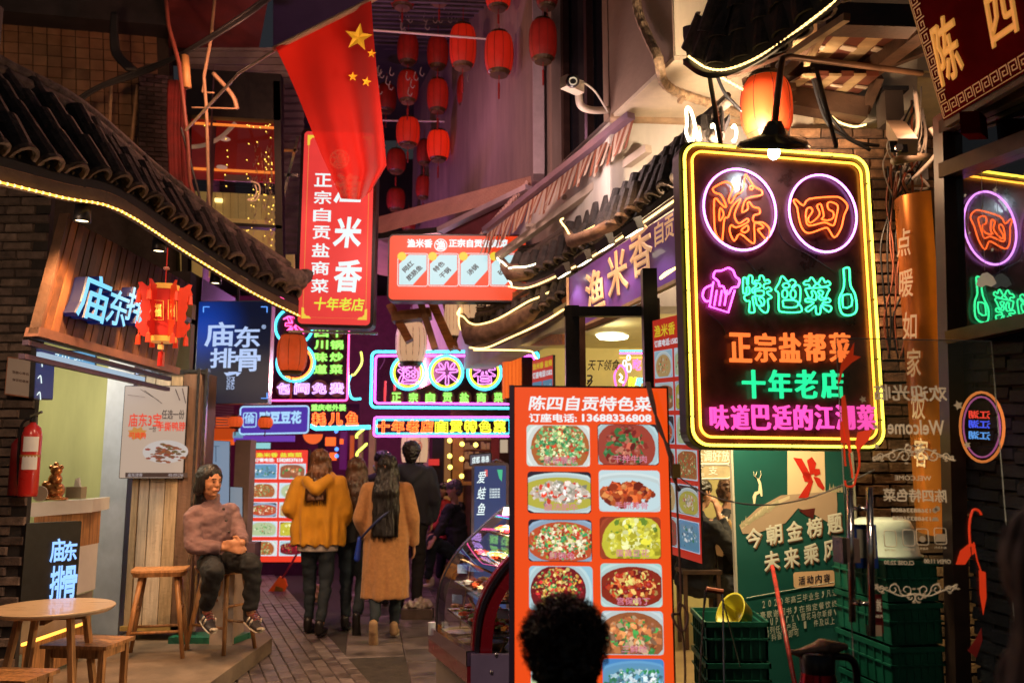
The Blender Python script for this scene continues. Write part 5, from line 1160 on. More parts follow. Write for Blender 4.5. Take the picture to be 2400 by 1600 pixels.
# ---------- pink/cyan neon sign 渔米香
Nf = fpx((872, 824, 10.4), (1262, 824, 10.2), (872, 954, 10.4)); Nf = frv(Nf.o, Nf.o + Nf.a * Nf.W, Nf.H)
ns = thing('neon_sign', 'transparent neon sign with cyan and pink frames and three ringed characters', 'neon sign', Nf.p(Nf.W / 2, Nf.H, 0))
CL = bpy.data.materials.new('acrylic'); CL.use_nodes = True; glassmix(CL, (.75, .62, .75), -.02, .3)
u0, v0, u1, v1 = 0, 0, Nf.W, Nf.H
slab(Nf, rrect(-.01, -.01, u1 + .01, v1 + .01, .06), -.02, -.012, 'acrylic', CL, ns)
neon(Nf, rrect(0, 0, u1, v1, .06), .017, 0, 'neon_tube', NC, ns); neon(Nf, rrect(.05, .05, u1 - .05, v1 - .05, .045), .013, .01, 'neon_tube', NM, ns)
YU = [[(400,240),(440,230),(485,290),(460,310),(410,280)], [(390,345),(430,335),(480,380),(460,410),(400,380)], [(440,440),(475,440),(480,470),(440,570),(400,560),(400,530)], [(465,330),(520,270),(545,225),(575,220),(600,262),(680,275),(670,320),(730,370),(730,470),(690,510),(550,510),(495,470),(490,380),(560,315),(630,300),(600,290),(540,300),(480,345)], ('e',560,380,34,26), ('e',652,380,34,26), ('e',560,448,34,24), ('e',652,448,34,24), [(490,537),(735,537),(750,558),(735,580),(490,580),(475,558)]]
MI = [[(1040,350),(1070,330),(1190,335),(1205,230),(1230,205),(1250,230),(1265,335),(1390,330),(1415,355),(1390,380),(1280,385),(1300,430),(1420,520),(1390,550),(1280,460),(1255,430),(1260,580),(1230,600),(1205,580),(1210,440),(1180,460),(1080,550),(1045,525),(1170,420),(1190,385),(1070,380)], [(1090,240),(1120,225),(1170,290),(1160,330),(1110,300)], [(1370,235),(1340,225),(1290,290),(1300,330),(1350,300)]]
XI = [[(1730,265),(1745,235),(1990,215),(2000,245),(1950,265),(1900,285),(2040,300),(2060,340),(1950,345),(1960,370),(2065,430),(2045,455),(1990,440),(2000,560),(1960,580),(1790,585),(1765,560),(1765,440),(1700,460),(1690,430),(1800,365),(1800,345),(1710,345),(1705,315),(1860,300),(1860,275),(1750,280)], [(1850,370),(1820,420),(1860,410)], [(1905,365),(1900,400),(1935,420)], [(1815,445),(1950,445),(1960,462),(1950,480),(1815,480),(1805,462)], [(1820,505),(1955,505),(1965,522),(1955,540),(1820,540),(1810,522)]]
NM2 = glow('neon_rose', (1, .30, .95), 2.2, (.5, .1, .4))
for q, cx in ((YU, 957), (MI, 1046), (XI, 1136)):
    u, v = Nf.loc(cx, 873); neon(Nf, circ(u, v, .205, 30), .016, .02, 'neon_ring', NC, ns); neon(Nf, circ(u, v, .172, 30), .013, .02, 'neon_ring', NYG, ns)
    traced(Nf, q, 880, 820, 7.35, .0056, NM2, ns, w=.03, sm=2)
for k, ch in enumerate('正宗自贡盐商菜'):
    cx = 930 + k * 39.8; text(Nf, ch, (cx - 11, 920, cx + 11, 943), 'letter', NLG, ns, w=.03, bold=.03)
    u, v = Nf.loc(cx, 931); slab(Nf, circ(u, v, .085, 18), 0, .006, 'letter_disc', mat('disc_brown', (.22, .08, .05), .5, var=.1), ns)
for x0, x1 in ((900, 890), (915, 930), (1100, 1088)): MB().tube(smooth([Nf.px(x0, 826, -.06), Nf.px((x0 + x1) / 2 + 6, 845, -.06), Nf.px(x1, 865, -.06)], 4), .006, 5).build('wire', CABLEW, ns)
# ---------- lower neon
Gf = fpx((878, 978, 10.4), (1200, 978, 10.4), (878, 1021, 10.4)); Gf = frv(Gf.o, Gf.o + Gf.a * Gf.W, Gf.H)
g2 = thing('neon_sign', 'low neon strip sign with orange and yellow characters below the ringed one', 'neon sign', Gf.p(Gf.W / 2, Gf.H, 0))
slab(Gf, rrect(-.01, -.01, Gf.W + .01, Gf.H + .01, .03), -.03, -.012, 'acrylic', CL, g2)
neon(Gf, rrect(-.005, -.005, Gf.W + .005, Gf.H + .005, .035), .011, 0, 'neon_tube', NM, g2); neon(Gf, rrect(.027, .027, Gf.W - .027, Gf.H - .027, .02), .011, .01, 'neon_tube', NC, g2)
for k, ch in enumerate('十年老店自贡特色菜'):
    x0 = 884 + k * 34; text(Gf, ch, (x0, 984, x0 + 30, 1015), 'letter', NR if k < 4 else NYG, g2, style='neon', w=.02, bold=.03, tube=.035)
# ---------- left dark neon sign behind the blue one
Qf = fpx((640, 700, 10.6), (822, 700, 10.6), (640, 938, 10.6)); Qf = frv(Qf.o, Qf.o + Qf.a * Qf.W, Qf.H)
qs = thing('neon_sign', 'neon sign with pink frame and lime vertical characters below the tall red sign', 'neon sign', Qf.p(Qf.W / 2, Qf.H, 0))
slab(Qf, [(0, 0), (Qf.W, 0), (Qf.W, Qf.H), (0, Qf.H)], -.03, -.012, 'acrylic', mat('wine_acrylic', (.05, .008, .03), .2, var=.1), qs)
neon(Qf, rrect(-.01, -.01, Qf.W - .01, Qf.H, .03), .012, 0, 'neon_tube', NP, qs)
text(Qf, '四川味道', (739, 766, 768, 880), 'letter', NLG, qs, vert=True, w=.03, bold=.03); text(Qf, '干锅炒菜', (776, 766, 804, 880), 'letter', NLG, qs, vert=True, w=.03, bold=.03)
for k in range(4):
    for x in (753, 790): u, v = Qf.loc(x, 780 + k * 28.5); slab(Qf, circ(u, v, .078, 16), 0, .006, 'letter_disc', mat('disc_brown', (.22, .08, .05), .5), qs)
for k, ch in enumerate('包间免费'):
    x0 = 650 + k * 41; text(Qf, ch, (x0, 897, x0 + 35, 924), 'letter', NLV, qs, style='neon', w=.03, bold=.02, tube=.03); u, v = Qf.loc(x0 + 17, 910); slab(Qf, circ(u, v, .11, 18), 0, .006, 'letter_disc', mat('disc_brown', (.22, .08, .05), .5), qs)
u, v = Qf.loc(694, 850); neon(Qf, circ(u, v, .235, 30), .015, .02, 'neon_ring', NC, qs); neon(Qf, circ(u, v, .20, 30), .012, .02, 'neon_ring', NO, qs)
u, v = Qf.loc(690, 765); neon(Qf, circ(u, v, .235, 30), .015, .02, 'neon_ring', NC, qs)
MB().tube(smooth([Qf.px(x, y, .03) for x, y in ((664, 748), (680, 742), (700, 752), (690, 765), (668, 778), (684, 772), (700, 762), (712, 778))], 3), .009, 6).build('neon_character', NP, qs, smooth=True)
text(Qf, '米', (668, 738, 716, 788), 'neon_character', NP, qs, style='neon', w=.03, bold=.03, tube=.025)
# ---------- rust-red neon words and the blue sign
Ef = fpx((732, 946, 11.5), (842, 946, 11.5), (732, 1008, 11.5)); 
es_ = thing('neon_sign', 'neon words in orange with small lime characters above a cyan tube', 'neon sign', Ef.p(Ef.W / 2, Ef.H, 0))
slab(Ef, [(0, 0), (Ef.W, 0), (Ef.W, Ef.H), (0, Ef.H)], -.03, -.012, 'acrylic', mat('wine_acrylic', (.05, .008, .03), .2), es_)
text(Ef, '重庆老外婆', (730, 947, 812, 963), 'letter', NLG, es_, w=.02, bold=.035)
text(Ef, '耗', (731, 966, 765, 998), 'letter', NR, es_, style='neon', w=.02, bold=.03, tube=.03); text(Ef, '儿', (770, 967, 804, 998), 'letter', NR, es_, style='neon', w=.02, bold=.03, tube=.03); text(Ef, '鱼', (810, 964, 841, 998), 'letter', NR, es_, style='neon', w=.02, bold=.03, tube=.03)
for d in (0, 5): MB().tube([Ef.px(728, 995 + d, .03), Ef.px(740, 1001 + d, .03), Ef.px(868, 998 + d, .03)], .014, 6).build('neon_tube', NC, es_, smooth=True)
Bf = fpx((564, 953, 11.0), (724, 951, 11.2), (564, 1017, 11.0)); Bf = frv(Bf.o, Bf.o + Bf.a * Bf.W, Bf.H)
bz = case(Bf, 'shop_sign', 'indigo light box sign with pale blocky characters behind two paper lanterns', 'shop sign', .12, .04, .005)
slab(Bf, rrect(0, 0, Bf.W, Bf.H, .04), 0, .004, 'face', glow('indigo', (.075, .03, .40), .9), bz); BLT = glow('pale_blue', (.35, .6, .85), 1.2)
neon(Bf, rrect(0, 0, Bf.W, Bf.H, .04), .011, .01, 'border_tube', BLT, bz)
text(Bf, '豌豆豆花', (608, 963, 706, 993), 'letters', BLT, bz, w=.008, bold=.05)
neon(Bf, rrect(.04, .08, .2, .26, .02), .007, .01, 'logo_frame', BLT, bz); text(Bf, '倫', (573, 968, 597, 992), 'logo', BLT, bz, w=.008, bold=.02)
for k, (x, y) in enumerate(((552, 988), (622, 990))):
    t = lantern('paper_lantern', ['small round orange paper lantern left of the indigo sign', 'small round orange paper lantern in front of the indigo sign'][k], at(x, y, 10), .085, .13, mat('paper_orange', (.6, .08, .02), .6, var=.15, emis=(1, .12, .02), es=.55), tassel=True, ribs=12, group='small paper lanterns by the indigo sign', sq=.55)
# orange lettered hoarding, purple strip etc. behind
hb = thing('hoarding', 'distant orange and yellow lit hoarding behind the paper lanterns', 'hoarding', at(500, 1060, 14))
for (x0, y0, x1, y1, c_, e) in ((505, 975, 552, 1000, (1, .12, .01), .8), (500, 1003, 548, 1030, (.9, .1, .01), .5), (455, 1003, 500, 1032, (.6, .28, .02), .4), (455, 975, 500, 998, (.12, .05, .02), .3), (500, 1030, 545, 1042, (1, .12, .01), .8), (548, 1020, 688, 1034, (.22, .07, .65), .6), (545, 1012, 570, 1026, (.2, .5, .6), .7), (578, 1037, 630, 1052, (.35, .8, .8), .8), (560, 1036, 585, 1050, (.5, .4, .9), .5)):
    a, b = at(x0, y1, 13.6), at(x1, y0, 13.6); MB().box((a.x, a.y, a.z), (b.x, b.y + .1, b.z)).build('lit_panel', glow('hoard%d_%d' % (x0, y0), c_, e), hb)
for i in range(9): MB().bar(at(465 + i * 4, 940 + i * 7, 13), at(548, 948 + i * 6, 13.2), .02).build('awning_rib', mat('rib_grey', (.2, .12, .14), .5), hb)
# big blue sign 庙东排骨
BBf = fpx((466, 706, 8.2), (638, 704, 8.2), (464, 947, 8.2)); BBf = frv(BBf.o, BBf.o + BBf.a * BBf.W, BBf.H)
bb = thing('shop_sign', 'upright navy light box sign with white rib shop characters and corner marks', 'shop sign', BBf.p(BBf.W / 2, BBf.H, 0))
slab(BBf, [(0, 0), (BBf.W, 0), (BBf.W, BBf.H), (0, BBf.H)], -.12, 0, 'case', STEEL, bb)
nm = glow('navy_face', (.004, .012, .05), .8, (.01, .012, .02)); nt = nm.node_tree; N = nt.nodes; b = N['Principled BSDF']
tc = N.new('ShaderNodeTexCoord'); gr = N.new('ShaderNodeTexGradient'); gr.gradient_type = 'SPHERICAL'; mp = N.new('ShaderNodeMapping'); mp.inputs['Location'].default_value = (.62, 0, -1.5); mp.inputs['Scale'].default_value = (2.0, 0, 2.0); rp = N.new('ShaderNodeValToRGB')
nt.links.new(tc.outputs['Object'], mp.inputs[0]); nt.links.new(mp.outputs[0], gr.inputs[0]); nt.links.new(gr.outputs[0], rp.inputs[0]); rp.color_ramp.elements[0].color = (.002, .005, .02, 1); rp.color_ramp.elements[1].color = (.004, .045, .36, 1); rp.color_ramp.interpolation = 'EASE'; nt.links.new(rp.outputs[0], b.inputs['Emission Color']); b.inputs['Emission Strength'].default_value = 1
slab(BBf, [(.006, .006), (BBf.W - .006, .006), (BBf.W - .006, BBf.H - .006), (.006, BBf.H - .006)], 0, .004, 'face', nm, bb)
BW = glow('cool_white', (.42, .55, .85), 1.1)
text(BBf, '庙', (482, 755, 548, 812), 'letter', BW, bb, w=.008, bold=.022); text(BBf, '东', (550, 765, 610, 814), 'letter', BW, bb, w=.008, bold=.022)
text(BBf, '排', (494, 816, 552, 862), 'letter', BW, bb, w=.008, bold=.022); text(BBf, '骨', (553, 818, 610, 870), 'letter', BW, bb, w=.008, bold=.022)
text(BBf, '®', (614, 761, 624, 771), 'registered_mark', BW, bb, w=.008)
patch(BBf, [BBf.loc(x, y) for x, y in ((525, 873), (566, 873), (558, 881), (554, 881), (554, 871), (536, 871), (536, 881), (532, 881))], .008, (.42, .55, .85), 'roof_mark', bb)
for s, x in (('MIAO', 546), ('DONG', 536)):
    u, v = BBf.loc(x, 898); mb = MB(); put(mb, BBf, s, u - .06, v - .018, u + .06, v + .018, w=.008, rot=R(-90), bold=.01); mb.build('latin_name', BW, bb)
m = MB()
for x, y, a, b_ in ((477, 719, 1, 1), (626, 719, -1, 1), (475, 933, 1, -1), (626, 933, -1, -1)):
    m.bar(BBf.px(x, y, .008), BBf.px(x + a * 14, y, .008), .016, .006); m.bar(BBf.px(x, y, .008), BBf.px(x, y + b_ * 13, .008), .016, .006)
m.build('corner_marks', glow('corner_blue', (.12, .35, 1), 1.4), bb)['kind'] = 'stuff'
MB().tube([BBf.p(BBf.W / 2, 0, -.06), BBf.p(BBf.W / 2, -.35, -.06)], .02, 6).build('hanger', BLACK, bb)
# ---------- lanterns: orange lantern in front of neon, big red lantern, palace lantern
lantern('red_lantern', 'orange red cloth lantern in front of the pink neon ring', at(685, 828, 8.3), .145, .36, mat('orange_silk', (.5, .05, .012), .6, var=.25, scale=5, emis=(1, .12, .02), es=.3), sq=.72, ribs=8)
lantern('red_lantern', 'big orange red lantern behind the pendant lamp at the upper right', at(1796, 252, 4.7), .145, .34, mat('orange_silk_big', (.62, .05, .008), .6, var=.1, scale=4, emis=(1, .07, .006), es=.3), sq=.72, ribs=8, tassel=False)
lantern('red_lantern', 'orange square lit lantern behind the pink and cyan neon sign', at(1200, 882, 9.6), .11, .5, mat('orange_lit', (.6, .12, .03), .6, var=.3, scale=5, emis=(1, .16, .02), es=.9), sq=.98, ribs=16, tassel=False)
pa = at(384, 732, 5.6); pt = thing('palace_lantern', 'red cut paper palace lantern with gold panels hanging before the wooden sign', 'lantern', pa)
RP = mat('palace_red', (.40, .010, .008), .45, var=.15, emis=(1, .02, .005), es=.14); RPO = mat('palace_orange', (.6, .035, .008), .5, var=.15, emis=(1, .05, .008), es=.28); GP = mat('palace_gold', (.8, .40, .08), .35, metal=.3, var=.2, emis=(1, .4, .05), es=.35)
hx = lambda r, z0, z1, n=6, rot_=.3: [[pa + V(r * math.cos(6.2832 * k / n + rot_), r * math.sin(6.2832 * k / n + rot_), z) for k in range(n)] for z in (z0, z1)]
MB().prism(hx(.085, -.16, .16)[0], V(0, 0, .32)).build('body', RP, pt); MB().prism(hx(.09, .15, .18)[0], V(0, 0, .035)).build('top_band', GP, pt); MB().prism(hx(.09, -.20, .18)[0], V(0, 0, .035)).build('bottom_band', GP, pt)
for k, (x0, x1) in enumerate(((358, 383), (394, 414))):
    f_ = Fr(at(x0, 703, 5.5 + k * .01), at(x1, 705 + k * 2, 5.5 + k * .05), at(x0, 748, 5.5))
    mb = MB(); mb.tube([f_.p(u, v, .002) for u, v in ((0, 0), (f_.W, 0), (f_.W, f_.H), (0, f_.H))], .003, 4, True); put(mb, f_, '福', .012, .02, f_.W - .012, f_.H - .02, w=.002, bold=.03); mb.build('gold_panel', GP, pt)
wv = random.Random(9)
for k in range(6):
    a = 6.2832 * k / 6 + .3; d_ = V(math.cos(a), math.sin(a), 0); up_ = []
    for s in range(2):
        P = [(0, .17), (.03, .175), (.06, .20), (.085, .195), (.075, .165), (.09, .13), (.07, .10), (.055, .07), (.065, .04), (.05, .0), (.06, -.03), (.045, -.06), (.065, -.08), (.08, -.06), (.085, -.10), (.06, -.13), (.05, -.16), (0, -.17)]
    MB().prism([pa + d_ * (.085 + x) + V(0, 0, z) for x, z in P], d_.cross(Z) * .004).build('cut_wing', RPO if d_.x > 0 else RP, pt)
    for (x, z) in ((.075, .16), (.062, -.12)):
        q = pa + d_ * (.085 + x) + V(0, 0, z); MB().tube([q, q - Z * .03, q - Z * .045, q - Z * .10], [.003, .003, .014, .018], 6).build('tassel', RPO, pt)
MB().tube([pa - Z * .2, pa - Z * .26, pa - Z * .27, pa - Z * .36], [.006, .006, .022, .024], 8).build('centre_tassel', RP, pt); MB().box(tuple(pa + V(-.015, -.03, -.25)), tuple(pa + V(.015, 0, -.22))).build('gold_tag', GP, pt)
MB().tube([pa + Z * .18, pa + Z * .30, pa + Z * .44], .004, 5).build('cord', RP, pt); MB().ball(pa + Z * .30, .022, sz=.6).build('knot', mat('knot_pink', (.6, .25, .2), .6), pt)

# ---------- left shop: wooden sign, interior, counter
Wf = Fr(at(153, 508, 5.25), at(400, 600, 7.1), at(85, 768, 5.05)); 
wl_, wr_ = at(85, 768, 5.05), at(410, 862, 7.0); tl_, tr_ = at(153, 508, 5.3), at(470, 700, 7.2)
Wf = Fr(tl_, tl_ + (wr_ - wl_), wl_)
wsn = thing('wooden_sign', 'dark plank shop sign with blue lit block characters under the left eave', 'shop sign', Wf.p(Wf.W / 2, Wf.H, 0))
PLK = mat('sign_plank', (.10, .038, .018), .55, var=.5, scale=2.5, bump=.25, bscale=25, objvar=.35)
PLK2 = mat('sign_plank_painted_lit', (.20, .075, .028), .55, var=.5, scale=2.5, bump=.25, bscale=25, objvar=.35)  # brighter copy of the plank brown, lit look put into the colour
n = 26; wd = Wf.W / n
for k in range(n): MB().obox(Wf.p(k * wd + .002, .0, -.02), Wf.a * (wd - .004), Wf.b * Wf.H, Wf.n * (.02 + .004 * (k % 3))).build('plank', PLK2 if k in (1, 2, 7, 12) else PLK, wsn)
MB().obox(Wf.p(-.02, Wf.H, -.05), Wf.a * (Wf.W + .04), Wf.b * .06, Wf.n * .09).build('bottom_rail', mat('rail_brown', (.16, .07, .045), .5, var=.3), wsn); MB().obox(Wf.p(-.02, -.02, -.03), Wf.a * .02, Wf.b * (Wf.H + .06), Wf.n * .06).build('side_rail', WOODD, wsn)
SBL = glow('ice_blue', (.17, .62, .95), 1.25); SBK = mat('letter_side', (.008, .01, .035), .5, var=.1, emis=(.02, .06, .5), es=.10)
for ch, (x0, y0, x1, y1) in (('庙', (184, 640, 256, 754)), ('东', (250, 678, 300, 766)), ('排', (294, 676, 345, 760)), ('骨', (340, 690, 382, 775))):
    u0, v0, u1, v1 = rect(Wf, x0, y0, x1, y1)
    u0, _ = Wf.loc(x0, (y0 + y1) / 2, .09); u1, _ = Wf.loc(x1, (y0 + y1) / 2, .09); _, v0 = Wf.loc((x0 + x1) / 2, y0, .09); _, v1 = Wf.loc((x0 + x1) / 2, y1, .09)
    mb = MB(); put(mb, Wf, ch, u0, v0, u1, v1, w=.05, bold=.016, style='block', tube=.045, thick=1); o = mb.build('letter_side', SBK, wsn)
    mb = MB(); put(mb, Wf, ch, u0, v0, u1, v1, w=.097, bold=.014); mb.build('letter_face', SBL, wsn)
for q in (0, 1): 
    y_ = .10 + q * .09; MB().bar(Wf.p(-.02, Wf.H + y_, -.03), Wf.p(Wf.W, Wf.H + y_, -.03), .04, .03).build('lower_beam', mat('purple_beam', (.07, .04, .07), .5, metal=.3, var=.1), wsn)
MB().bar(Wf.p(.25, Wf.H + .145, -.10), Wf.p(Wf.W - .3, Wf.H + .145, -.10), .03, .05).build('tube_light', glow('shop_tube', (.45, .6, .75), .8), wsn)
tvf = Fr(at(86, 812, 5.6), at(128, 820, 5.9), at(80, 932, 5.6)); t = case(tvf, 'screen', 'small tilted blue menu screen beside the brick wall under the wooden sign', 'screen', .03, .01, .01); slab(tvf, [(0, 0), (tvf.W, 0), (tvf.W, tvf.H), (0, tvf.H)], 0, .003, 'display', glow('blue_screen', (.02, .03, .12), .8), t)
for k in range(3): MB().tube(smooth([tvf.p(.03, .1 + k * .11, .006), tvf.p(.07, .08 + k * .11, .006), tvf.p(.09, .13 + k * .11, .006)], 4), .004, 4).build('display_mark', SW, t)
mlf = frv(at(118, 820, 6.8), at(224, 826, 6.9), .12); t = case(mlf, 'menu_board', 'strip of blue lit price board hanging inside the left shop', 'board', .04, .005, .008)
slab(mlf, [(0, 0), (mlf.W, 0), (mlf.W, mlf.H), (0, mlf.H)], 0, .003, 'display', glow('price_board', (.12, .35, .6), 1), t); text(mlf, '7.01 3.00', (130, 828, 210, 846), 'prices', SW, t, w=.006)
rm = thing('snack_shop', 'narrow snack shop interior with pale yellow wall on the left', 'shop', V(-3.9, 7.8, .12))
YW = mat('pale_yellow_wall', (.55, .52, .25), .75, var=.12, scale=1.2, kind='streak'); WH = mat('lilac_white_panel', (.55, .55, .66), .6, var=.12, scale=4)
MB().box((-5.6, 8.4, .12), (-3.2, 8.5, 3.2)).build('back_wall', YW, rm); MB().box((-5.7, 5.95, .12), (-5.6, 8.4, 3.2)).build('side_wall', YW, rm)
a, b = at(238, 1100, 7.9), at(300, 1100, 7.8); MB().prism([V(a.x, a.y, .12), V(b.x, b.y, .12), V(b.x, b.y + .5, .12), V(a.x, a.y + .5, .12)], V(0, 0, 3)).build('side_panel', WH, rm)
MB().box((-5.7, 5.95, 3.0), (-3.2, 8.5, 3.05)).build('ceiling', mat('ceiling_white', (.6, .6, .55), .7, var=.05), rm)
MB().box((-4.6, 6.9, 2.96), (-3.7, 7.1, 3.0)).build('ceiling_light', glow('shop_light', (1, .95, .72), 5), rm)
lamp('AREA', (-4.15, 7.1, 2.9), 30, (1, .93, .62), target=(-4.1, 7.5, 0), size=.8)
lamp('AREA', (-3.7, 7.0, 2.4), 2, (.55, .7, 1), target=(-3.9, 8.2, 1.4), size=.4)
WH2 = mat('counter_white', (.68, .66, .64), .35, var=.06)
ct = thing('counter', 'white topped counter with plank band beside the brick wall', 'counter', V(-3.75, 6.6, .12))
c0, c1 = at(68, 1172, 6.1), at(218, 1163, 6.75)
MB().prism([V(c0.x, c0.y, 1.24), V(c1.x, c1.y, 1.24), V(c1.x - .1, c1.y + .5, 1.24), V(c0.x, c0.y + .5, 1.24)], V(0, 0, .10)).build('top', WH2, ct)
i0, i1 = V(c0.x + .03, c0.y + .03, 0), V(c1.x - .08, c1.y + .02, 0)
e_ = (i1 - i0); 
for k in range(8): MB().obox(i0 + e_ * (k / 8) + Z * .98, e_ * (1 / 8) * .97, V(0, .3, 0), Z * .26).build('plank', WOOD, ct)
MB().obox(i0 + Z * .62, e_ * .98, V(0, .3, 0), Z * .36).build('white_panel', WH2, ct); MB().obox(i0 + V(-.05, .0, .30), e_ * 1.15, V(0, .25, 0), Z * .30).build('kick_panel', mat('taupe_panel', (.35, .28, .24), .6, var=.1), ct)
MB().bar(at(52, 1510, 6.0), at(196, 1460, 6.8), .018).build('led_line', LEDW, ct)
for k in range(7): MB().obox(at(54, 1514, 6.02) + (at(196, 1464, 6.8) - at(54, 1514, 6.02)) * (k / 7), (at(196, 1464, 6.8) - at(54, 1514, 6.02)) / 7 * .97, V(0, .05, 0), Z * -.24).build('lower_plank', WOOD, ct)
kf = Fr(at(64, 1228, 5.9), at(190, 1222, 6.3), at(64, 1228, 5.9) - Z * .57); k2 = case(kf, 'light_box', 'black light box with blue shop characters on the counter front behind the round table', 'light box', .06, .005, .006)
for ch, bx in (('庙', (118, 1262, 148, 1315)), ('东', (148, 1268, 178, 1312)), ('排', (118, 1326, 146, 1400)), ('骨', (148, 1326, 176, 1400))): text(kf, ch, bx, 'letter', glow('light_blue', (.25, .5, 1), 1.5), k2, w=.008, bold=.028)
# things on the counter: golden figure, tissue box, round sticker, scale
gd = mat('gold_ceramic', (.75, .30, .10), .25, metal=.7, var=.2, scale=12, bump=.3, bscale=60)
gp = at(126, 1166, 6.5); gp.z = 1.345; gf = thing('figurine', 'golden pot bellied figurine on the white counter', 'figurine', gp)
m = MB(); m.ball(gp + Z * .07, .075, sz=.9, seg=14).ball(gp + Z * .15, .05, seg=14).ball(gp + V(.01, -.01, .215), .042, sz=.9, seg=14).ball(gp + V(.05, -.04, .10), .03).ball(gp + V(-.05, -.03, .11), .03).ball(gp + V(.045, -.05, .02), .035, sx=1.4, sz=.6).ball(gp + V(-.04, -.05, .02), .035, sx=1.4, sz=.6).ball(gp + V(0, 0, .26), .02).ball(gp + V(-.035, 0, .24), .018).ball(gp + V(.04, 0, .24), .018)
m.lathe([(0, 0), (.1, 0), (.1, .015), (.06, .02)], gp, 18); m.build('body', gd, gf, smooth=True)
tg = at(180, 1162, 6.75); tg.z = 1.345; t = thing('tissue_box', 'tan tissue box with a smiling mark at the end of the white counter', 'tissue box', tg); MB().box((tg.x - .07, tg.y - .04, tg.z), (tg.x + .05, tg.y + .05, tg.z + .09)).build('box', mat('kraft', (.35, .28, .18), .7, var=.1), t)
MB().prism([tg + V(-.03, 0, .09), tg + V(.02, 0, .09), tg + V(.0, .01, .16), tg + V(-.02, 0, .15)], V(0, .02, 0)).build('tissue', WHITEP, t)
sk = at(96, 1140, 6.2); t = thing('round_card', 'round cream card leaning on the white counter', 'card', V(sk.x, sk.y, 1.345)); MB().lathe([(0, 0), (.055, 0), (.055, .008), (0, .008)], V(sk.x, sk.y, 1.40), 24, Matrix(((1, 0, 0), (0, 0, -1), (0, 1, 0)))).build('disc', mat('cream_card', (.65, .55, .42), .6, var=.05), t)
# extinguisher
ex = at(64, 1163, 5.78); et = thing('fire_extinguisher', 'red fire extinguisher with white labels strapped to the brick wall', 'fire extinguisher', ex); EXR = mat('extinguisher_red', (.50, .02, .015), .3, var=.1, coat=.4)
h = .52; MB().lathe([(0, 0), (.058, 0), (.062, .02), (.062, h * .78), (.05, h * .88), (.02, h * .93), (.018, h * .97), (0, h * .97)], ex, 22).build('cylinder', EXR, et, smooth=True)
MB().lathe([(0, h * .95), (.022, h * .95), (.022, h * 1.02), (0, h * 1.02)], ex, 12).build('valve', BLACK, et); MB().bar(ex + V(-.01, -.02, h * 1.02), ex + V(.07, -.03, h * 1.08), .015).build('lever', STEEL, et)
MB().tube(smooth([ex + V(-.01, -.02, h), ex + V(-.06, -.03, h * .9), ex + V(-.07, -.02, h * .5), ex + V(-.065, 0, h * .15)], 6), .009, 7).build('hose', BLACK, et, smooth=True)
for z0, z1 in ((.18, .27), (.30, .40)): MB().lathe([(.0635, h * z0 * 1.9 - .0), (.0635, h * z1 * 1.9)], ex, 12, start=R(-110), end=R(-20)).build('label', WHITEP, et)
MB().lathe([(.064, h * .5), (.064, h * .53)], ex, 20).build('strap', mat('ochre', (.4, .22, .05), .5), et)
ex2 = at(38, 1160, 5.85); t = thing('fire_extinguisher', 'second darker extinguisher half hidden behind the labelled one', 'fire extinguisher', ex2); MB().lathe([(0, 0), (.055, 0), (.055, .34), (.03, .38), (0, .39)], ex2, 18).build('cylinder', mat('extinguisher_dark', (.22, .012, .012), .35, var=.2), t, smooth=True)
nf = frv(at(20, 838, 5.82), at(75, 846, 5.82), .245); t = case(nf, 'notice', 'small white framed notice on the brick wall above the extinguisher', 'notice', .01, .002, .008, None, None, mat('copper_frame', (.45, .18, .1), .4)); slab(nf, [(0, 0), (nf.W, 0), (nf.W, nf.H), (0, nf.H)], 0, .003, 'sheet', mat('notice_paper', (.55, .47, .42), .7, var=.05), t)
dp = mat('print_brown', (.1, .04, .03), .7); text(nf, '您放心官品', (30, 868, 68, 880), 'print', dp, t, w=.005); text(nf, '保百姓健康', (30, 886, 68, 898), 'print', dp, t, w=.005); text(nf, 'health is wealth', (36, 915, 62, 919), 'print', dp, t, w=.005)
# plank pillar with poster
pp0, pp1 = at(294, 1400, 7.6), at(450, 1400, 7.6); ppz = at(300, 872, 7.6).z
plr = thing('plank_pillar', 'pillar clad in weathered white and brown planks beside the stools', 'pillar', V((pp0.x + pp1.x) / 2, 7.7, .12))
MB().box((pp0.x, 7.62, .2), (pp1.x, 7.95, ppz)).build('core', WOODD, plr)
cl = [mat('plank_white', (.62, .54, .44), .7, var=.22, scale=3, bump=.4, kind='wood'), mat('plank_cream', (.48, .37, .24), .7, var=.25, scale=3, bump=.4, kind='wood'), mat('plank_grey', (.20, .15, .13), .7, var=.3, scale=3, bump=.4, kind='wood'), mat('plank_brown', (.17, .10, .07), .7, var=.3, scale=3, bump=.4, kind='wood')]
ws = [(.11, 1), (.16, 0), (.24, 0), (.2, 1), (.29, 3)]; x = pp0.x; Wd = pp1.x - pp0.x
for w_, c_ in ws: MB().box((x + .005, 7.588 - .006 * c_, .2), (x + w_ * Wd - .005, 7.62, ppz - .01)).build('plank', cl[c_], plr); x += w_ * Wd
for x in (pp1.x - .04, pp1.x + .03): MB().box((x, 7.56, .2), (x + .022, 7.6, ppz + .03)).build('edge_profile', STEEL, plr)
MB().box((pp0.x - .02, 7.57, ppz - .02), (pp1.x + .05, 7.63, ppz + .02)).build('top_rail', STEEL, plr); MB().box((pp0.x - .02, 7.57, .2), (pp1.x + .02, 7.6, .24)).build('bottom_rail', mat('yellow_rail', (.5, .35, .12), .4), plr)
gf_ = frv(at(294, 905, 7.54), at(440, 905, 7.54), .80)
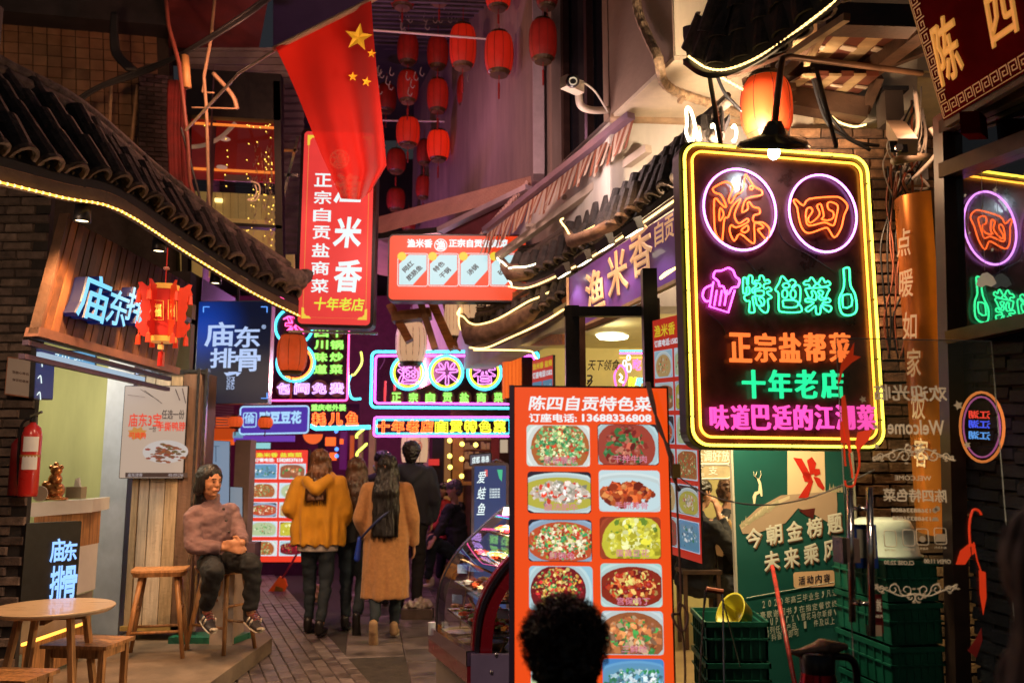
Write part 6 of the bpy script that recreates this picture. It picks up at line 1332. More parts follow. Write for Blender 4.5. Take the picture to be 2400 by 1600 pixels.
gp_ = case(gf_, 'poster', 'lit snack poster with red headline and dried meat plate on the plank pillar', 'poster', .02, .004, .006); 
PC = colmat('poster_print', .55, .4)
patch(gf_, [(0, 0), (gf_.W, 0), (gf_.W, gf_.H), (0, gf_.H)], .002, C('e8c8b0'), 'sheet', gp_, PC)
RT = mat('print_red', (.55, .04, .02), .6, var=0, emis=(.6, .03, .01), es=.4); BT = mat('print_black', (.03, .02, .03), .6, var=0)
text(gf_, '庙东3宝', (303, 968, 378, 1000), 'headline', RT, gp_, w=.004, bold=.02); text(gf_, '任选一份', (380, 960, 432, 982), 'headline', BT, gp_, w=.004, bold=.015); text(gf_, '一份', (350, 997, 366, 1012), 'headline', BT, gp_, w=.004); text(gf_, '手撕鸭脖', (370, 988, 434, 1010), 'headline', RT, gp_, w=.004, bold=.02)
u, v = gf_.loc(322, 1015); P = [(u + (.09 if k % 2 else .065) * math.cos(k * .393), v + (.065 if k % 2 else .04) * math.sin(k * .393)) for k in range(16)]; patch(gf_, P, .0035, (.9, .35, .03), 'burst', gp_, PC); text(gf_, '可换购', (303, 1012, 342, 1028), 'burst_text', RT, gp_, w=.005, bold=.02)
patch(gf_, circ(*gf_.loc(388, 1058), .2, 28, .1), .003, (.85, .75, .7), 'plate', gp_, PC)
mb = MB(); r_ = random.Random(4)
for k in range(90):
    x, y = 385 + r_.gauss(0, 18), 1062 + r_.gauss(0, 9)
    if k < 14: x, y = 380 + k * 3, 1040 + k * .8
    u, v = gf_.loc(min(max(x, 340), 430), y); s = r_.uniform(.008, .022); mb.add([gf_.p(u + s * math.cos(t) * 1.5, v + s * .6 * math.sin(t), .004 + k * .00002) for t in (0, 1.2, 2.4, 3.6, 4.8)], [(0, 1, 2, 3, 4)], tuple(c * r_.uniform(.5, 1.6) for c in (.30, .07, .02)))
mb.build('dried_meat_picture', PC, gp_)
for (x0, y0, x1, y1) in ((330, 912, 372, 938), (340, 915, 380, 945), (412, 912, 422, 938), (428, 910, 436, 945), (300, 925, 340, 930)): MB().bar(gf_.px(x0, y0, .004), gf_.px(x1, y1, .004), .03, .002).build('printed_stick', BT, gp_)
patch(gf_, [gf_.loc(x, y) for x, y in ((294, 1107), (440, 1107), (440, 1118), (294, 1118))], .003, (.05, .01, .01), 'footer', gp_, PC); text(gf_, '庙东排骨', (300, 1108, 334, 1117), 'footer_text', glow('footer_white', (.6, .5, .5), .6), gp_, w=.005); text(gf_, '400-009-2766', (395, 1109, 430, 1116), 'footer_text', glow('footer_white', (.6, .5, .5), .6), gp_, w=.005)
# easel board and boxes beside
ebf = Fr(at(458, 1030, 8.6), at(538, 1034, 8.6), at(455, 1260, 8.6)); t = case(ebf, 'easel_board', 'pale blue display board behind the seated woman', 'board', .02, .004, .004, (.36, .52, .75), colmat('pale_board', .45))
for x in (496, 506): MB().bar(ebf.px(x, 1045, .006), ebf.px(x, 1082, .006), .008, .003).build('mark', mat('mark_navy', (.01, .04, .12), .6), t)
MB().bar(ebf.px(488, 1045, .006), ebf.px(514, 1045, .006), .008, .003).build('mark', mat('mark_navy', (.01, .04, .12), .6), t)
a, b = at(540, 1300, 9.3), at(588, 1030, 9.3); MB().box((a.x, 9.3, .1), (b.x, 9.5, b.z)).build('partition', mat('taupe_wall', (.28, .2, .18), .7, var=.1), None)['x'] = 1; tag([o for o in bpy.data.objects if 'x' in o][0], 'taupe brown partition behind the blue display board', 'partition')
e2f = Fr(at(532, 1140, 8.9), at(568, 1142, 8.9), at(532, 1210, 8.9)); t = case(e2f, 'notice', 'narrow pale sheet with tiny print right of the seated woman', 'notice', .02, .003, .003, (.4, .5, .62), colmat('pale_board', .45))
# spot lamps under the left eave
for i, (x, y, Y, lab) in enumerate(((192, 520, 5.0, 'small round downlight under the eave above the wooden sign'), (372, 590, 6.0, 'clip on black spotlight under the eave by the palace lantern'), (505, 665, 7.2, 'black cylinder spotlight under the eave beside the navy sign'))):
    p = at(x, y, Y); t = thing('spot_lamp', lab, 'lamp', p, 'spot lamps under the left eave')
    MB().lathe([(.03, .10), (.045, .10), (.05, .0), (.044, 0), (.04, .08)], p, 16).build('housing', BLACK, t, smooth=True); MB().lathe([(0, 0), (.04, 0)], p + Z * .01, 16).build('lens', glow('spot_lens', (1, .75, .4), 6), t)
    MB().tube([p + Z * .1, p + Z * .25], .008, 5).build('stem', BLACK, t)
# ================================================================ FAR END OF THE LANE
far_t = thing('far_shops', 'blurry wooden shop fronts glowing warm at the far end of the lane', 'shop front', V(-1.5, 14, 0))
def fb(x0, y0, x1, y1, Y, name, m, parent=far_t, d=.12):
    a, b = at(x0, y1, Y), at(x1, y0, Y); return MB().box((a.x, Y, a.z), (b.x, Y + d, b.z)).build(name, m, parent)
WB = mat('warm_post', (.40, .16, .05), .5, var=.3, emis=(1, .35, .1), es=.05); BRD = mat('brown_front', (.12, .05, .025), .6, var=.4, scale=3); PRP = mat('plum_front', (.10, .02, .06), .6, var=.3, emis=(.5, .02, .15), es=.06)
far_a = at(1000, 1100, 14)
MB().box((-.95, 13.2, 0), (.6, 13.4, 3.3)).build('back_front', BRD, far_t)
fb(1058, 1015, 1086, 1330, 12.6, 'post', WB); fb(1150, 1015, 1170, 1280, 12.6, 'post', mat('red_post', (.4, .06, .03), .5)); fb(1086, 1128, 1200, 1136, 12.5, 'shelf', WB)
for y in (1030, 1052, 1075, 1098): fb(1086, y, 1150, y + 3, 12.9, 'shelf', WOODX)
bm = MB(); lm_ = MB(); r_ = random.Random(2)
for k in range(80):
    x, y = r_.uniform(1090, 1150), r_.choice((1030, 1052, 1075, 1098)); a = at(x, y, 12.85); bm.box((a.x - .02, a.y, a.z), (a.x + .02, a.y + .04, a.z + r_.uniform(.05, .11)))
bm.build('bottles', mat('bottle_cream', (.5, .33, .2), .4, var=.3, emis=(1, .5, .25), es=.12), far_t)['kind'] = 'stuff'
for (x, y) in ((1054, 1032), (1083, 1040), (1054, 1068), (1082, 1075), (1055, 1094), (1082, 1115), (1054, 1128), (1115, 1042), (1110, 1078)): lm_.ball(at(x, y, 12.4), .035, seg=8)
lm_.build('bulbs', glow('yellow_bulb', (1, .75, .12), 4), far_t)['kind'] = 'stuff'
fb(1010, 1020, 1040, 1300, 12.6, 'dark_panel', BLACK); fb(1040, 1020, 1056, 1180, 13.0, 'lit_gap', glow('amber_gap', (.5, .2, .05), .4)); fb(985, 1020, 1006, 1300, 13.0, 'pale_post', mat('mauve_post', (.3, .2, .2), .5))
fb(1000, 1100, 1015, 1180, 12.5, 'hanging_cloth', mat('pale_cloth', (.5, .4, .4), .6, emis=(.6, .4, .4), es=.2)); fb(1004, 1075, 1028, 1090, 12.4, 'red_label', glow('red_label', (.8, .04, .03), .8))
fb(1172, 1030, 1190, 1060, 12.0, 'white_sign', glow('white_sign', (.8, .6, .4), .6))
lfs = thing('left_far_shops', 'dim violet shop fronts with orange lamps beyond the red menu board', 'shop front', V(-3.2, 16, 0))
fb2 = lambda *a, **k: fb(*a, parent=lfs, **k)
MB().box((-6, 17, 0), (-1, 17.2, 5)).build('front', PRP, lfs)
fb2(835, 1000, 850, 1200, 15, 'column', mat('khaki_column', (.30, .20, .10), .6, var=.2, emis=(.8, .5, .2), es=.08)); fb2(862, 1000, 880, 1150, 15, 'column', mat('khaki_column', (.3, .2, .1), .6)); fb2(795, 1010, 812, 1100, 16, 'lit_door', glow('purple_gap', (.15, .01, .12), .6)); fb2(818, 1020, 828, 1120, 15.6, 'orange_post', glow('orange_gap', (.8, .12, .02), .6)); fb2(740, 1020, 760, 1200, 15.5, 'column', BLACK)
for (x, y, w_, h_) in ((762, 1024, 22, 20), (772, 1060, 14, 18), (796, 1028, 6, 12)): fb2(x, y, x + w_, y + h_, 14.6, 'orange_lamp', glow('orange_lamp', (1, .12, .01), 1.5))
for (x, y) in ((725, 1068), (728, 1082)): MB().ball(at(x, y, 14.4), .05, seg=8).build('violet_lamp', glow('violet_lamp', (.8, .1, 1), 2.5), lfs)
for (x, y, c_) in ((788, 1010, (.1, .3, 1)), (789, 1052, (.1, .3, 1)), (789, 1068, (.1, .2, .8))): MB().ball(at(x, y, 14.4), .035, seg=8).build('blue_lamp', glow('blue_lamp', (.1, .3, 1), 2), lfs)
for k, (x0, y0, x1, y1) in enumerate(((836, 1018, 852, 1005), (837, 1060, 857, 1042), (838, 1108, 853, 1094))):
    tag(MB().tube(smooth([at(x0, y0 + 8, 14), at(x0 + 1, y0, 14), at(x1, y1, 14), at(x1 + 1, y1 - 3, 14)], 4), .022, 6).build('lime_tube', glow('lime_tube', (.75, .85, .1), 3), None, smooth=True), ['short slanted lime light tube highest on the far column', 'short slanted lime light tube in the middle of the far column', 'short slanted lime light tube lowest by the masked person'][k], 'light tube', 'slanted lime tubes')
t = lantern('seal_lantern', 'pale flat lantern with a red round seal above the tall man', at(972, 1048, 12.3), .19, .42, mat('pale_lit', (.6, .42, .28), .6, var=.1, emis=(.9, .55, .32), es=.6), tassel=False, ribs=6, group='seal lantern', sq=.9)
q = Fr(at(958, 1028, 12.05), at(995, 1028, 12.05), at(958, 1065, 12.05)); neon(q, circ(.10, .10, .085, 20), .006, .02, 'seal_ring', mat('seal_red', (.6, .08, .04), .6, var=0, emis=(.8, .1, .05), es=.3), t)
text(q, '欢乐', (963, 1036, 988, 1056), 'seal_text', mat('seal_red', (.6, .08, .04), .6), t, w=.02, bold=.03)
fs = thing('half_round_sign', 'half round orange sign under the indigo light box', 'sign', at(735, 1020, 12))
q = Fr(at(712, 1000, 12), at(756, 1000, 12), at(712, 1044, 12)); patch(q, [(.13 + .14 * math.cos(t_ * .26), .1 + .14 * math.sin(t_ * .26)) for t_ in range(13)], .01, (1, .14, .01), 'face', fs, colmat('lit_half', .9))
for (x, y) in ((903, 905), (925, 905), (902, 920)): MB().box(tuple(at(x - 3, y + 22, 12.4)), tuple(at(x + 3, y - 12, 12.45))).build('red_tube', glow('red_tube', (1, .1, .08), 2), fs)
m = MB()
for pts in ([(845, 825), (848, 850), (832, 878), (820, 876)], [(812, 900), (822, 906), (842, 906), (848, 934)]): m.tube(smooth([at(x, y, 11.4) for x, y in pts], 4), .018, 6)
MB().tube(smooth([at(x, y, 11.4) for x, y in [(846, 824), (848, 850), (832, 876), (824, 878)]], 4), .014, 6).build('lime_bend', glow('lime_tube', (.75, .85, .1), 3), fs, smooth=True)
MB().tube(smooth([at(x, y, 11.4) for x, y in [(822, 880), (816, 900), (824, 932), (846, 934)]], 4), .016, 6).build('cyan_bend', NC, fs, smooth=True)
# ---------- second red menu board
M2 = fpx((583, 1054, 13.0), (722, 1054, 13.0), (583, 1316, 13.0)); M2 = frv(M2.o, M2.o + M2.a * M2.W, M2.H)
m2 = case(M2, 'menu_board', 'distant red lit menu board with rows of dish photos behind the yellow coat', 'menu board', .12, .01, .02, C('ee3a1c'))
text(M2, '渔米香 盐商菜', (600, 1060, 708, 1071), 'title', SY, m2, w=.004, bold=.03); text(M2, '订餐电话:', (597, 1073, 643, 1082), 'phone_label', Wt, m2, w=.004, bold=.05); text(M2, '15828537618', (650, 1073, 710, 1082), 'phone_number', Wt, m2, w=.004, bold=.05)
k2_ = ['fish', 'stew', 'scallion', 'green', 'rabbit', 'noodle', 'green', 'egg', 'scallion', 'chilli']
for r in range(5):
    for c_ in range(2):
        x0 = 588 + c_ * 67; y0 = 1086 + r * 45; u0, v0, u1, v1 = rect(M2, x0, y0, x0 + 61, y0 + 36)
        patch(M2, [(u0, v0), (u1, v0), (u1, v1), (u0, v1)], .003, C('d8e8f4'), 'picture_border', m2)
        food(M2, (x0 + 2, y0 + 2, x0 + 59, y0 + 34), k2_[r * 2 + c_], m2, 70 + r * 2 + c_, w=.005, n=80)
MB().obox(M2.p(-.1, M2.H + .02, -.1), M2.a * (M2.W + .4), M2.b * .5, M2.n * .12).build('foot', mat('plum_base', (.10, .03, .07), .35, var=.2, metal=.4), m2)

# ================================================================ PEOPLE
def caps(mb, p0, r0, p1, r1, side=None, k=1, e0=1, e1=1, n=14):
    p0, p1 = Vector(p0), Vector(p1); d = p1 - p0
    if d.length < 1e-5: d = Vector((0, 0, 1e-4)); p1 = p0 + d
    d = d.normalized(); a = Vector(side) if side is not None else d.orthogonal(); a = a - d * a.dot(d)
    a = a.normalized() if a.length > 1e-4 else d.orthogonal().normalized(); b = d.cross(a); rings = []
    for t in ((80, 50, 25) if e0 else ()): rings.append((p0 - d * r0 * k * math.sin(R(t)), r0 * math.cos(R(t))))
    rings += [(p0, r0), (p1, r1)]
    for t in ((25, 50, 80) if e1 else ()): rings.append((p1 + d * r1 * k * math.sin(R(t)), r1 * math.cos(R(t))))
    vs = [c + (a * math.cos(6.2832 * i / n) + b * math.sin(6.2832 * i / n) * k) * r for c, r in rings for i in range(n)]; m = len(rings)
    fs = [(j * n + i, j * n + (i + 1) % n, (j + 1) * n + (i + 1) % n, (j + 1) * n + i) for j in range(m - 1) for i in range(n)]
    mb.add(vs, fs + [tuple(range(n - 1, -1, -1)), tuple(range((m - 1) * n, m * n))])
def blob(pieces, name, m, parent, vox=.012, sm=5, disp=None):
    mb = MB()
    for p in pieces:
        if p[0] == 'b': mb.ball(p[1], p[2], *(p[3] if len(p) > 3 else (1, 1, 1)), seg=14)
        else: caps(mb, *p[:4], **(p[4] if len(p) > 4 else {}))
    o_ = org(parent); me = mb.mesh(name, m, o_); ob = bpy.data.objects.new('tmp', me)
    rm_ = ob.modifiers.new('r', 'REMESH'); rm_.mode = 'VOXEL'; rm_.voxel_size = vox; s = ob.modifiers.new('s', 'SMOOTH'); s.factor = .5; s.iterations = sm
    me2 = evaluate(ob)
    if disp:
        nv = len(me2.vertices); co = np.empty(nv * 3); no = np.empty(nv * 3); me2.vertices.foreach_get('co', co); me2.vertices.foreach_get('normal', no)
        co = co.reshape(-1, 3); no = no.reshape(-1, 3); co += no * disp(co + np.array(o_))[:, None]; me2.vertices.foreach_set('co', co.ravel()); me2.update()
    me2.polygons.foreach_set('use_smooth', [True] * len(me2.polygons)); me2.name = name
    me2.materials.clear(); me2.materials.append(m)
    return link(name, me2, parent, o_)
def folds(ax=(9, 9, 2), amp=.012, off=0):
    k = np.array(ax) * 1.4; return lambda co: amp * (vnoise(co * k + off) + .4 * vnoise(co * k * 2.3 + off))
def strands(amp=.005, f_=70, base=None):
    k = np.array((f_, f_, 6)) * 1.3; return lambda co: amp * (vnoise(co * k) + .5 * vnoise(co * k * 2 + 4))
SKIN = mat('skin', (.52, .27, .17), .5, var=.08, scale=20); HAIR = mat('black_hair', (.012, .009, .009), .38, var=.3, scale=30, bump=.4, bscale=90); HAIRB = mat('brown_hair', (.09, .04, .022), .4, var=.5, scale=12, bump=.4, bscale=90)
JEAN = mat('dark_jeans', (.012, .022, .035), .8, var=.25, scale=20, bump=.2); BLK = mat('black_cloth', (.012, .012, .016), .85, var=.3, scale=8, bump=.2); BOOT = mat('boot_leather', (.012, .010, .012), .35, var=.2)
def hand(p, d, palm, thumb, s=1.0, curl=.5):
    """palm + five fingers; d points to the fingertips, palm is the palm normal, thumb the side of the thumb"""
    p, d, palm, thumb = Vector(p), Vector(d).normalized(), Vector(palm).normalized(), Vector(thumb).normalized()
    o = [(p, .026 * s, p + d * .07 * s, .034 * s, dict(side=thumb, k=.5))]
    for i, (off, L) in enumerate(((.027, .068), (.009, .078), (-.009, .072), (-.026, .056))):
        b = p + d * .078 * s + thumb * off * s; q = b + (d + palm * curl * .4).normalized() * L * .5 * s; e = q + (d * (1 - curl) + palm * curl * 1.3).normalized() * L * .5 * s
        o += [(b - d * .02 * s, .0095 * s, q, .009 * s), (q, .009 * s, e, .0075 * s)]
    b = p + d * .02 * s + thumb * .026 * s; q = b + (d * .6 + thumb * .7).normalized() * .035 * s; o += [(b, .012 * s, q, .011 * s), (q, .011 * s, q + (d + palm * .4).normalized() * .028 * s, .009 * s)]
    return o
def head(c, f, s=1.0):
    """c = head centre, f = facing"""
    f = Vector(f).normalized(); r = f.cross(Z).normalized(); u = r.cross(f)
    P = lambda x, y, z: c + (r * x + f * y + u * z) * s
    o = [(P(0, -.02, .035), .085 * s, P(0, .005, .03), .078 * s, dict(side=r, k=1.12)), (P(0, .018, -.01), .072 * s, P(0, .026, -.055), .053 * s, dict(side=r, k=1.0)), (P(0, .05, -.085), .026 * s, P(0, .062, -.088), .022 * s),
         (P(0, .090, .02), .008 * s, P(0, .102, -.016), .011 * s), (P(-.012, .094, -.02), .008 * s, P(.012, .094, -.02), .008 * s), (P(-.022, .084, -.05), .009 * s, P(.022, .084, -.05), .009 * s), (P(-.018, .084, -.060), .009 * s, P(.018, .084, -.060), .009 * s),
         (P(-.03, .082, .035), .011 * s, P(.03, .082, .035), .011 * s), (P(-.038, .062, -.012), .02 * s, P(-.04, .05, -.03), .02 * s), (P(.038, .062, -.012), .02 * s, P(.04, .05, -.03), .02 * s)]
    for q in (-1, 1): o.append((P(q * .079, -.005, .018), .018 * s, P(q * .077, -.002, -.018), .012 * s, dict(side=f, k=.45)))
    return o, P
def shoe(name, a, toe, m, parent, s=1.0, sole=None, heel=0):
    a, toe = Vector(a), Vector(toe); d = (toe - a); d.z = 0; d.normalize(); L = .25 * s; sd = d.cross(Z); b = a - d * .05 * s
    up = Vector(toe - a).normalized(); 
    pcs = [(b + Z * .0, .042 * s, b + up * .12 * s - Z * .01, .046 * s, dict(side=sd, k=.8)), (b + up * .12 * s - Z * .01, .046 * s, b + up * .21 * s - Z * .018, .036 * s, dict(side=sd, k=.65)), (b, .04 * s, b + Z * .06 * s, .042 * s)]
    o = blob(pcs, name, m, parent, .008, 3)
    sl = [(b - Z * .035 * s, .042 * s, b + up * .12 * s - Z * .04 * s, .046 * s, dict(side=sd, k=.28)), (b + up * .12 * s - Z * .04 * s, .046 * s, b + up * .215 * s - Z * .042 * s, .036 * s, dict(side=sd, k=.28))]
    blob(sl, 'sole', sole or BLK, o, .007, 2); return o
def walker(label, foot, H, heading=90, top=None, **o):
    """person standing or walking; foot = ground point, heading in degrees (90 = away from the camera)"""
    t = thing('person', label, 'person', foot, o.get('group')); f = V(math.cos(R(heading)), math.sin(R(heading)), 0); r = f.cross(Z); foot = Vector(foot); s = H / 1.7
    P = lambda x, y, z: foot + (r * x + f * y + Z * z) * s
    step = o.get('step', .12); vox = o.get('vox', .014)
    hips = [P(-.085, 0, .90), P(.085, 0, .90)]; kn = [P(-.09, step * .5 + .04, .50), P(.09, -step * .4 + .05, .50)]; an = [P(-.085, step, .10), P(.08, -step * 1.2, .11)]
    if o.get('lift'): kn[1] = P(.08, .06, .49); an[1] = P(.07, -.22, .17)
    if o.get('liftl'): kn[0] = P(-.08, .06, .49); an[0] = P(-.07, -.22, .17); an[1] = P(.085, step, .10); kn[1] = P(.09, step * .5 + .04, .5)
    sh = [P(-.175, 0, 1.40), P(.175, 0, 1.40)]; el = [P(*q) for q in o.get('elbows', ((-.24, -.03, 1.13), (.24, -.03, 1.13)))]; wr_ = [P(*q) for q in o.get('wrists', ((-.22, .10, .90), (.22, .10, .90)))]
    hc = P(0, .01, 1.585) ; hf = o.get('look', f)
    hd, HP = head(hc, hf, s)
    body = hd + [(P(0, 0, 1.40), .05 * s, P(0, .01, 1.53), .05 * s), (P(0, 0, 1.0), .13 * s, P(0, 0, 1.30), .14 * s, dict(side=r, k=.62)), (P(-.15, 0, 1.38), .05 * s, P(.15, 0, 1.38), .05 * s), (P(-.07, 0, .92), .10 * s, P(.07, 0, .92), .10 * s)]
    for i in (0, 1):
        body += [(sh[i], .045 * s, el[i], .036 * s), (el[i], .036 * s, wr_[i], .024 * s), (hips[i], .075 * s, kn[i], .05 * s), (kn[i], .05 * s, an[i], .033 * s)]
        dh = (wr_[i] - el[i]).normalized(); body += hand(wr_[i] + dh * .01, dh, r * (1 if i == 0 else -1), f, s)
    blob(body, 'body', o.get('skin', SKIN), t, o.get('bvox', .011), 4)
    fl_ = o.get('flare', 1); tm = o.get('trousers', JEAN); lw = o.get('legw', 1)
    tr_ = [(P(-.06, 0, .93), .115 * s, P(.06, 0, .93), .115 * s)]
    for i in (0, 1): tr_ += [(hips[i], .10 * s, kn[i], .068 * s * lw), (kn[i], .068 * s * lw, an[i] + Z * .02, .050 * s * lw, dict(e1=0))]
    blob(tr_, 'trousers', tm, t, vox, 4, folds((7, 7, 14), .010))
    sm_ = o.get('shoes', BOOT)
    for i in (0, 1):
        toe = an[i] + f * .2
        if (o.get('lift') and i == 1) or (o.get('liftl') and i == 0): toe = an[i] + f * .08 - Z * .19
        shoe('shoe', an[i] - Z * .045 * s, toe - Z * .05 * s, sm_, t, s, o.get('sole'))
    return t, P, f, r, s, sh, el, wr_, HP
def jacket(t, P, r, s, sh, el, wr_, m, hem=.78, w0=.20, w1=.225, name='jacket', sleeve=.068, vox=.014, amp=.016, hood=False, kk=.66):
    pcs = [(P(0, 0, 1.36), w0 * s, P(0, 0, hem + .02), w1 * s, dict(side=r, k=kk, e1=0)), (P(-.13, 0, 1.39), .075 * s, P(.13, 0, 1.39), .075 * s), (P(0, 0, 1.42), .075 * s, P(0, 0, 1.47), .065 * s)]
    for i in (0, 1): pcs += [(sh[i] + Z * -.015, sleeve * 1.12 * s, el[i], sleeve * s), (el[i], sleeve * s, wr_[i], sleeve * .72 * s, dict(e1=0))]
    if hood: pcs += [(P(-.10, -.07, 1.42), .06 * s, P(0, -.13, 1.34), .06 * s), (P(.10, -.07, 1.42), .06 * s, P(0, -.13, 1.34), .06 * s), (P(-.1, 0, 1.44), .06 * s, P(-.1, -.08, 1.42), .05 * s), (P(.1, 0, 1.44), .06 * s, P(.1, -.08, 1.42), .05 * s)]
    zt = (P(0, 0, 1.3)).z; zb = (P(0, 0, hem)).z
    def d(co):
        f = np.clip((zt - co[:, 2]) / (zt - zb), .25, 1); return amp * 1.6 * f * (vnoise(co * np.array((17, 17, 2))) + .4 * vnoise(co * np.array((30, 30, 9)) + 7))
    return blob(pcs, name, m, t, vox, 3, d)
def longhair(t, HP, P, s, m, L=.45, w_=.11, r=None, f=None):
    e = 1.53 - L
    pcs = [(HP(0, -.025, .045), .098 * s, HP(0, 0, .04), .088 * s, dict(side=r)), (HP(0, -.045, .0), .095 * s, P(0, -.085, 1.36), w_ * s, dict(side=r, k=.62)), (P(0, -.085, 1.36), w_ * s, P(0, -.115, e), w_ * .92 * s, dict(side=r, k=.42, e1=0)),
           (HP(-.075, .02, .02), .03 * s, P(-.10, .0, 1.36), .035 * s), (HP(.075, .02, .02), .03 * s, P(.10, .0, 1.36), .035 * s)]
    h = blob(pcs, 'hair', m, t, .010, 3, strands(.010, 55)); q = MB(); rr = random.Random(hash(t.name) % 99)
    for k in range(150):
        a = rr.uniform(-1, 1); top_ = P(a * .085, -.125 + .03 * abs(a), 1.50); bot = P(a * w_ * .95 + rr.uniform(-.012, .012), -.155 + .02 * abs(a), e - rr.uniform(-.03, .05)); mid = top_.lerp(bot, .5) + f * -.012
        q.tube([top_, mid, bot], [.0025, .003, .0012], 3)
    q.build('hair_strands', m, h, smooth=True)['kind'] = 'stuff'
    return h
# --- woman in the yellow jacket
YJ = mat('mustard_jacket', (.62, .28, .006), .75, var=.12, scale=6, sheen=.2, bump=.15, bscale=120)
t, P, f, r, s, sh, el, wr_, HP = walker('woman in a mustard yellow hooded jacket and dark jeans walking away', gz(738, 1486), 1.74, 88, step=.10, elbows=((-.27, -.04, 1.15), (.25, .02, 1.12)), wrists=((-.23, .12, 1.12), (.2, .16, .95)), legw=.92)
jacket(t, P, r, s, sh, el, wr_, YJ, hem=.80, w0=.205, w1=.255, sleeve=.082, hood=True, amp=.028, kk=.62); longhair(t, HP, P, s, mat('chestnut_hair', (.15, .06, .026), .4, var=.5, scale=14), .30, .115, r, f)
blob([(P(0, .0, .82), .2 * s, P(0, 0, .76), .2 * s, dict(side=r, k=.6, e1=0))], 'shirt_tail', mat('white_shirt', (.5, .45, .42), .8), t, .014, 2)
blob([(P(-.05, -.08, 1.40), .05, P(.05, -.08, 1.40), .05), (P(-.08, -.05, 1.46), .05, P(.08, -.05, 1.46), .05)], 'grey_hood', mat('grey_hood', (.10, .08, .11), .85), t, .014, 3)
# --- girl between them
t, P, f, r, s, sh, el, wr_, HP = walker('girl with long brown hair in black between the yellow jacket and the camel coat', gz(820, 1484) + V(0, .15, 0), 1.66, 92, step=.06, lift=True)
jacket(t, P, r, s, sh, el, wr_, BLK, hem=.85); longhair(t, HP, P, s, HAIRB, .42, .12, r, f)
# --- woman in the camel coat
CC = mat('camel_coat', (.46, .215, .075), .9, var=.14, scale=30, bump=.5, bscale=160, sheen=.3)
t, P, f, r, s, sh, el, wr_, HP = walker('woman in a long camel coat with waist length black hair walking away', gz(900, 1497), 1.68, 92, step=.10, liftl=True, elbows=((-.25, -.02, 1.12), (.25, .0, 1.12)), wrists=((-.2, .10, .92), (.26, .08, .86)), shoes=mat('canvas_shoe', (.35, .22, .12), .7), sole=mat('rubber_sole', (.4, .33, .27), .7))
jacket(t, P, r, s, sh, el, wr_, CC, hem=.36, w0=.195, w1=.235, name='coat', sleeve=.07, amp=.014, kk=.64); longhair(t, HP, P, s, HAIR, .58, .135, r, f)
q = MB(); q.tube(smooth([P(.05, -.13, 1.2), P(-.05, -.16, 1.12), P(-.17, -.12, 1.0), P(-.24, -.02, .92)], 5), .012, 6); q.build('bag_strap', mat('navy_strap', (.02, .03, .12), .5), t, smooth=True)
blob([(P(-.25, -.02, .93), .035, P(-.27, -.02, .74), .05, dict(side=f, k=.6))], 'blue_bag', mat('cobalt_bag', (.01, .05, .45), .5), t, .012, 2)
# --- tall man
t, P, f, r, s, sh, el, wr_, HP = walker('tall man in a black hooded jacket beside the camel coat', gz(955, 1440) + V(0, .1, 0), 1.84, 95, trousers=BLK)
jacket(t, P, r, s, sh, el, wr_, mat('ink_jacket', (.012, .014, .028), .85, var=.2), hem=.86, hood=True, sleeve=.08, w0=.22)
def shorthair(t, HP, s, m, r, amp=.012, big=1.0):
    pcs = [(HP(0, -.03, .055), .098 * s * big, HP(0, .015, .062), .085 * s * big, dict(side=r)), (HP(0, -.05, .02), .085 * s * big, HP(0, -.05, -.02), .07 * s)]
    return blob(pcs, 'hair', m, t, .009, 2, lambda co: amp * vnoise(co * 60))
shorthair(t, HP, s, HAIR, r)
t, P, f, r, s, sh, el, wr_, HP = walker('person with black hair and a pale face mask glancing left ahead of the tall man', gz(872, 1430) + V(0, .5, 0), 1.74, 95, look=V(-.85, .5, 0), trousers=BLK); jacket(t, P, r, s, sh, el, wr_, BLK, hem=.86); shorthair(t, HP, s, HAIR, V(0, 0, 1).cross(V(1, 0, 0)))
blob([(HP(-.02, .085, -.04), .032, HP(.02, .085, -.04), .032), (HP(0, .09, -.065), .03, HP(0, .09, -.06), .03)], 'face_mask', mat('mask_white', (.6, .65, .7), .7), t, .009, 2)

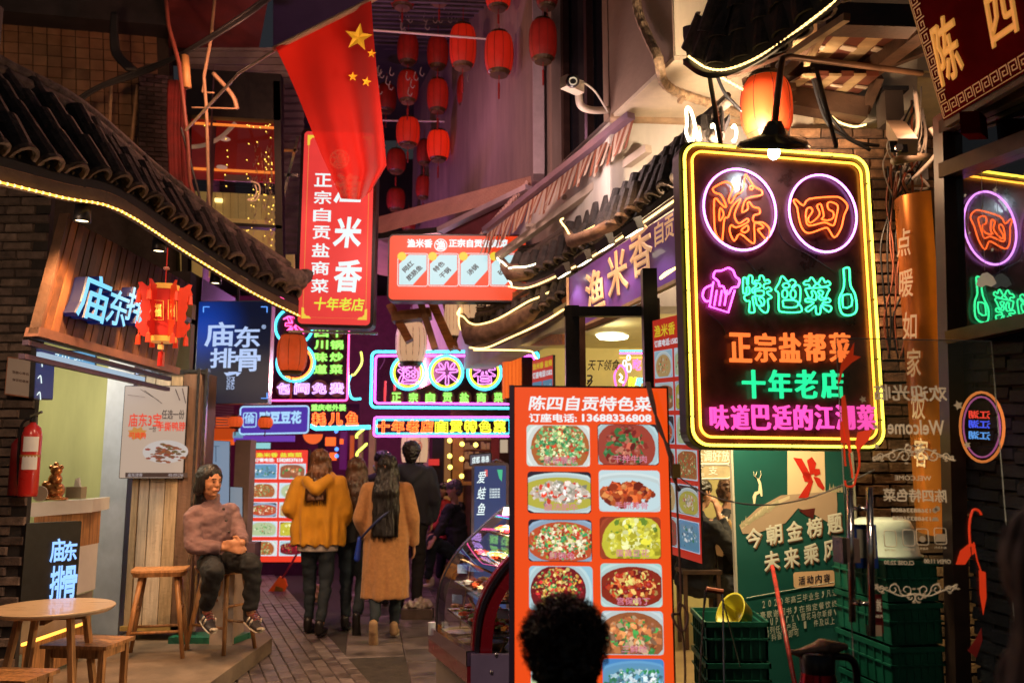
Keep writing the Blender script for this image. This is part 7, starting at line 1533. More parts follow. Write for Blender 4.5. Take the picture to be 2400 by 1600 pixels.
def sitter(label, j, H=1.65, look=None, face=None, skin=None, top=BLK, legs=BLK, shoes=BOOT, sole=None, hair=HAIR, vox=.012, bvox=.010, group=None, hairstyle='short', topname='jacket', width=.19, hands=True, foldamp=.014, tops=1.0, hs=1.0):
    """j: dict of joints in world space"""
    t = thing('person', label, 'person', (j['pel'].x, j['pel'].y, min(j['anL'].z, j['anR'].z)), group); s = H / 1.7; sk = skin or SKIN
    r = (j['shR'] - j['shL']).normalized(); f = Z.cross(r).normalized(); lk = look or f
    hd, HP = head(j['head'], lk, s * hs)
    neck = j['chest'] + Z * .16 * s
    body = hd + [(neck, .052 * s, j['head'] + Z * -.05, .05 * s), (j['pel'], .09 * s, j['chest'], .12 * s, dict(side=r, k=.6)), (j['shL'], .05, j['shR'], .05)]
    for a in 'LR':
        body += [(j['sh' + a], .045 * s, j['el' + a], .036 * s), (j['el' + a], .036 * s, j['wr' + a], .025 * s), (j['pel'] + r * (.07 if a == 'R' else -.07) - Z * .02, .055 * s, j['kn' + a], .045 * s), (j['kn' + a], .055 * s, j['an' + a], .034 * s)]
        if hands: dh = j.get('hd' + a, (j['wr' + a] - j['el' + a]).normalized()); body += hand(j['wr' + a] + Vector(dh) * .01, dh, j.get('pm' + a, -Z), j.get('th' + a, f), s * 1.02, .3)
    blob(body, 'body', sk, t, bvox, 3)
    tr_ = [(j['pel'], .15 * s, j['pel'] + Z * .05, .14 * s, dict(side=r, k=.8))]
    for a, sg in (('L', -1), ('R', 1)): tr_ += [(j['pel'] + r * .07 * sg - Z * .02, .105 * s, j['kn' + a], .082 * s), (j['kn' + a], .080 * s, j['an' + a] + Z * .03, .058 * s, dict(e1=0))]
    blob(tr_, 'trousers', legs, t, vox, 3, folds((9, 9, 14), .014))
    tp = [(j['pel'] - Z * .045, width * tops * s, j['chest'], width * 1.02 * s, dict(side=r, k=.74, e0=0)), (j['shL'] - Z * .02, .08 * s, j['shR'] - Z * .02, .08 * s), (neck - Z * .04, .08 * s, neck + Z * .035, .064 * s, dict(e1=0))]
    for a in 'LR': tp += [(j['sh' + a] - Z * .02, .078 * tops * s, j['el' + a], .07 * tops * s), (j['el' + a], .07 * tops * s, j['wr' + a].lerp(j['el' + a], .12), .05 * s, dict(e1=0))]
    blob(tp, topname, top, t, vox, 3, folds((10, 10, 16), foldamp, 3))
    for a in 'LR': shoe('shoe', j['an' + a] - Z * .04, j.get('toe' + a, j['an' + a] + f * .2 - Z * .05), shoes, t, s, sole)
    if hairstyle == 'short': shorthair(t, HP, s, hair, lk.cross(Z))
    return t, HP, f, r, s
# --- seated woman
j = dict(pel=at(508, 1308, 7.08), chest=at(492, 1214, 7.02), head=at(492, 1131, 6.93), shL=at(541, 1194, 7.2), shR=at(455, 1202, 6.9), elL=at(562, 1252, 7.12), elR=at(452, 1280, 6.82), wrL=at(568, 1272, 6.86), wrR=at(528, 1284, 6.84),
         knL=at(592, 1322, 6.82), knR=at(500, 1342, 6.62), anL=at(588, 1436, 6.86), anR=at(484, 1432, 6.78), toeL=at(622, 1476, 6.66), toeR=at(508, 1478, 6.58), hdR=V(.9, .0, -.1), hdL=V(-.9, -.25, -.05), thR=V(.1, .2, .9), thL=V(.1, .2, .9), pmR=V(0, .9, -.3), pmL=V(0, .9, -.3))
SK2 = mat('tanned_skin', (.50, .225, .115), .5, var=.12, scale=18)
CARD = mat('taupe_jacket', (.235, .135, .14), .8, var=.25, scale=7, bump=.2, bscale=60)
WSH = mat('sneaker_white', (.68, .60, .50), .5, var=.1)
look = V(.80, -.52, -.04)
t, HP, f, r, s = sitter('woman in a mauve brown jacket sitting on a wooden bar stool looking right', j, 1.66, look, top=CARD, legs=mat('black_leggings', (.005, .005, .007), .8, var=.3, scale=9), shoes=mat('sneaker_dark', (.03, .025, .03), .6), sole=WSH, skin=SK2, vox=.010, bvox=.0075, hairstyle='none', width=.18, foldamp=.011, tops=.94, hs=1.03)
lr = look.cross(Z).normalized()
blob([(HP(0, -.035, .05), .098 * s, HP(0, .0, .068), .088 * s, dict(side=lr)), (HP(-.045, -.03, .03), .058, HP(-.07, -.045, -.06), .04), (HP(.045, -.03, .03), .058, HP(.07, -.045, -.06), .04), (HP(0, -.075, .0), .06, HP(0, -.09, -.12), .055, dict(side=lr, k=.7)), (HP(0, -.09, -.12), .055, HP(.02, -.10, -.19), .03),
      (HP(-.07, .01, .05), .03, HP(-.076, .0, -.05), .026), (HP(.07, .01, .05), .03, HP(.076, .0, -.05), .026), (HP(-.03, .045, .088), .03, HP(-.062, .03, .05), .026), (HP(.03, .045, .088), .03, HP(.062, .03, .05), .026)], 'hair', HAIR, t, .007, 3, strands(.006, 60))
eye = mat('eye_dark', (.015, .01, .01), .2, var=0)
for q in (-1, 1):
    MB().ball(HP(q * .030, .083, .012), .0085, sx=1.2, sz=.55, seg=8).build('eye', eye, t, smooth=True); MB().tube([HP(q * .015, .094, .034), HP(q * .032, .091, .038), HP(q * .046, .08, .032)], .0032, 5).build('eyebrow', HAIR, t, smooth=True)
MB().tube([HP(-.022, .092, -.055), HP(0, .097, -.054), HP(.022, .092, -.055)], [.002, .0045, .002], 6).build('lips', mat('lip', (.32, .08, .06), .5, var=0), t, smooth=True)
for k, (x, y) in enumerate(((524, 1192), (530, 1219), (537, 1246))): MB().ball(at(x, y, 6.86), .012, seg=10).build('button', mat('button_dark', (.03, .02, .02), .3), t)
for a in 'LR':
    m_ = MB(); b = j['an' + a] - Z * .04; d = (j['toe' + a] - b).normalized(); sd = d.cross(Z).normalized()
    for k in range(4): c = b + d * (.03 + .03 * k) + Z * (.05 - .008 * k); m_.tube([c - sd * .03, c + Z * .012, c + sd * .03], .004, 5)
    m_.build('laces', mat('maroon_lace', (.2, .02, .03), .7), t)
    q = MB()
    for sg in (-1, 1):
        for k in (0, 1): q.tube([b + sd * sg * .043 + d * (.02 + .06 * k) - Z * .02, b + sd * sg * .036 + d * (.06 + .05 * k) + Z * .03], .007, 5)
    for k in range(2): q.ball(b + d * .19 - Z * .02, .034, sz=.5, seg=10)
    q.build('white_trim', WSH, t, smooth=True)
# --- seated old man far right, child in red
j = dict(pel=at(1075, 1300, 12.1), chest=at(1068, 1215, 12.1), head=at(1064, 1148, 12), shL=at(1050, 1190, 11.8), shR=at(1078, 1185, 12.35), elL=at(1035, 1235, 11.7), elR=at(1050, 1240, 12.2), wrL=at(1018, 1262, 11.6), wrR=at(1020, 1250, 11.9), knL=at(1015, 1265, 11.7), knR=at(1012, 1272, 12.1), anL=at(1003, 1360, 11.8), anR=at(990, 1300, 12.0), toeL=at(975, 1375, 11.8), toeR=at(968, 1310, 11.9))
WS2 = mat('white_red_shoe', (.65, .55, .5), .5, var=.2)
t, HP, f, r, s = sitter('grey haired man in black seated sideways with crossed legs and white shoes', j, 1.68, V(-.9, -.2, -.15), shoes=WS2, sole=WHITEP, hair=mat('grey_hair', (.10, .08, .08), .6), legs=JEAN)
c_ = at(1048, 1225, 12.6); t = thing('person', 'small child in a red jacket behind the seated old man', 'person', V(c_.x, c_.y, 0)); hd, HP = head(at(1040, 1150, 12.6), V(-.8, -.5, 0), .85)
blob(hd + [(at(1043, 1175, 12.6), .05, at(1046, 1260, 12.6), .10), (at(1046, 1260, 12.6), .08, at(1030, 1330, 12.5), .05)], 'body', SKIN, t, .012, 3); blob([(at(1046, 1185, 12.6), .10, at(1040, 1265, 12.5), .16, dict(e1=0)), (at(1040, 1200, 12.5), .06, at(1018, 1235, 12.4), .05)], 'jacket', mat('red_jacket', (.5, .02, .015), .7), t, .014, 3, folds()); shorthair(t, HP, .85, HAIR, V(0, 1, 0))
blob([(at(1040, 1270, 12.5), .09, at(1030, 1345, 12.45), .06)], 'trousers', BLK, t, .014, 2)
st = thing('stool', 'dark low chair under the seated old man', 'stool', at(1080, 1380, 12.1)); p = at(1078, 1320, 12.1); MB().box((p.x - .2, 11.95, p.z - .04), (p.x + .2, 12.3, p.z)).build('seat', WOODD, st)
for dx in (-.17, .17):
    for dy in (0, .3): MB().box((p.x + dx - .02, 11.97 + dy, 0), (p.x + dx + .02, 12.01 + dy, p.z - .04)).build('leg', WOODD, st)
# --- head behind the blue board
t, P, f, r, s, sh, el, wr_, HP = walker('brown haired person mostly hidden behind the blue standing board', V(at(1165, 1200, 9).x, 9.0, 0), 1.62, 260, trousers=BLK); jacket(t, P, r, s, sh, el, wr_, BLK); shorthair(t, HP, s, HAIRB, r, big=1.12)
# --- diners
def diner(label, hx, hy, Y, face, top, hair, style='short', lean=0, extra=None):
    h_ = at(hx, hy, Y); f = Vector(face).normalized(); r = f.cross(Z); b = V(h_.x, h_.y, h_.z)
    Q = lambda x, y, z: b + r * x + f * y + Z * z
    j = dict(head=h_, pel=Q(0, -.10, -.72), chest=Q(0, -.05, -.32), shL=Q(-.18, -.04, -.24), shR=Q(.18, -.04, -.24), elL=Q(-.24, .12, -.50), elR=Q(.24, .14, -.48), wrL=Q(-.08, .32, -.48), wrR=Q(.06, .14, -.16 if extra else -.46), knL=Q(-.12, .34, -.74), knR=Q(.12, .34, -.74), anL=Q(-.12, .26, -1.2), anR=Q(.12, .20, -1.2))
    if extra: j['hdR'] = V(0, 0, 1) - r * .3; j['pmR'] = -f
    else: pass
    return sitter(label, j, 1.66, f, top=top, hair=hair, bvox=.012, vox=.014, shoes=mat('tan_shoe', (.4, .28, .18), .6), sole=WHITEP)
diner('man in black at the orange table resting his chin on his hand', 1642, 1160, 7.4, V(.85, .45, -.05), BLK, HAIR, extra=1)
diner('woman in dark clothes with tied hair at the orange table', 1712, 1158, 8.0, V(.8, -.2, -.1), BLK, HAIRB)
diner('man half hidden by the dish poster behind the chin resting man', 1612, 1150, 8.3, V(.9, -.3, 0), BLK, HAIR)
# --- foreground head with permed hair
fc = at(1322, 1520, 2.3); DK = mat('dark_coat', (.010, .010, .018), .9, var=.2)
j = dict(head=fc, pel=fc + V(0, .05, -.72), chest=fc + V(0, 0, -.34), shL=fc + V(-.19, 0, -.26), shR=fc + V(.19, 0, -.26), elL=fc + V(-.25, .1, -.52), elR=fc + V(.25, .1, -.52), wrL=fc + V(-.08, .32, -.6), wrR=fc + V(.08, .32, -.6), knL=fc + V(-.12, .42, -.72), knR=fc + V(.12, .42, -.72), anL=fc + V(-.12, .4, -1.1), anR=fc + V(.12, .4, -1.1))
t, HP, f, r, s = sitter('dark permed head of a seated person in the foreground before the menu light box', j, 1.6, V(0, 1, 0), top=DK, hairstyle='none')
hh = blob([(HP(0, -.03, .03), .100, HP(0, .01, .035), .094), (HP(0, -.05, -.03), .092, HP(0, -.06, -.09), .07)], 'hair', HAIR, t, .007, 2, lambda co: .014 * vnoise(co * 55) + .008 * vnoise(co * 120))
cu = MB(); rr = random.Random(11); hc_ = HP(0, -.02, .03)
for k in range(2600):
    th, ph = rr.uniform(0, 6.283), math.acos(rr.uniform(-.75, 1)); n_ = V(math.sin(ph) * math.cos(th), math.sin(ph) * math.sin(th), math.cos(ph)); p = hc_ + n_ * rr.uniform(.093, .106); tn = n_.cross(V(rr.random(), rr.random(), rr.random())).normalized(); q = n_.cross(tn); L = rr.uniform(.012, .026)
    cu.tube([p, p + n_ * L * .5 + tn * L * .5, p + n_ * L * .75 + q * L * .35, p + n_ * L * .6 + tn * -L * .2 + q * L * .6], [.0010, .0009, .0008, .0004], 3, cap=False)
cu.build('frizzy_curls', mat('reddish_black_hair', (.035, .014, .012), .4, var=.3), hh)['kind'] = 'stuff'
MB().tube([HP(.082, -.01, .0), HP(.095, -.01, -.012)], .006, 6).build('earring', mat('pale_stone', (.5, .6, .6), .2), t)
# --- person cut by the right edge
fc = at(2545, 1395, 1.25)
j = dict(head=fc, pel=fc + V(.05, .05, -.75), chest=fc + V(0, 0, -.36), shL=fc + V(-.17, .02, -.27), shR=fc + V(.2, 0, -.27), elL=fc + V(-.17, .1, -.55), elR=fc + V(.25, .1, -.52), wrL=fc + V(-.05, .3, -.6), wrR=fc + V(.1, .32, -.6), knL=fc + V(-.1, .4, -.75), knR=fc + V(.14, .4, -.75), anL=fc + V(-.1, .36, -1.2), anR=fc + V(.14, .36, -1.2))
t, HP, f, r, s = sitter('dark blurred figure cut off by the right edge of the picture', j, 1.66, V(.1, 1, 0), top=DK, hairstyle='none')
blob([(HP(0, -.03, .04), .115, HP(0, .01, .04), .105), (HP(0, -.04, -.02), .11, HP(-.02, -.04, -.3), .12), (HP(-.03, -.02, -.14), .10, HP(-.05, -.02, -.35), .10)], 'hair', mat('matt_black_hair', (.012, .009, .009), .75, var=.3, scale=30), t, .008, 3, strands(.008, 40))
# ================================================================ FURNITURE AND SMALL THINGS
def make_stool(label, loc, rot_, h=.66, group='wooden bar stools on the stone platform'):
    t = thing('bar_stool', label, 'stool', (0, 0, 0), group); WL[t.name] = Vector((0, 0, 0))
    m = MB(); w_, d = .21, .155; n = 10; 
    vs = []
    for (zz, k) in ((h - .045, .90), (h - .02, 1.0), (h - .004, .98)):
        for u, v in rrect(-w_ * k, -d * k, w_ * k, d * k, .05): vs.append((u, v, zz + .018 * (abs(u) / w_) ** 2 * (1 if zz > h - .03 else 0)))
    N_ = len(vs) // 3
    fs = [(r_ * N_ + i, r_ * N_ + (i + 1) % N_, (r_ + 1) * N_ + (i + 1) % N_, (r_ + 1) * N_ + i) for r_ in range(2) for i in range(N_)]
    vs.append((0, 0, h - .02)); fs += [(2 * N_ + i, 2 * N_ + (i + 1) % N_, 3 * N_) for i in range(N_)]; fs.append(tuple(range(N_ - 1, -1, -1))); m.add(vs, fs); m.build('seat', WOOD, t)
    for sx in (-1, 1):
        for sy in (-1, 1): MB().tube([(sx * .13, sy * .09, h - .04), (sx * .215, sy * .165, 0)], [.021, .016], 10).build('leg', WOOD, t, smooth=True)
    lg = lambda sx, sy, z: V(sx * (.215 - .085 * z / h), sy * (.165 - .075 * z / h), z)
    for sy in (-1, 1): MB().tube([lg(-1, sy, .20), lg(1, sy, .20)], .011, 8).build('rung', WOOD, t, smooth=True)
    for sx in (-1, 1): MB().tube([lg(sx, -1, .36), lg(sx, 1, .36)], .011, 8).build('rung', WOOD, t, smooth=True)
    t.location = loc; t.rotation_euler = (0, 0, rot_); return t
p = gz(366, 1535, .12); make_stool('empty wooden bar stool in front of the plank pillar', V(p.x, p.y, .12), .25)
p = gz(505, 1524, .12); make_stool('wooden bar stool under the seated woman', V(p.x + .02, p.y + .06, .12), -.5, .655)
# round table
tc_ = at(126, 1420, 5.45); tt = thing('round_table', 'round pale wooden table at the lower left with splayed legs', 'table', V(tc_.x, tc_.y, .0)); tz = tc_.z
MB().lathe([(0, -.03), (.33, -.03), (.35, -.012), (.35, -.004), (.345, 0), (0, 0)], V(tc_.x, tc_.y, tz), 40).build('tabletop', mat('pale_table', (.50, .37, .24), .3, var=.12, scale=3, kind='woodx', coat=.3), tt)
for a in (-35, 55, 145, 235):
    d = V(math.cos(R(a)), math.sin(R(a)), 0); MB().bar(V(tc_.x, tc_.y, tz - .03) + d * .20, V(tc_.x, tc_.y, .0) + d * .33, .045, .03).build('leg', WOOD, tt)
for a in (10, 100): d = V(math.cos(R(a)), math.sin(R(a)), 0); MB().bar(V(tc_.x, tc_.y, tz - .055) - d * .19, V(tc_.x, tc_.y, tz - .055) + d * .19, .025, .05).build('apron', WOODX, tt)
def bench(label, c, z, w_, d, rot_, z0=.0):
    t = thing('bench_stool', label, 'stool', (0, 0, 0), 'low square wooden stools by the round table'); WL[t.name] = Vector((0, 0, 0)); h = z - z0
    for k in range(3): MB().box((-w_ / 2, -d / 2 + k * d / 3 + .002, h - .022), (w_ / 2, -d / 2 + (k + 1) * d / 3 - .002, h)).build('seat_slat', WOOD, t)
    for sx in (-1, 1):
        for sy in (-1, 1): MB().box((sx * (w_ / 2 - .045) - .018, sy * (d / 2 - .04) - .018, 0), (sx * (w_ / 2 - .045) + .018, sy * (d / 2 - .04) + .018, h - .022)).build('leg', WOOD, t)
        MB().box((sx * (w_ / 2 - .045) - .01, -d / 2 + .04, .14), (sx * (w_ / 2 - .045) + .01, d / 2 - .04, .18)).build('rail', WOOD, t); MB().box((sx * (w_ / 2 - .045) - .01, -d / 2 + .04, h - .08), (sx * (w_ / 2 - .045) + .01, d / 2 - .04, h - .022)).build('rail', WOOD, t)
    for sy in (-1, 1): MB().box((-w_ / 2 + .045, sy * (d / 2 - .04) - .009, h - .08), (w_ / 2 - .045, sy * (d / 2 - .04) + .009, h - .022)).build('rail', WOOD, t)
    t.location = V(c.x, c.y, z0); t.rotation_euler = (0, 0, rot_)
c = at(208, 1500, 5.7); bench('square wooden stool tucked behind the round table', c, c.z, .44, .34, -.10)
c = at(32, 1578, 5.0); bench('square wooden stool cut by the lower left corner', c, c.z, .36, .3, -.12)
# boxes under the woman's stool, green tray
p = gz(505, 1490, .12); t = thing('carton', 'pale drink carton box standing under the seated woman', 'box', V(p.x, p.y, .12)); bxm = mat('carton_cream', (.50, .40, .33), .7, var=.15)
a = at(528, 1490, 7.5); MB().box((a.x - .10, 7.4, .12), (a.x + .09, 7.7, .78)).build('box', bxm, t); q = frv(V(a.x - .1, 7.396, .7), V(a.x + .09, 7.396, .7), .4); text(q, '鲜榨果汁', (522, 1402, 538, 1430), 'print', BT, t, w=.002, bold=0); 
p = at(482, 1495, 7.55); t = thing('green_tray', 'shallow translucent green tray on the platform under the stool', 'tray', V(p.x, p.y, .12)); MB().prism([V(p.x + x, p.y + y, .12) for x, y in ((-.28, -.1), (.28, -.1), (.34, .15), (-.28, .15))], Z * .05).build('tray', mat('green_plastic', (.03, .22, .14), .3, var=.2), t)
t = thing('side_box', 'dark box edge sticking out behind the seated woman', 'box', at(582, 1310, 8.3)); a, b = at(562, 1312, 8.3), at(598, 1272, 8.3); MB().box((a.x, 8.3, a.z), (b.x, 8.5, b.z)).build('case', mat('plum_box', (.12, .07, .1), .6), t); MB().box((a.x, 8.35, .12), (a.x + .05, 8.4, a.z)).build('leg', BLACK, t)
# broom
b0 = gz(664, 1385) ; t = thing('broom', 'orange plastic broom with a pink handle by the yellow jacket', 'broom', V(b0.x, b0.y, 0)); top_ = at(700, 1310, b0.y - .1)
q0 = at(648, 1398, b0.y); bc_ = [at(627, 1386, b0.y), at(655, 1408, b0.y), at(672, 1372, b0.y), at(667, 1356, b0.y), at(655, 1350, b0.y)]
MB().prism(bc_, V(0, .06, 0)).build('bristle_head', mat('broom_orange', (.75, .10, .015), .5, var=.15, emis=(1, .1, .01), es=.1), t); MB().prism([at(647, 1372, b0.y - .01), at(664, 1378, b0.y - .01), at(660, 1400, b0.y - .01), at(642, 1390, b0.y - .01)], V(0, -.01, 0)).build('logo_patch', mat('broom_olive', (.35, .22, .03), .6), t)
MB().tube([at(662, 1354, b0.y), at(680, 1325, b0.y), at(712, 1268, b0.y - .1)], .014, 8).build('handle', mat('broom_pink', (.6, .05, .12), .5), t, smooth=True)
# litter
p = gz(978, 1446); t = thing('metal_box', 'metal box with crumpled plastic on the paving right of the camel coat', 'box', V(p.x, p.y, 0)); MB().box((p.x - .16, p.y - .12, .0), (p.x + .17, p.y + .12, .10)).build('box', mat('dull_tin', (.14, .10, .09), .4, metal=.5, var=.3), t)
blob([(V(p.x - .1, p.y, .12), .05, V(p.x + .1, p.y, .13), .05), (V(p.x, p.y, .14), .06, V(p.x + .03, p.y, .17), .04)], 'crumpled_plastic', mat('clear_plastic', (.5, .42, .4), .25, var=.2), t, .012, 1, lambda co: .03 * vnoise(co * 33))
p = gz(745, 1412); t = thing('litter_bag', 'small crumpled paper bag on the paving between the walking legs', 'bag', V(p.x, p.y, 0)); blob([(V(p.x - .06, p.y, .06), .06, V(p.x + .07, p.y, .05), .05), (V(p.x, p.y, .08), .05, V(p.x + .02, p.y, .18), .04)], 'bag', mat('bag_pink', (.5, .3, .25), .6), t, .012, 1, lambda co: .03 * vnoise(co * 30))
# ---------- blue standing board
Sf = fpx((1112, 1092, 6.6), (1186, 1090, 6.6), (1112, 1250, 6.6)); Sf = frv(Sf.o, Sf.o + Sf.a * Sf.W, 1.55)
t = case(Sf, 'standing_board', 'dark blue standing board with white brush characters behind the food display', 'board', .05, .005, .022, None, None, mat('grey_frame', (.2, .18, .24), .4, metal=.4)); slab(Sf, [(0, 0), (Sf.W, 0), (Sf.W, Sf.H), (0, Sf.H)], 0, .003, 'face', glow('slate_blue', (.03, .055, .16), .9), t)
text(Sf, '爱蛙鱼', (1120, 1100, 1138, 1210), 'brush_text', SW, t, vert=True, w=.005, bold=.01, shear=.2)
for k in range(4): text(Sf, '双椒鲜美', (1147, 1144 + k * 6, 1172, 1148 + k * 6), 'small_text', SW, t, w=.005)
patch(Sf, [Sf.loc(x, y) for x, y in ((1165, 1100), (1178, 1100), (1176, 1128), (1170, 1120))], .004, (.05, .5, .25), 'green_flash', t); patch(Sf, [Sf.loc(x, y) for x, y in ((1136, 1100), (1143, 1100), (1143, 1116), (1136, 1116))], .004, (.7, .1, .1), 'red_seal', t)
S2 = fpx((1102, 1066, 8.0), (1150, 1062, 8.0), (1102, 1090, 8.0)); t = case(S2, 'standing_board', 'smaller lit board peeking out above the blue standing board', 'board', .05, .005, .01, (.12, .12, .2), colmat('pale_board', .45)); text(S2, '成都 串串', (1106, 1070, 1146, 1084), 'text', SW, t, w=.005, bold=.02)
# ---------- glass food display
ds = thing('food_display', 'curved glass food display with snack bowls at the bottom centre', 'display case', V(.1, 5, 0)); FV = V(-.466, 5.4, 0); NV = V(-.18, 4.4, 0); dv = NV - FV
prof = []
for (x, y) in ((1023, 1478), (1021, 1458), (1023, 1415), (1031, 1367), (1049, 1324), (1080, 1280), (1124, 1237), (1171, 1195), (1195, 1184)):
    q = at(x, y, 5.4); prof.append((q.x - FV.x, q.z))
prof += [(.75, 1.40)]
pr = smooth([V(x, 0, z) for x, z in prof], 4); A_ = lambda k, tt: V(FV.x + pr[k].x, FV.y, pr[k].z) + dv * tt
CH = mat('dark_chrome', (.06, .05, .06), .2, metal=.6, var=.1); REDT = mat('deep_red_trim', (.30, .01, .02), .25, coat=.5, var=.05)
def arch(tt, name, m, wd, dp):
    mb = MB(); n = len(pr); vs = []; o_ = dv.normalized() * dp
    for k in range(n):
        a = A_(k, tt); d = (A_(min(k + 1, n - 1), tt) - A_(max(k - 1, 0), tt)).normalized(); nn = V(-d.z, 0, d.x); p = a + nn * wd * .1; q = p - nn * wd; vs += [p, q, q + o_, p + o_]
    mb.add(vs, [(4 * k + i, 4 * k + (i + 1) % 4, 4 * k + 4 + (i + 1) % 4, 4 * k + 4 + i) for k in range(n - 1) for i in range(4)] + [(0, 1, 2, 3)])
    return mb.build(name, m, ds)
arch(0, 'far_arch', CH, .05, .04); arch(.93, 'near_arch', REDT, .10, .04); arch(.965, 'near_arch_edge', CH, .02, .03)
mb = MB(); n = len(pr); vs = [A_(k, tt) for tt in (.03, .93) for k in range(n)]; mb.add(vs, [(k, k + 1, n + k + 1, n + k) for k in range(n - 1)]); CG = bpy.data.materials.new('case_glass'); CG.use_nodes = True; glassmix(CG, (.95, .95, .95), -.025); mb.build('curved_glass', CG, ds, smooth=True)
R0, R1 = at(1012, 1486, 5.4), at(1104, 1552, 4.4)
MB().bar(R0 + Z * .02, R1 + Z * .02, .05, .07).build('chrome_rail', mat('violet_chrome', (.5, .4, .55), .12, metal=1, var=.05), ds); MB().bar(R0 - Z * .05, R1 - Z * .05, .04, .09).build('maroon_band', REDT, ds)
MB().prism([V(R0.x, 5.4, .60), V(R1.x, 4.4, .60), V(.7, 4.4, .60), V(.7, 5.4, .60)], Z * .03).build('deck', mat('deck_steel', (.25, .22, .22), .3, metal=.6), ds)
MB().prism([V(R0.x + .03, 5.38, .02), V(R1.x + .03, 4.42, .02), V(.7, 4.42, .02), V(.7, 5.38, .02)], Z * .56).build('body', mat('beige_body', (.35, .28, .24), .5, var=.1), ds)
q0 = at(1104, 1532, 4.38); MB().box((q0.x, 4.36, .02), (.4, 4.40, q0.z)).build('lilac_end_panel', mat('lilac_panel', (.42, .35, .52), .35, metal=.3, var=.08), ds)
for (x, y) in ((1163, 1533), (1152, 1574)): MB().ball(at(x, y, 4.355), .010, seg=10).build('bolt', STEEL, ds)
MB().lathe([(0, 0), (.022, 0), (.022, .07), (0, .07)], at(1012, 1486, 5.3), 12).build('rail_cap', WHITEP, ds)
r_ = random.Random(8); FC = [C(x) for x in ('c84a20', 'e8a860', '8a2c14', 'd8d0c0', 'b01c24', 'c88a3a', 'e8602c', '6a8a3a', 'f0d8a0')]
FOODM = colmat('food_colour', 0, .35)
for tier, (z, y0, y1, x0) in enumerate(((.74, 4.5, 5.3, -.08), (.90, 4.5, 5.3, .05), (1.06, 4.5, 5.3, .14), (1.20, 4.5, 5.3, .22))):
    so = (.05, .09, .17, .28)[tier]
    def X(y): return FV.x + (5.4 - y) * .286
    MB().prism([V(X(5.3) + so, 5.3, z), V(X(4.5) + so, 4.5, z), V(X(4.5) + .5, 4.5, z), V(X(5.3) + .6, 5.3, z)], Z * .012).build('shelf', STEEL, ds)
    mb = MB()
    for k in range(110):
        y = r_.uniform(4.5, 5.28); x = X(y) + so + .03 + r_.uniform(0, .26); mb.ball((x, y, z + .03), r_.uniform(.012, .032), sx=r_.uniform(.7, 1.6), sy=r_.uniform(.7, 1.6), sz=.6, seg=6, c=r_.choice(FC))
    mb.build('snacks', FOODM, ds)['kind'] = 'stuff'
for (x, y, Y, rr) in ((1082, 1477, 5.2, .11), (1112, 1497, 4.95, .11), (1150, 1500, 4.8, .10)):
    q = at(x, y, Y); MB().lathe([(0, -.04), (rr * .7, -.04), (rr, 0), (rr * 1.03, .004), (rr * .95, -.004), (rr * .9, -.012), (0, -.012)], q, 24).build('bowl', mat('cream_bowl', (.7, .58, .35), .4, var=.1), ds, smooth=True)
    MB().lathe([(0, .0), (rr * .88, -.006)], q, 20).build('sauce', mat('sauce', (.6, .45, .2), .3, var=.4, scale=40), ds)
for (a, b) in (((1104, 1310, 5.2), (1078, 1470, 5.2)), ((1082, 1310, 5.2), (1160, 1345, 5.0)), ((1100, 1400, 5.1), (1160, 1500, 4.9)), ((1160, 1560, 4.6), (1190, 1480, 4.6)), ((1120, 1370, 5.0), (1180, 1390, 4.9))): MB().bar(at(*a), at(*b), .02, .006).build('wood_strip', mat('pale_stick', (.6, .4, .2), .5, var=.1), ds)
for (x, y, Y) in ((1072, 1322, 5.2), (1060, 1392, 5.2), (1150, 1470, 4.7), (1165, 1425, 4.7)): q = at(x, y, Y); MB().obox(q, V(.06, -.02, 0), V(0, 0, -.05), V(0, .004, 0)).build('price_card', mat('card_blue', (.35, .5, .75), .5, var=0), ds)
lamp('AREA', V(.02, 4.9, 1.33), 40, (1, .8, .6), target=V(-.1, 4.9, .7), size=.3)
MB().box((-.05, 4.55, 1.34), (.3, 5.25, 1.35)).build('lamp_tube', glow('case_tube', (1, .8, .65), 3), ds)

# ---------- green banner
Gn = Fr(at(1714, 985, 4.65), at(1990, 985, 4.85), at(1714, 985, 4.65) - Z * 2); Gn = frv(Gn.o, Gn.o + Gn.a * Gn.W, 1.72)
gb = thing('roll_up_banner', 'green roll up banner with red ribbon and slanted white headline', 'banner', Gn.p(Gn.W / 2, Gn.H, 0))
slab(Gn, [(0, 0), (Gn.W, 0), (Gn.W, Gn.H), (0, Gn.H)], -.01, 0, 'sheet', mat('banner_green', (.008, .080, .068), .5, var=.12, scale=2), gb)
for u in (-.012, Gn.W): MB().obox(Gn.p(u, 0, -.015), Gn.a * .012, Gn.b * Gn.H, Gn.n * .02).build('edge', mat('pale_edge', (.55, .45, .36), .4, var=.05), gb)
MB().obox(Gn.p(0, Gn.H, -.05), Gn.a * Gn.W, Gn.b * .06, Gn.n * .12).build('base', STEEL, gb)
BC = colmat('banner_print', 0, .5); G_ = lambda x, y: Gn.loc(x, y)
patch(Gn, [G_(*q) for q in ((1845, 985), (1930, 985), (1935, 1180), (1845, 1180))], .002, C('e8c8a0'), 'light_band', gb, BC)
patch(Gn, [G_(*q) for q in ((1732, 1230), (1775, 1190), (1830, 1160), (1960, 1150), (1962, 1180), (1960, 1235), (1900, 1200), (1870, 1190), (1840, 1225), (1770, 1250), (1740, 1250))], .0024, C('b89880'), 'hill_picture', gb, BC)
patch(Gn, [G_(*q) for q in ((1735, 1232), (1790, 1186), (1850, 1160), (1850, 1168), (1790, 1196), (1738, 1240))], .0028, C('d8c0a0'), 'snow_line', gb, BC)
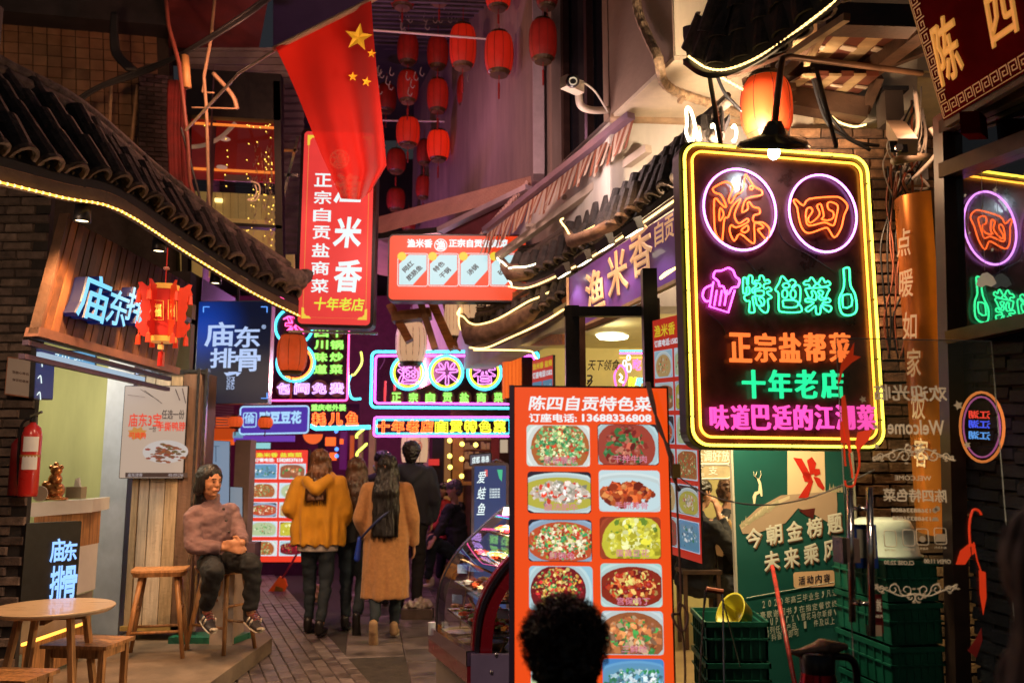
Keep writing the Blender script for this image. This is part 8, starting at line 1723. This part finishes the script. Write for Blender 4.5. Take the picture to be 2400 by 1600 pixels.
mb = MB(); r_ = random.Random(3)
for k in range(34):
    x = 1738 + k * 3.4 if k < 26 else 1945 + (k - 26) * 4; y = 1236 - (x - 1738) * .78 * .8 if k < 26 else 1150; y = max(y, 1140) + r_.uniform(-3, 4); h = r_.uniform(9, 22)
    mb.add([Gn.px(x - 3, y, .003), Gn.px(x + 3, y, .003), Gn.px(x, y - h, .003)], [(0, 1, 2)], C('b8a888'))
mb.build('printed_trees', BC, gb)['kind'] = 'stuff'
deer = [(1765, 1180), (1763, 1163), (1768, 1152), (1776, 1150), (1778, 1135), (1773, 1122), (1778, 1120), (1783, 1130), (1786, 1150), (1786, 1162), (1783, 1163), (1780, 1155), (1772, 1160), (1769, 1180)]
patch(Gn, [G_(*q) for q in deer], .0035, C('f0dcb8'), 'deer_picture', gb, BC); 
mb = MB()
for pts in ([(1776, 1122), (1768, 1115), (1766, 1104)], [(1770, 1117), (1774, 1105)], [(1780, 1121), (1784, 1112), (1782, 1103)]): mb.tube([Gn.px(*q, .0035) for q in pts], .002, 4)
mb.build('antlers', mat('deer_cream', (.7, .58, .4), .6), gb)['kind'] = 'stuff'
for q in ([(1858, 1072), (1878, 1074), (1898, 1110), (1896, 1125), (1880, 1110)], [(1890, 1078), (1902, 1070), (1912, 1085), (1906, 1110), (1898, 1112)], [(1882, 1105), (1898, 1108), (1905, 1130), (1885, 1128), (1880, 1115)], [(1905, 1098), (1920, 1098), (1922, 1110), (1908, 1116)], [(1905, 1116), (1920, 1120), (1932, 1142), (1928, 1148), (1915, 1138)], [(1895, 1128), (1905, 1126), (1893, 1165), (1888, 1172), (1884, 1166), (1870, 1166)]):
    patch(Gn, [G_(*p) for p in q], .004, C('c8281a'), 'ribbon_picture', gb, BC)
patch(Gn, [G_(*q) for q in ((1870, 1195), (1910, 1190), (1905, 1215), (1890, 1208))], .0032, C('5a1a18'), 'ribbon_shadow_print', gb, BC)
def rowtext(fr, s, x0, y0, x1, y1, h, name, m, parent, w=.005, bold=.02, shear=.12, sx=1.0):
    n = len(s); mb = MB(); a0 = math.atan2(y0 - y1, x1 - x0)
    for k, ch in enumerate(s):
        if ch == ' ': continue
        f = (k + .5) / n; x, y = x0 + (x1 - x0) * f, y0 + (y1 - y0) * f; u, v = fr.loc(x, y); hw = (x1 - x0) / n * .46 * 4.6 / 2000 * sx; hh_ = h / 2 * 4.6 / 2000
        if ch in '1/，、' or ch.isascii(): hw *= .55
        put(mb, fr, ch, u - hw, v - hh_, u + hw, v + hh_, w=w, bold=bold, shear=shear, rot=a0 * .8)
    return mb.build(name, m, parent)
HB = mat('headline_shadow', (.45, .20, .09), .6, var=.05); HW = mat('headline_white', (.75, .68, .58), .6, var=.03)
for s_, a in (('今朝金榜题', (1742, 1264, 1978, 1222)), ('未来乘风', (1784, 1318, 1968, 1284))):
    rowtext(Gn, s_, a[0] + 3, a[1] + 3, a[2] + 3, a[3] + 3, 46, 'headline_shade', HB, gb, w=.004, bold=.035); rowtext(Gn, s_, *a, 46, 'headline', HW, gb, w=.007, bold=.03)
patch(Gn, [(u, v) for u, v in rrect(*G_(1858, 1340), *G_(1956, 1372), .015)], .004, C('e8b890'), 'pill', gb, BC); rowtext(Gn, '活动内容', 1868, 1360, 1946, 1352, 19, 'pill_text', BT, gb, w=.006, bold=.02)
TX = mat('banner_text', (.50, .47, .38), .6, var=.03)
for s_, a in (('2020年高三毕业生，凡活', (1782, 1416, 1962, 1386)), ('盛豪歌谢回书，在指定餐饮终', (1764, 1444, 1962, 1412)), ('天涯superX、雪花马尔斯绿、', (1764, 1462, 1962, 1432)), ('喜力系列任意产品 1 件及以上', (1764, 1482, 1956, 1452)), ('微博/抖音 即可', (1766, 1500, 1872, 1480))): rowtext(Gn, s_, *a, 16, 'body_text', TX, gb, w=.005, bold=.012)
MB().tube([Gn.px(1750, 1400, .004), Gn.px(1960, 1362, .004)], .0015, 4).build('rule', TX, gb)
# ---------- crates
CRM = mat('crate_green', (.006, .09, .06), .42, var=.25, scale=5, bump=.1)
def crate(label, o, a, b, h, group):
    t = thing('crate', label, 'crate', o + (a + b) / 2, group); th = .012; au, bu = a.normalized(), b.normalized()
    for (p, d, nn) in ((o, a, b), (o + b - bu * th, a, b), (o, b, a), (o + a - au * th, b, a)):
        MB().obox(p + Z * .006, d, nn.normalized() * th, Z * (h - .03)).build('side', CRM, t)
    MB().obox(o, a, b, Z * .01).build('floor', CRM, t)
    m = MB(); e = .010
    for zz, hh_ in ((h - .028, .024), (h * .52, .008)):
        m.obox(o - au * e - bu * e + Z * zz, a + au * 2 * e, bu * (e), Z * hh_); m.obox(o - au * e + b + Z * zz, a + au * 2 * e, bu * e, Z * hh_); m.obox(o - au * e - bu * e + Z * zz, b + bu * 2 * e, au * e, Z * hh_); m.obox(o + a - bu * e + Z * zz, b + bu * 2 * e, au * e, Z * hh_)
    m.build('rim', CRM, t); m = MB()
    for k in range(1, 7):
        m.obox(o + a * (k / 7) - au * .005 - bu * .008 + Z * .01, au * .01, bu * .008, Z * (h - .035)); m.obox(o + b * (k / 7) - bu * .005 - au * .008 + Z * .01, bu * .01, au * .008, Z * (h - .035))
    m.build('ribs', CRM, t)['kind'] = 'stuff'
    return t
co = at(2088, 1512, 4.1); lvl = [1.165, .972, .777, .582, .387, .192]; nm_ = ['topmost green crate of the stack behind the glass door under the white basin', 'second green crate from the top behind the glass door', 'third green crate from the top behind the glass door', 'fourth green crate down behind the glass door', 'fifth green crate down behind the glass door', 'bottom green crate behind the glass door']
for k, z in enumerate(lvl): crate(nm_[k], V(co.x + .005 * (k % 2), co.y, z - .192), V(.25, .03, 0), V(-.06, .5, 0), .188, 'stacked green crates behind the glass door')
co = at(1742, 1455, 4.3); zt = at(1742, 1455, 4.3).z
for k in range(4): crate(['upper green crate with the yellow basin left of the banner', 'second green crate left of the banner', 'third green crate left of the banner', 'lowest green crate left of the banner'][k], V(co.x - .17, co.y + .05, zt - .195 * (k + 1)), V(.3, .0, 0), V(.02, .42, 0), .188, 'green crates left of the banner')
q = at(1722, 1420, 4.42); t = thing('yellow_basin', 'yellow plastic basin tipped in the crate left of the banner', 'basin', q); rot = Matrix.Rotation(R(-60), 3, 'Y') @ Matrix.Rotation(R(20), 3, 'X')
MB().lathe([(0, 0), (.07, 0), (.095, .08), (.102, .083), (.102, .087), (.09, .083), (.066, .008), (0, .008)], q + V(.05, .05, -.07), 28, rot).build('basin', mat('yellow_plastic', (.55, .45, .02), .35, var=.1), t, smooth=True)
q = at(2080, 1302, 4.25); q = V(q.x - .02, q.y, 1.168); t = thing('white_basin', 'white basin turned upside down on the topmost crate', 'basin', q)
MB().lathe([(.175, 0), (.18, .008), (.165, .012), (.15, .12), (.13, .165), (.10, .178), (0, .18)], q, 36).build('basin', mat('enamel_white', (.62, .62, .58), .3, var=.06, coat=.4), t, smooth=True)
# thermos, pole, wire stool
q = at(1918, 1600, 3.0); q.z = at(1918, 1640, 3.0).z - .1; th = thing('thermos', 'dark topped red thermos jug at the bottom edge before the banner', 'thermos', q); zt = at(1918, 1512, 3.0).z; H_ = zt - q.z
MB().lathe([(0, 0), (.068, 0), (.068, H_ * .45), (.055, H_ * .68), (.054, H_ * .7)], q, 28).build('body', mat('thermos_red', (.30, .008, .02), .2, metal=.8, var=.1), th, smooth=True)
MB().lathe([(.056, H_ * .69), (.058, H_ * .9), (.05, H_ * .93), (0, H_ * .95)], q, 24).build('collar', mat('thermos_black', (.012, .01, .012), .3, var=0), th, smooth=True)
blob([(q + V(-.06, 0, H_ * .93), .018, q + V(.02, 0, H_ * .98), .045, dict(k=.5, side=V(0, 1, 0))), (q + V(.02, 0, H_ * .98), .03, q + V(.10, 0, H_ * .99), .012), (q + V(-.05, 0, H_ * .9), .015, q + V(-.085, 0, H_ * .925), .010)], 'lid', mat('lid_bronze', (.30, .18, .12), .35, metal=.4, var=.1), th, .008, 3)
MB().tube(smooth([q + V(.05, 0, H_ * .88), q + V(.11, 0, H_ * .85), q + V(.13, 0, H_ * .7), q + V(.12, 0, H_ * .4), q + V(.07, 0, H_ * .3)], 6), .013, 8).build('handle', mat('thermos_black', (.012, .01, .012), .3), th, smooth=True)
t = thing('red_pole', 'worn red broom pole leaning in front of the green banner', 'pole', at(1868, 1640, 3.7)); MB().tube([at(1810, 1326, 4.3), at(1872, 1650, 3.6)], .010, 8).build('pole', mat('chipped_red', (.35, .02, .012), .45, var=.55, scale=25), t, smooth=True)
t = thing('wire_stool', 'folding wire stand with a red grip inside the restaurant doorway', 'stand', at(1660, 1600, 3.9)); MB().tube([at(1655, 1380, 4.0), at(1695, 1386, 4.0)], .012, 8).build('grip', mat('grip_red', (.4, .08, .03), .5), t)
for a, b in (((1652, 1382, 4), (1638, 1620, 3.9)), ((1694, 1386, 4), (1697, 1600, 3.9)), ((1690, 1392, 4), (1735, 1560, 4.2)), ((1656, 1385, 4), (1648, 1440, 4.0))): MB().tube([at(*a), at(*b)], .004, 6).build('wire_leg', STEEL, t)
# ---------- dining table and its things
tp_ = at(1715, 1238, 7.5); t = thing('dining_table', 'restaurant table with orange cloth skirt and condiment jars', 'table', V(tp_.x, tp_.y, .14)); OC = mat('orange_cloth', (.55, .09, .015), .7, var=.15)
MB().box((tp_.x - .22, 7.35, tp_.z - .03), (tp_.x + .9, 8.2, tp_.z)).build('top', mat('table_cream', (.5, .45, .35), .4), t); MB().box((tp_.x - .15, 7.33, tp_.z - .16), (tp_.x + .9, 7.35, tp_.z - .03)).build('skirt', OC, t)
for dx in (-.15, .8): MB().box((tp_.x + dx, 7.4, .14), (tp_.x + dx + .04, 7.44, tp_.z - .03)).build('leg', BLACK, t)
for k, (x, h) in enumerate(((1690, 44), (1696, 36), (1703, 30), (1710, 26), (1716, 40), (1722, 24), (1728, 34))):
    a = at(x, 1238, 7.45 + (k % 3) * .12); o = MB().lathe([(0, 0), (.022, 0), (.024, h / 500), (.012, h / 400), (.012, h / 340), (0, h / 340)], V(a.x, a.y, tp_.z), 10).build('jar', mat('glass_jar%d' % (k % 2), ((.6, .55, .45), (.5, .3, .12))[k % 2], .3, var=.1), None, smooth=True); tag(o, 'small condiment jar on the orange skirted restaurant table', 'jar', 'condiment jars on the restaurant table')
a = at(1690, 1275, 7.2); t = thing('paper_tag', 'orange tipped paper tag hanging by the orange skirted table', 'tag', a); MB().prism([at(x, y, 7.2) for x, y in ((1680, 1300), (1694, 1304), (1697, 1280), (1684, 1262), (1677, 1280))], V(0, .01, 0)).build('tag', mat('kraft_tag', (.55, .35, .18), .7), t)
a = at(1640, 1330, 7.2); t = thing('stool', 'square dark stool under the chin resting man', 'stool', V(a.x, a.y, .14)); sz = at(1635, 1330, 7.3).z
MB().box((a.x - .16, 7.1, sz - .03), (a.x + .16, 7.45, sz)).build('seat', WOODD, t)
for dx in (-.15, .12):
    for dy in (0, .3): MB().box((a.x + dx, 7.12 + dy, .14), (a.x + dx + .03, 7.15 + dy, sz - .03)).build('leg', WOODD, t)
# sticker panel 支 wifi
Xf = fpx((1604, 1048, 5.1), (1722, 1048, 5.1), (1604, 1124, 5.1)); t = thing('window_sticker', 'tan window sticker with rounded frames wifi sign and payment characters', 'sticker', Xf.p(Xf.W / 2, Xf.H, 0))
slab(Xf, rrect(0, 0, Xf.W, Xf.H, .02), -.006, 0, 'sheet', mat('sticker_tan', (.50, .36, .20), .6, var=.25, scale=8, emis=(.6, .42, .2), es=.12), t); SWH = mat('sticker_white', (.7, .62, .52), .6, var=0, emis=(.8, .65, .5), es=.2)
for y0, y1 in ((1050, 1086), (1088, 1121)): u0, v0, u1, v1 = rect(Xf, 1607, y0, 1716, y1); neon(Xf, rrect(u0, v0, u1, v1, .035), .005, .002, 'frame_line', SWH, t)
text(Xf, '金调好放', (1626, 1054, 1712, 1082), 'characters', SWH, t, w=.004, bold=.02); text(Xf, '支', (1660, 1092, 1682, 1112), 'characters', SWH, t, w=.004, bold=.01); text(Xf, 'WiFi', (1630, 1108, 1650, 1116), 'wifi', SWH, t, w=.004)
for k in (.02, .035): neon(Xf, [(Xf.loc(1640, 1104)[0] + k * math.cos(a * .3 - 2.4), Xf.loc(1640, 1104)[1] + k * math.sin(a * .3 - 2.4)) for a in range(6)], .003, .002, 'wifi_arc', SWH, t, closed=False)
patch(Xf, circ(*Xf.loc(1622, 1068), .035, 14), .003, (.3, .03, .02), 'dish_picture', t, PRINT); patch(Xf, circ(*Xf.loc(1622, 1104), .035, 14), .003, (.12, .04, .03), 'dish_picture', t, PRINT)
# writing on the glass and little neon inside the portal
gf2 = fpx((1378, 838, 6.0), (1450, 838, 6.0), (1378, 905, 6.0)); t = thing('window_lettering', 'dark brush lettering on the glass inside the black portal', 'lettering', at(1400, 880, 6)); text(gf2, '天下领食', (1378, 842, 1452, 868), 'characters', BT, t, w=.0, bold=.012, shear=.2)
for y in (1, 2): MB().tube(smooth([at(1376, 868 + y * 12, 6), at(1388, 872 + y * 10, 6), at(1376, 892 + y * 8, 6)], 4), .006, 4).build('printed_stroke', BT, t)
nf2 = fpx((1440, 830, 7), (1515, 830, 7), (1440, 905, 7)); t = thing('neon_sign', 'small pink fish and white bubble neon inside the restaurant window', 'neon sign', at(1475, 905, 7))
MB().tube(smooth([at(x, y, 7) for x, y in ((1444, 905), (1440, 880), (1448, 862), (1456, 856), (1466, 868), (1468, 886), (1460, 904))], 4), .009, 6).build('neon_fish', NP, t, smooth=True); MB().tube(smooth([at(x, y, 7) for x, y in ((1452, 876), (1458, 884), (1452, 892), (1462, 896))], 4), .007, 6).build('neon_eye', LW, t, smooth=True)
for (x, y, rx, ry) in ((1473, 838, 4, 6), (1464, 851, 4, 7), (1474, 862, 5, 10)): MB().tube([at(x + rx * math.cos(k * .628), y + ry * math.sin(k * .628), 7) for k in range(10)], .007, 6, True).build('neon_bubble', LWH, t, smooth=True)
text(nf2, '吃', (1483, 840, 1503, 868), 'neon_character', NP, t, style='neon', w=0, bold=.02, tube=.03); text(nf2, '虾', (1485, 884, 1508, 904), 'neon_character', NC, t, style='neon', w=0, bold=.02, tube=.03)
MB().tube(smooth([at(x, y, 7) for x, y in ((1476, 905), (1478, 884), (1484, 894), (1490, 884), (1484, 905))], 3), .012, 6).build('neon_hand', NYG, t, smooth=True)
for y, m_ in ((822, NC), (828, NM), (838, NO)): MB().tube([at(1452, y, 7.2), at(1506, y, 7.2)], .006, 5).build('neon_line', m_, t)
# small poster far in the centre right (red price list)
pf3 = Fr(at(1248, 845, 7.6), at(1296, 832, 7.2), at(1248, 845, 7.6) - Z * 1.2); t = case(pf3, 'menu_poster', 'narrow red price poster behind the orange menu light box', 'poster', .02, .004, .004, C('e83a2a'), colmat('dim_print', .55)); put_ = MB(); put(put_, pf3, '渔米香 盐商', .01, .03, pf3.W - .01, .09, w=.004, bold=.03); put_.build('title', glow('print_yellow', (.8, .6, .02), .7), t); put_ = MB(); put(put_, pf3, '订座电话1582', .01, .11, pf3.W - .01, .17, w=.004, bold=.04); put_.build('phone_number', glow('print_white', (.8, .85, .9), .7), t)
for k in range(3):
    for c_ in range(2): food(pf3, (.01 + c_ * pf3.W / 2, .2 + k * .12, pf3.W / 2 - .005 + c_ * pf3.W / 2, .3 + k * .12), ['fish', 'egg', 'green'][k], t, 90 + k, w=.005, n=40, local=True, m=colmat('dim_print', .55))
# ---------- glass door with mirrored stickers
Df = frv(at(1958, 792, 3.3), at(2322, 800, 3.3), 1.95); dr = thing('glass_door', 'open glass door with mirrored white stickers and steel handles', 'door', Df.p(Df.W / 2, Df.H, 0))
DG = bpy.data.materials.new('door_glass'); DG.use_nodes = True; glassmix(DG, (.86, .9, .88), .015)
MB().obox(Df.p(0, 0, 0), Df.a * Df.W, Df.b * Df.H, Df.n * .008).build('pane', DG, dr)
for u in (0, Df.W): MB().tube([Df.p(u, 0, .004), Df.p(u, Df.H, .004)], .0022, 5).build('pane_edge', mat('edge_bright', (.6, .6, .55), .2, var=0), dr)
MB().tube([Df.p(0, 0, .004), Df.p(Df.W, 0, .004)], .0022, 5).build('pane_edge', mat('edge_bright', (.6, .6, .55), .2), dr)
STK = mat('sticker_cream', (.62, .52, .36), .6, var=.15, scale=6, emis=(.7, .55, .35), es=.10)  # slight self-glow brightens the stickers in place of light falling on them
def mtext(s, box, bold=.012, name='sticker_text', m=STK, mirror=True, **k):
    u0, v0, u1, v1 = rect(Df, *box); mb = MB(); put(mb, Df, s, u0, v0, u1, v1, w=.010, bold=bold, mirror=mirror, **k); return mb.build(name, m, dr)
mtext('欢迎光临', (2044, 900, 2218, 942), .02); mtext('Welcome', (2076, 982, 2212, 1020), .02); mtext('WELCOME', (2094, 1113, 2180, 1126), .01); mtext('陈四特色菜', (2066, 1143, 2216, 1177), .022)
mtext('13688336808', (2086, 1189, 2179, 1201), .03); mtext('13688336808', (2088, 1208, 2179, 1220), .03); mtext('OPEN 11:00', (2162, 1308, 2226, 1320), .03); mtext('CLOSE 22:30', (2069, 1311, 2140, 1323), .03)
def dtube(pts, r=.0022, name='sticker_line', m=STK, sm=4, closed=False): return MB().tube(smooth([Df.px(x, y, .010) for x, y in pts], sm) if sm > 1 else [Df.px(x, y, .010) for x, y in pts], r, 4, closed).build(name, m, dr)
for (x, y, cap) in ((2186, 1236, '刷卡支付'), (2144, 1238, '现金支付'), (2112, 1240, '微信支付'), (2069, 1242, '支付')):
    u0, v0, u1, v1 = rect(Df, x, y, x + 30, y + 38); neon(Df, rrect(u0, v0, u1, v1, .008, 3), .0018, .010, 'icon_frame', STK, dr)
    mtext(cap, (x + 1, y + 43, x + 29, y + 49), .01)
patch(Df, [Df.loc(*q) for q in ((2190, 1250), (2213, 1250), (2213, 1268), (2190, 1268))], .010, (.5, .42, .3), 'card_icon', dr, PRINT); patch(Df, circ(*Df.loc(2159, 1262), .012, 12), .010, (.5, .42, .3), 'hand_icon', dr, PRINT)
for (x, y) in ((2188, 1195), (2194, 1191)): patch(Df, circ(*Df.loc(x, y), .010, 12), .010, (.5, .42, .3), 'chat_icon', dr, PRINT)
patch(Df, [Df.loc(*q) for q in ((2180, 1220), (2184, 1211), (2194, 1211), (2198, 1220))], .010, (.5, .42, .3), 'phone_icon', dr, PRINT)
def spiral(cx, cy, r, t0, turns, sgn=1):
    return [(cx + (r * (1 - k / 16 * .8)) * math.cos(t0 + sgn * turns * 6.283 * k / 16), cy + (r * (1 - k / 16 * .8)) * math.sin(t0 + sgn * turns * 6.283 * k / 16)) for k in range(16)]
for cx, cy, sc, fl_ in ((2140, 1068, 1.0, -1), (2145, 1380, 1.05, 1)):
    parts_ = []
    for sg in (-1, 1):
        for dx, dy, rr, t0 in ((20, 2, 15, 0), (48, 0, 13, 3), (76, -2 * fl_, 9, 0), (10, 18 * fl_, 11, 2), (90, -6 * fl_, 5, 1)):
            parts_.append(dtube([(cx + sg * (x) * sc, cy + y * sc) for x, y in [(a - cx + dx - 0 * 1, b - cy + dy) for a, b in spiral(cx, cy, rr, t0, 1.3, fl_)]], .0022, 'flourish', sm=1))
            for k in range(3):
                a = t0 + k * 1.7; ux, uy = cx + sg * (dx + rr * math.cos(a)) * sc, cy + (dy + rr * math.sin(a)) * sc
                patch(Df, [Df.loc(ux + 5 * math.cos(b) * (1 if b else 1), uy + 2.5 * math.sin(b)) for b in (0, 1.2, 2.1, 3.14, 4.2, 5.2)], .010, (.55, .46, .32), 'flourish_leaf', dr, PRINT)
        dtube([(cx, cy + 10 * fl_), (cx + sg * 30 * sc, cy + 16 * fl_), (cx + sg * 60 * sc, cy + 4 * fl_), (cx + sg * 92 * sc, cy - 10 * fl_)], .0025, 'flourish')
for (x, y, r_) in ((2020, 936, 9), (2243, 950, 12), (2264, 1042, 9), (2050, 1000, 8), (2052, 1045, 8)): patch(Df, [(Df.loc(x, y)[0] + (r_ if k % 2 else r_ * .5) / 2000 * 3.3 * math.cos(k * .628), Df.loc(x, y)[1] + (r_ if k % 2 else r_ * .5) / 2000 * 3.3 * math.sin(k * .628)) for k in range(10)], .010, (.58, .5, .36), 'flower_sticker', dr, PRINT)
RS = mat('red_sticker', (.75, .045, .012), .5, var=.1, emis=(1, .06, .01), es=.25)  # light on the red stickers put into the material as a glow
def leaf(pts, name='red_leaf', m=RS): return MB().prism([Df.px(x, y, .010) for x, y in pts], Df.n * .001).build(name, m, dr)
leaf([(1963, 900), (1972, 850), (1990, 825), (2002, 802), (2000, 832), (2018, 836), (1996, 850), (1975, 870), (1969, 895)]); leaf([(1972, 930), (1980, 925), (1986, 960), (1990, 1010), (1996, 1060), (1990, 1062), (1978, 1020), (1972, 975)]); leaf([(1968, 990), (1974, 985), (1984, 1035), (1980, 1040), (1970, 1036)]); leaf([(2010, 1012), (2030, 1008), (2045, 1006), (2036, 1030), (2018, 1050), (2010, 1060), (2004, 1040)])
for pts in ([(1990, 1062), (1996, 1100), (1998, 1120)], [(2012, 1050), (2014, 1090), (2006, 1120), (2000, 1138), (1984, 1138), (1980, 1125)], [(1978, 1040), (1980, 1075), (1982, 1092)]): dtube(pts, .004, 'red_stem', RS)
leaf([(2240, 1322), (2250, 1290), (2272, 1272), (2276, 1300), (2262, 1322)]); leaf([(2276, 1272), (2286, 1276), (2284, 1296), (2278, 1300)]); leaf([(2294, 1335), (2310, 1340), (2312, 1400), (2304, 1440), (2296, 1390)]); dtube([(2274, 1280), (2272, 1230), (2280, 1196), (2294, 1196), (2300, 1206)], .005, 'red_stem', RS); leaf([(2268, 1524), (2290, 1490), (2300, 1470), (2302, 1500), (2288, 1540)], m=mat('faint_red', (.25, .012, .01), .6)); dtube([(2282, 1270), (2290, 1310), (2300, 1340)], .003, 'red_stem', RS)
for x, y0, y1, w_ in ((1992, 1142, 1456, .05), (2038, 1142, 1490, .09)):
    MB().tube([Df.px(x, y0, w_), Df.px(x + 6, y1, w_)], .0125, 16).build('handle_bar', STEEL, dr, smooth=True)
for y in (1190, 1412): MB().tube([Df.px(1993, y, .05), Df.px(2040, y + 2, .09)], .008, 12).build('handle_stud', STEEL, dr, smooth=True); MB().tube([Df.px(2012, y, .065), Df.px(2018, y, .07)], .013, 12).build('rubber_ring', BLACK, dr, smooth=True)
u0, v0, u1, v1 = rect(Df, 1962, 1258, 2002, 1314); MB().obox(Df.p(u0, v0, .01), Df.a * (u1 - u0), Df.b * (v1 - v0), Df.n * .05).build('lock_box', mat('lock_grey', (.22, .15, .13), .4, metal=.5, var=.1), dr); MB().obox(Df.p(u0 - .012, v0 - .004, -.02), Df.a * .016, Df.b * (v1 - v0 + .008), Df.n * .1).build('lock_plate', STEEL, dr)
def card(x0, y0, x1, y1, c, name, label=None, w=.012): u0, v0, u1, v1 = rect(Df, x0, y0, x1, y1); return MB().obox(Df.p(u0, v0, -w), Df.a * (u1 - u0), Df.b * (v1 - v0), Df.n * .002).build(name, c, dr)
card(2003, 1228, 2062, 1332, mat('card_frame_blue', (.015, .05, .30), .4, var=.1), 'blue_card'); card(2010, 1240, 2056, 1308, mat('card_cream', (.55, .45, .38), .5, var=.1), 'card_sheet', w=.010); card(2036, 1392, 2074, 1484, mat('push_red', (.22, .015, .02), .5, var=.1), 'push_plate', w=.010); mtext('推', (2050, 1402, 2064, 1432), .03, 'push_character'); mtext('PUSH', (2048, 1438, 2066, 1446), .03, 'push_word'); card(2028, 1462, 2064, 1488, mat('tag_tan', (.5, .36, .25), .5), 'price_tag', w=-.012); mtext('中国劲酒', (2033, 1470, 2060, 1478), .02, 'tag_print', BT, False)
card(2040, 1160, 2050, 1220, BLACK, 'black_strip', w=.008)
# reflection of a round neon in the glass, built as glowing tubes
rn = thing('neon_sign', 'glass reflection of a round neon sign with blue characters, modelled on the dark bricks', 'neon sign', onW(2285, 1070, .05)); qf = Fr(onW(2252, 928, .06), onW(2340, 928, .06), onW(2252, 1075, .06)); cu_, cv_ = qf.loc(2300, 1000)
neon(qf, circ(cu_, cv_, .12, 28, .15), .006, 0, 'neon_ring', glow('dim_amber', (1, .25, .05), .8), rn); neon(qf, circ(cu_ + .01, cv_, .10, 28, .13), .004, .01, 'neon_ring', glow('dim_violet', (.5, .1, .3), .8), rn)
for y0, y1, c_ in ((965, 978, (1, .05, .03)), (984, 1004, (.05, .1, 1)), (1010, 1030, (.1, .35, .9))): mb = MB(); u, v = qf.loc(2296, (y0 + y1) / 2); put(mb, qf, '江湖', u - .06, v - .018, u + .06, v + .018, mirror=True, bold=.03); mb.build('letters', glow('dim%d' % y0, c_, 1.2), rn)
# paper snow ornament hung in the mirroring window
sf = thing('paper_bell', 'white paper bell with stars hanging on a thread in the mirroring window', 'ornament', onW(2308, 680, .02)); MB().tube([onW(2300, 402, .03), onW(2308, 634, .03)], .0012, 4).build('thread', WHITEP, sf)
mb = MB(); c0 = onW(2310, 668, .03)
mb.add([onW(x, y, .03) for x, y in ((2288, 668), (2292, 654), (2302, 641), (2314, 638), (2328, 648), (2336, 664), (2324, 672), (2310, 668), (2300, 674))], [tuple(range(9))]); mb.build('bell', mat('paper_white', (.6, .6, .55), .7, var=.05, emis=(.6, .6, .5), es=.12), sf)
for (x, y, r_) in ((2262, 458, 6), (2332, 446, 9), (2272, 546, 6), (2326, 585, 6)):
    p = onW(x, y, .02); P = [p + dW * (r_ if k % 2 else r_ * .45) * .0018 * math.cos(k * .628) + Z * (r_ if k % 2 else r_ * .45) * .0018 * math.sin(k * .628) for k in range(10)]; MB().add(P, [tuple(range(10))]).build('star_sticker', mat('paper_white', (.6, .6, .55), .7), sf)
# ================================================================ LAMPS OF THE PLACE AND ADDED FILL LAMPS
for a in ((at(372, 600, 6.0), 150, (1, .52, .22), V(-2.7, 6.7, 0), .06, 110), (at(192, 530, 5.0), 150, (1, .54, .24), V(-3.0, 5.7, 0), .06, 120), (at(505, 672, 7.2), 110, (1, .64, .36), V(-2.3, 8.0, .3), .06, 110),
          (V(.6, 5.0, 3.9), 230, (1, .52, .23), V(-1.0, 7.4, .6), .12, 80), (V(.3, 8.2, 3.1), 190, (1, .60, .38), V(-.8, 10.5, .3), .12, 120), (V(-1.2, 4.6, 3.6), 130, (1, .62, .4), V(-2.6, 6.4, .9), .15, 75),  # added spots for paving, far lane and left shop, without fixtures
          (V(1.25, 4.4, 3.2), 280, (1, .74, .48), V(1.1, 5.6, 4.2), .1, 130), (V(1.1, 4.22, 2.3), 150, (1, .84, .45), V(1.55, 4.75, .7), .06, 110), (V(1.1, 2.0, 2.4), 60, (1, .72, .5), V(2.0, 3.9, .9), .1, 44), (V(1.9, 4.7, 3.2), 60, (1, .60, .32), V(2.1, 5.2, 1.6), .06, 120), (V(-.8, 1.5, 3.3), 120, (1, .66, .6), V(.05, 4.5, .7), .1, 50), (V(-3.3, 5.8, 4.6), 90, (1, .5, .22), V(-4.4, 9, 5.2), .1, 95), (V(-.9, 5.6, 4.2), 170, (1, .60, .50), V(-.5, 8.4, 4.3), .2, 100), (V(.2, 4.6, 3.4), 60, (1, .35, .25), V(-1.0, 6.9, 3.9), .15, 60)):  # added fill spots without fixtures, some hidden behind the big sign
    lamp('SPOT', a[0], a[1], a[2], target=a[3], size=a[4], spot=a[5], blend=.8)
for a in ((V(.35, 5.9, 3.75), 24, (1, .72, .66)), (V(-2.9, 11.4, 3.6), 130, (.75, .25, .8)), (V(-1.4, 12.6, 2.9), 110, (1, .4, .45)), (V(2.6, 7.2, 2.6), 220, (1, .78, .45)), (V(1.45, 4.75, 3.3), 12, (1, .70, .38)), (V(-1.0, 9.0, 5.4), 18, (.95, .4, .6)), (V(-2.9, 4.4, 2.5), 26, (1, .66, .42)), (V(-2.6, 7.6, 5.4), 60, (1, .42, .25)), (V(2.2, 4.3, 3.4), 9, (1, .55, .3))): lamp('POINT', a[0], a[1], a[2], size=.15)  # added point lamps without fixtures, apart from the dining room one
bpy.data.scenes.remove(TS)
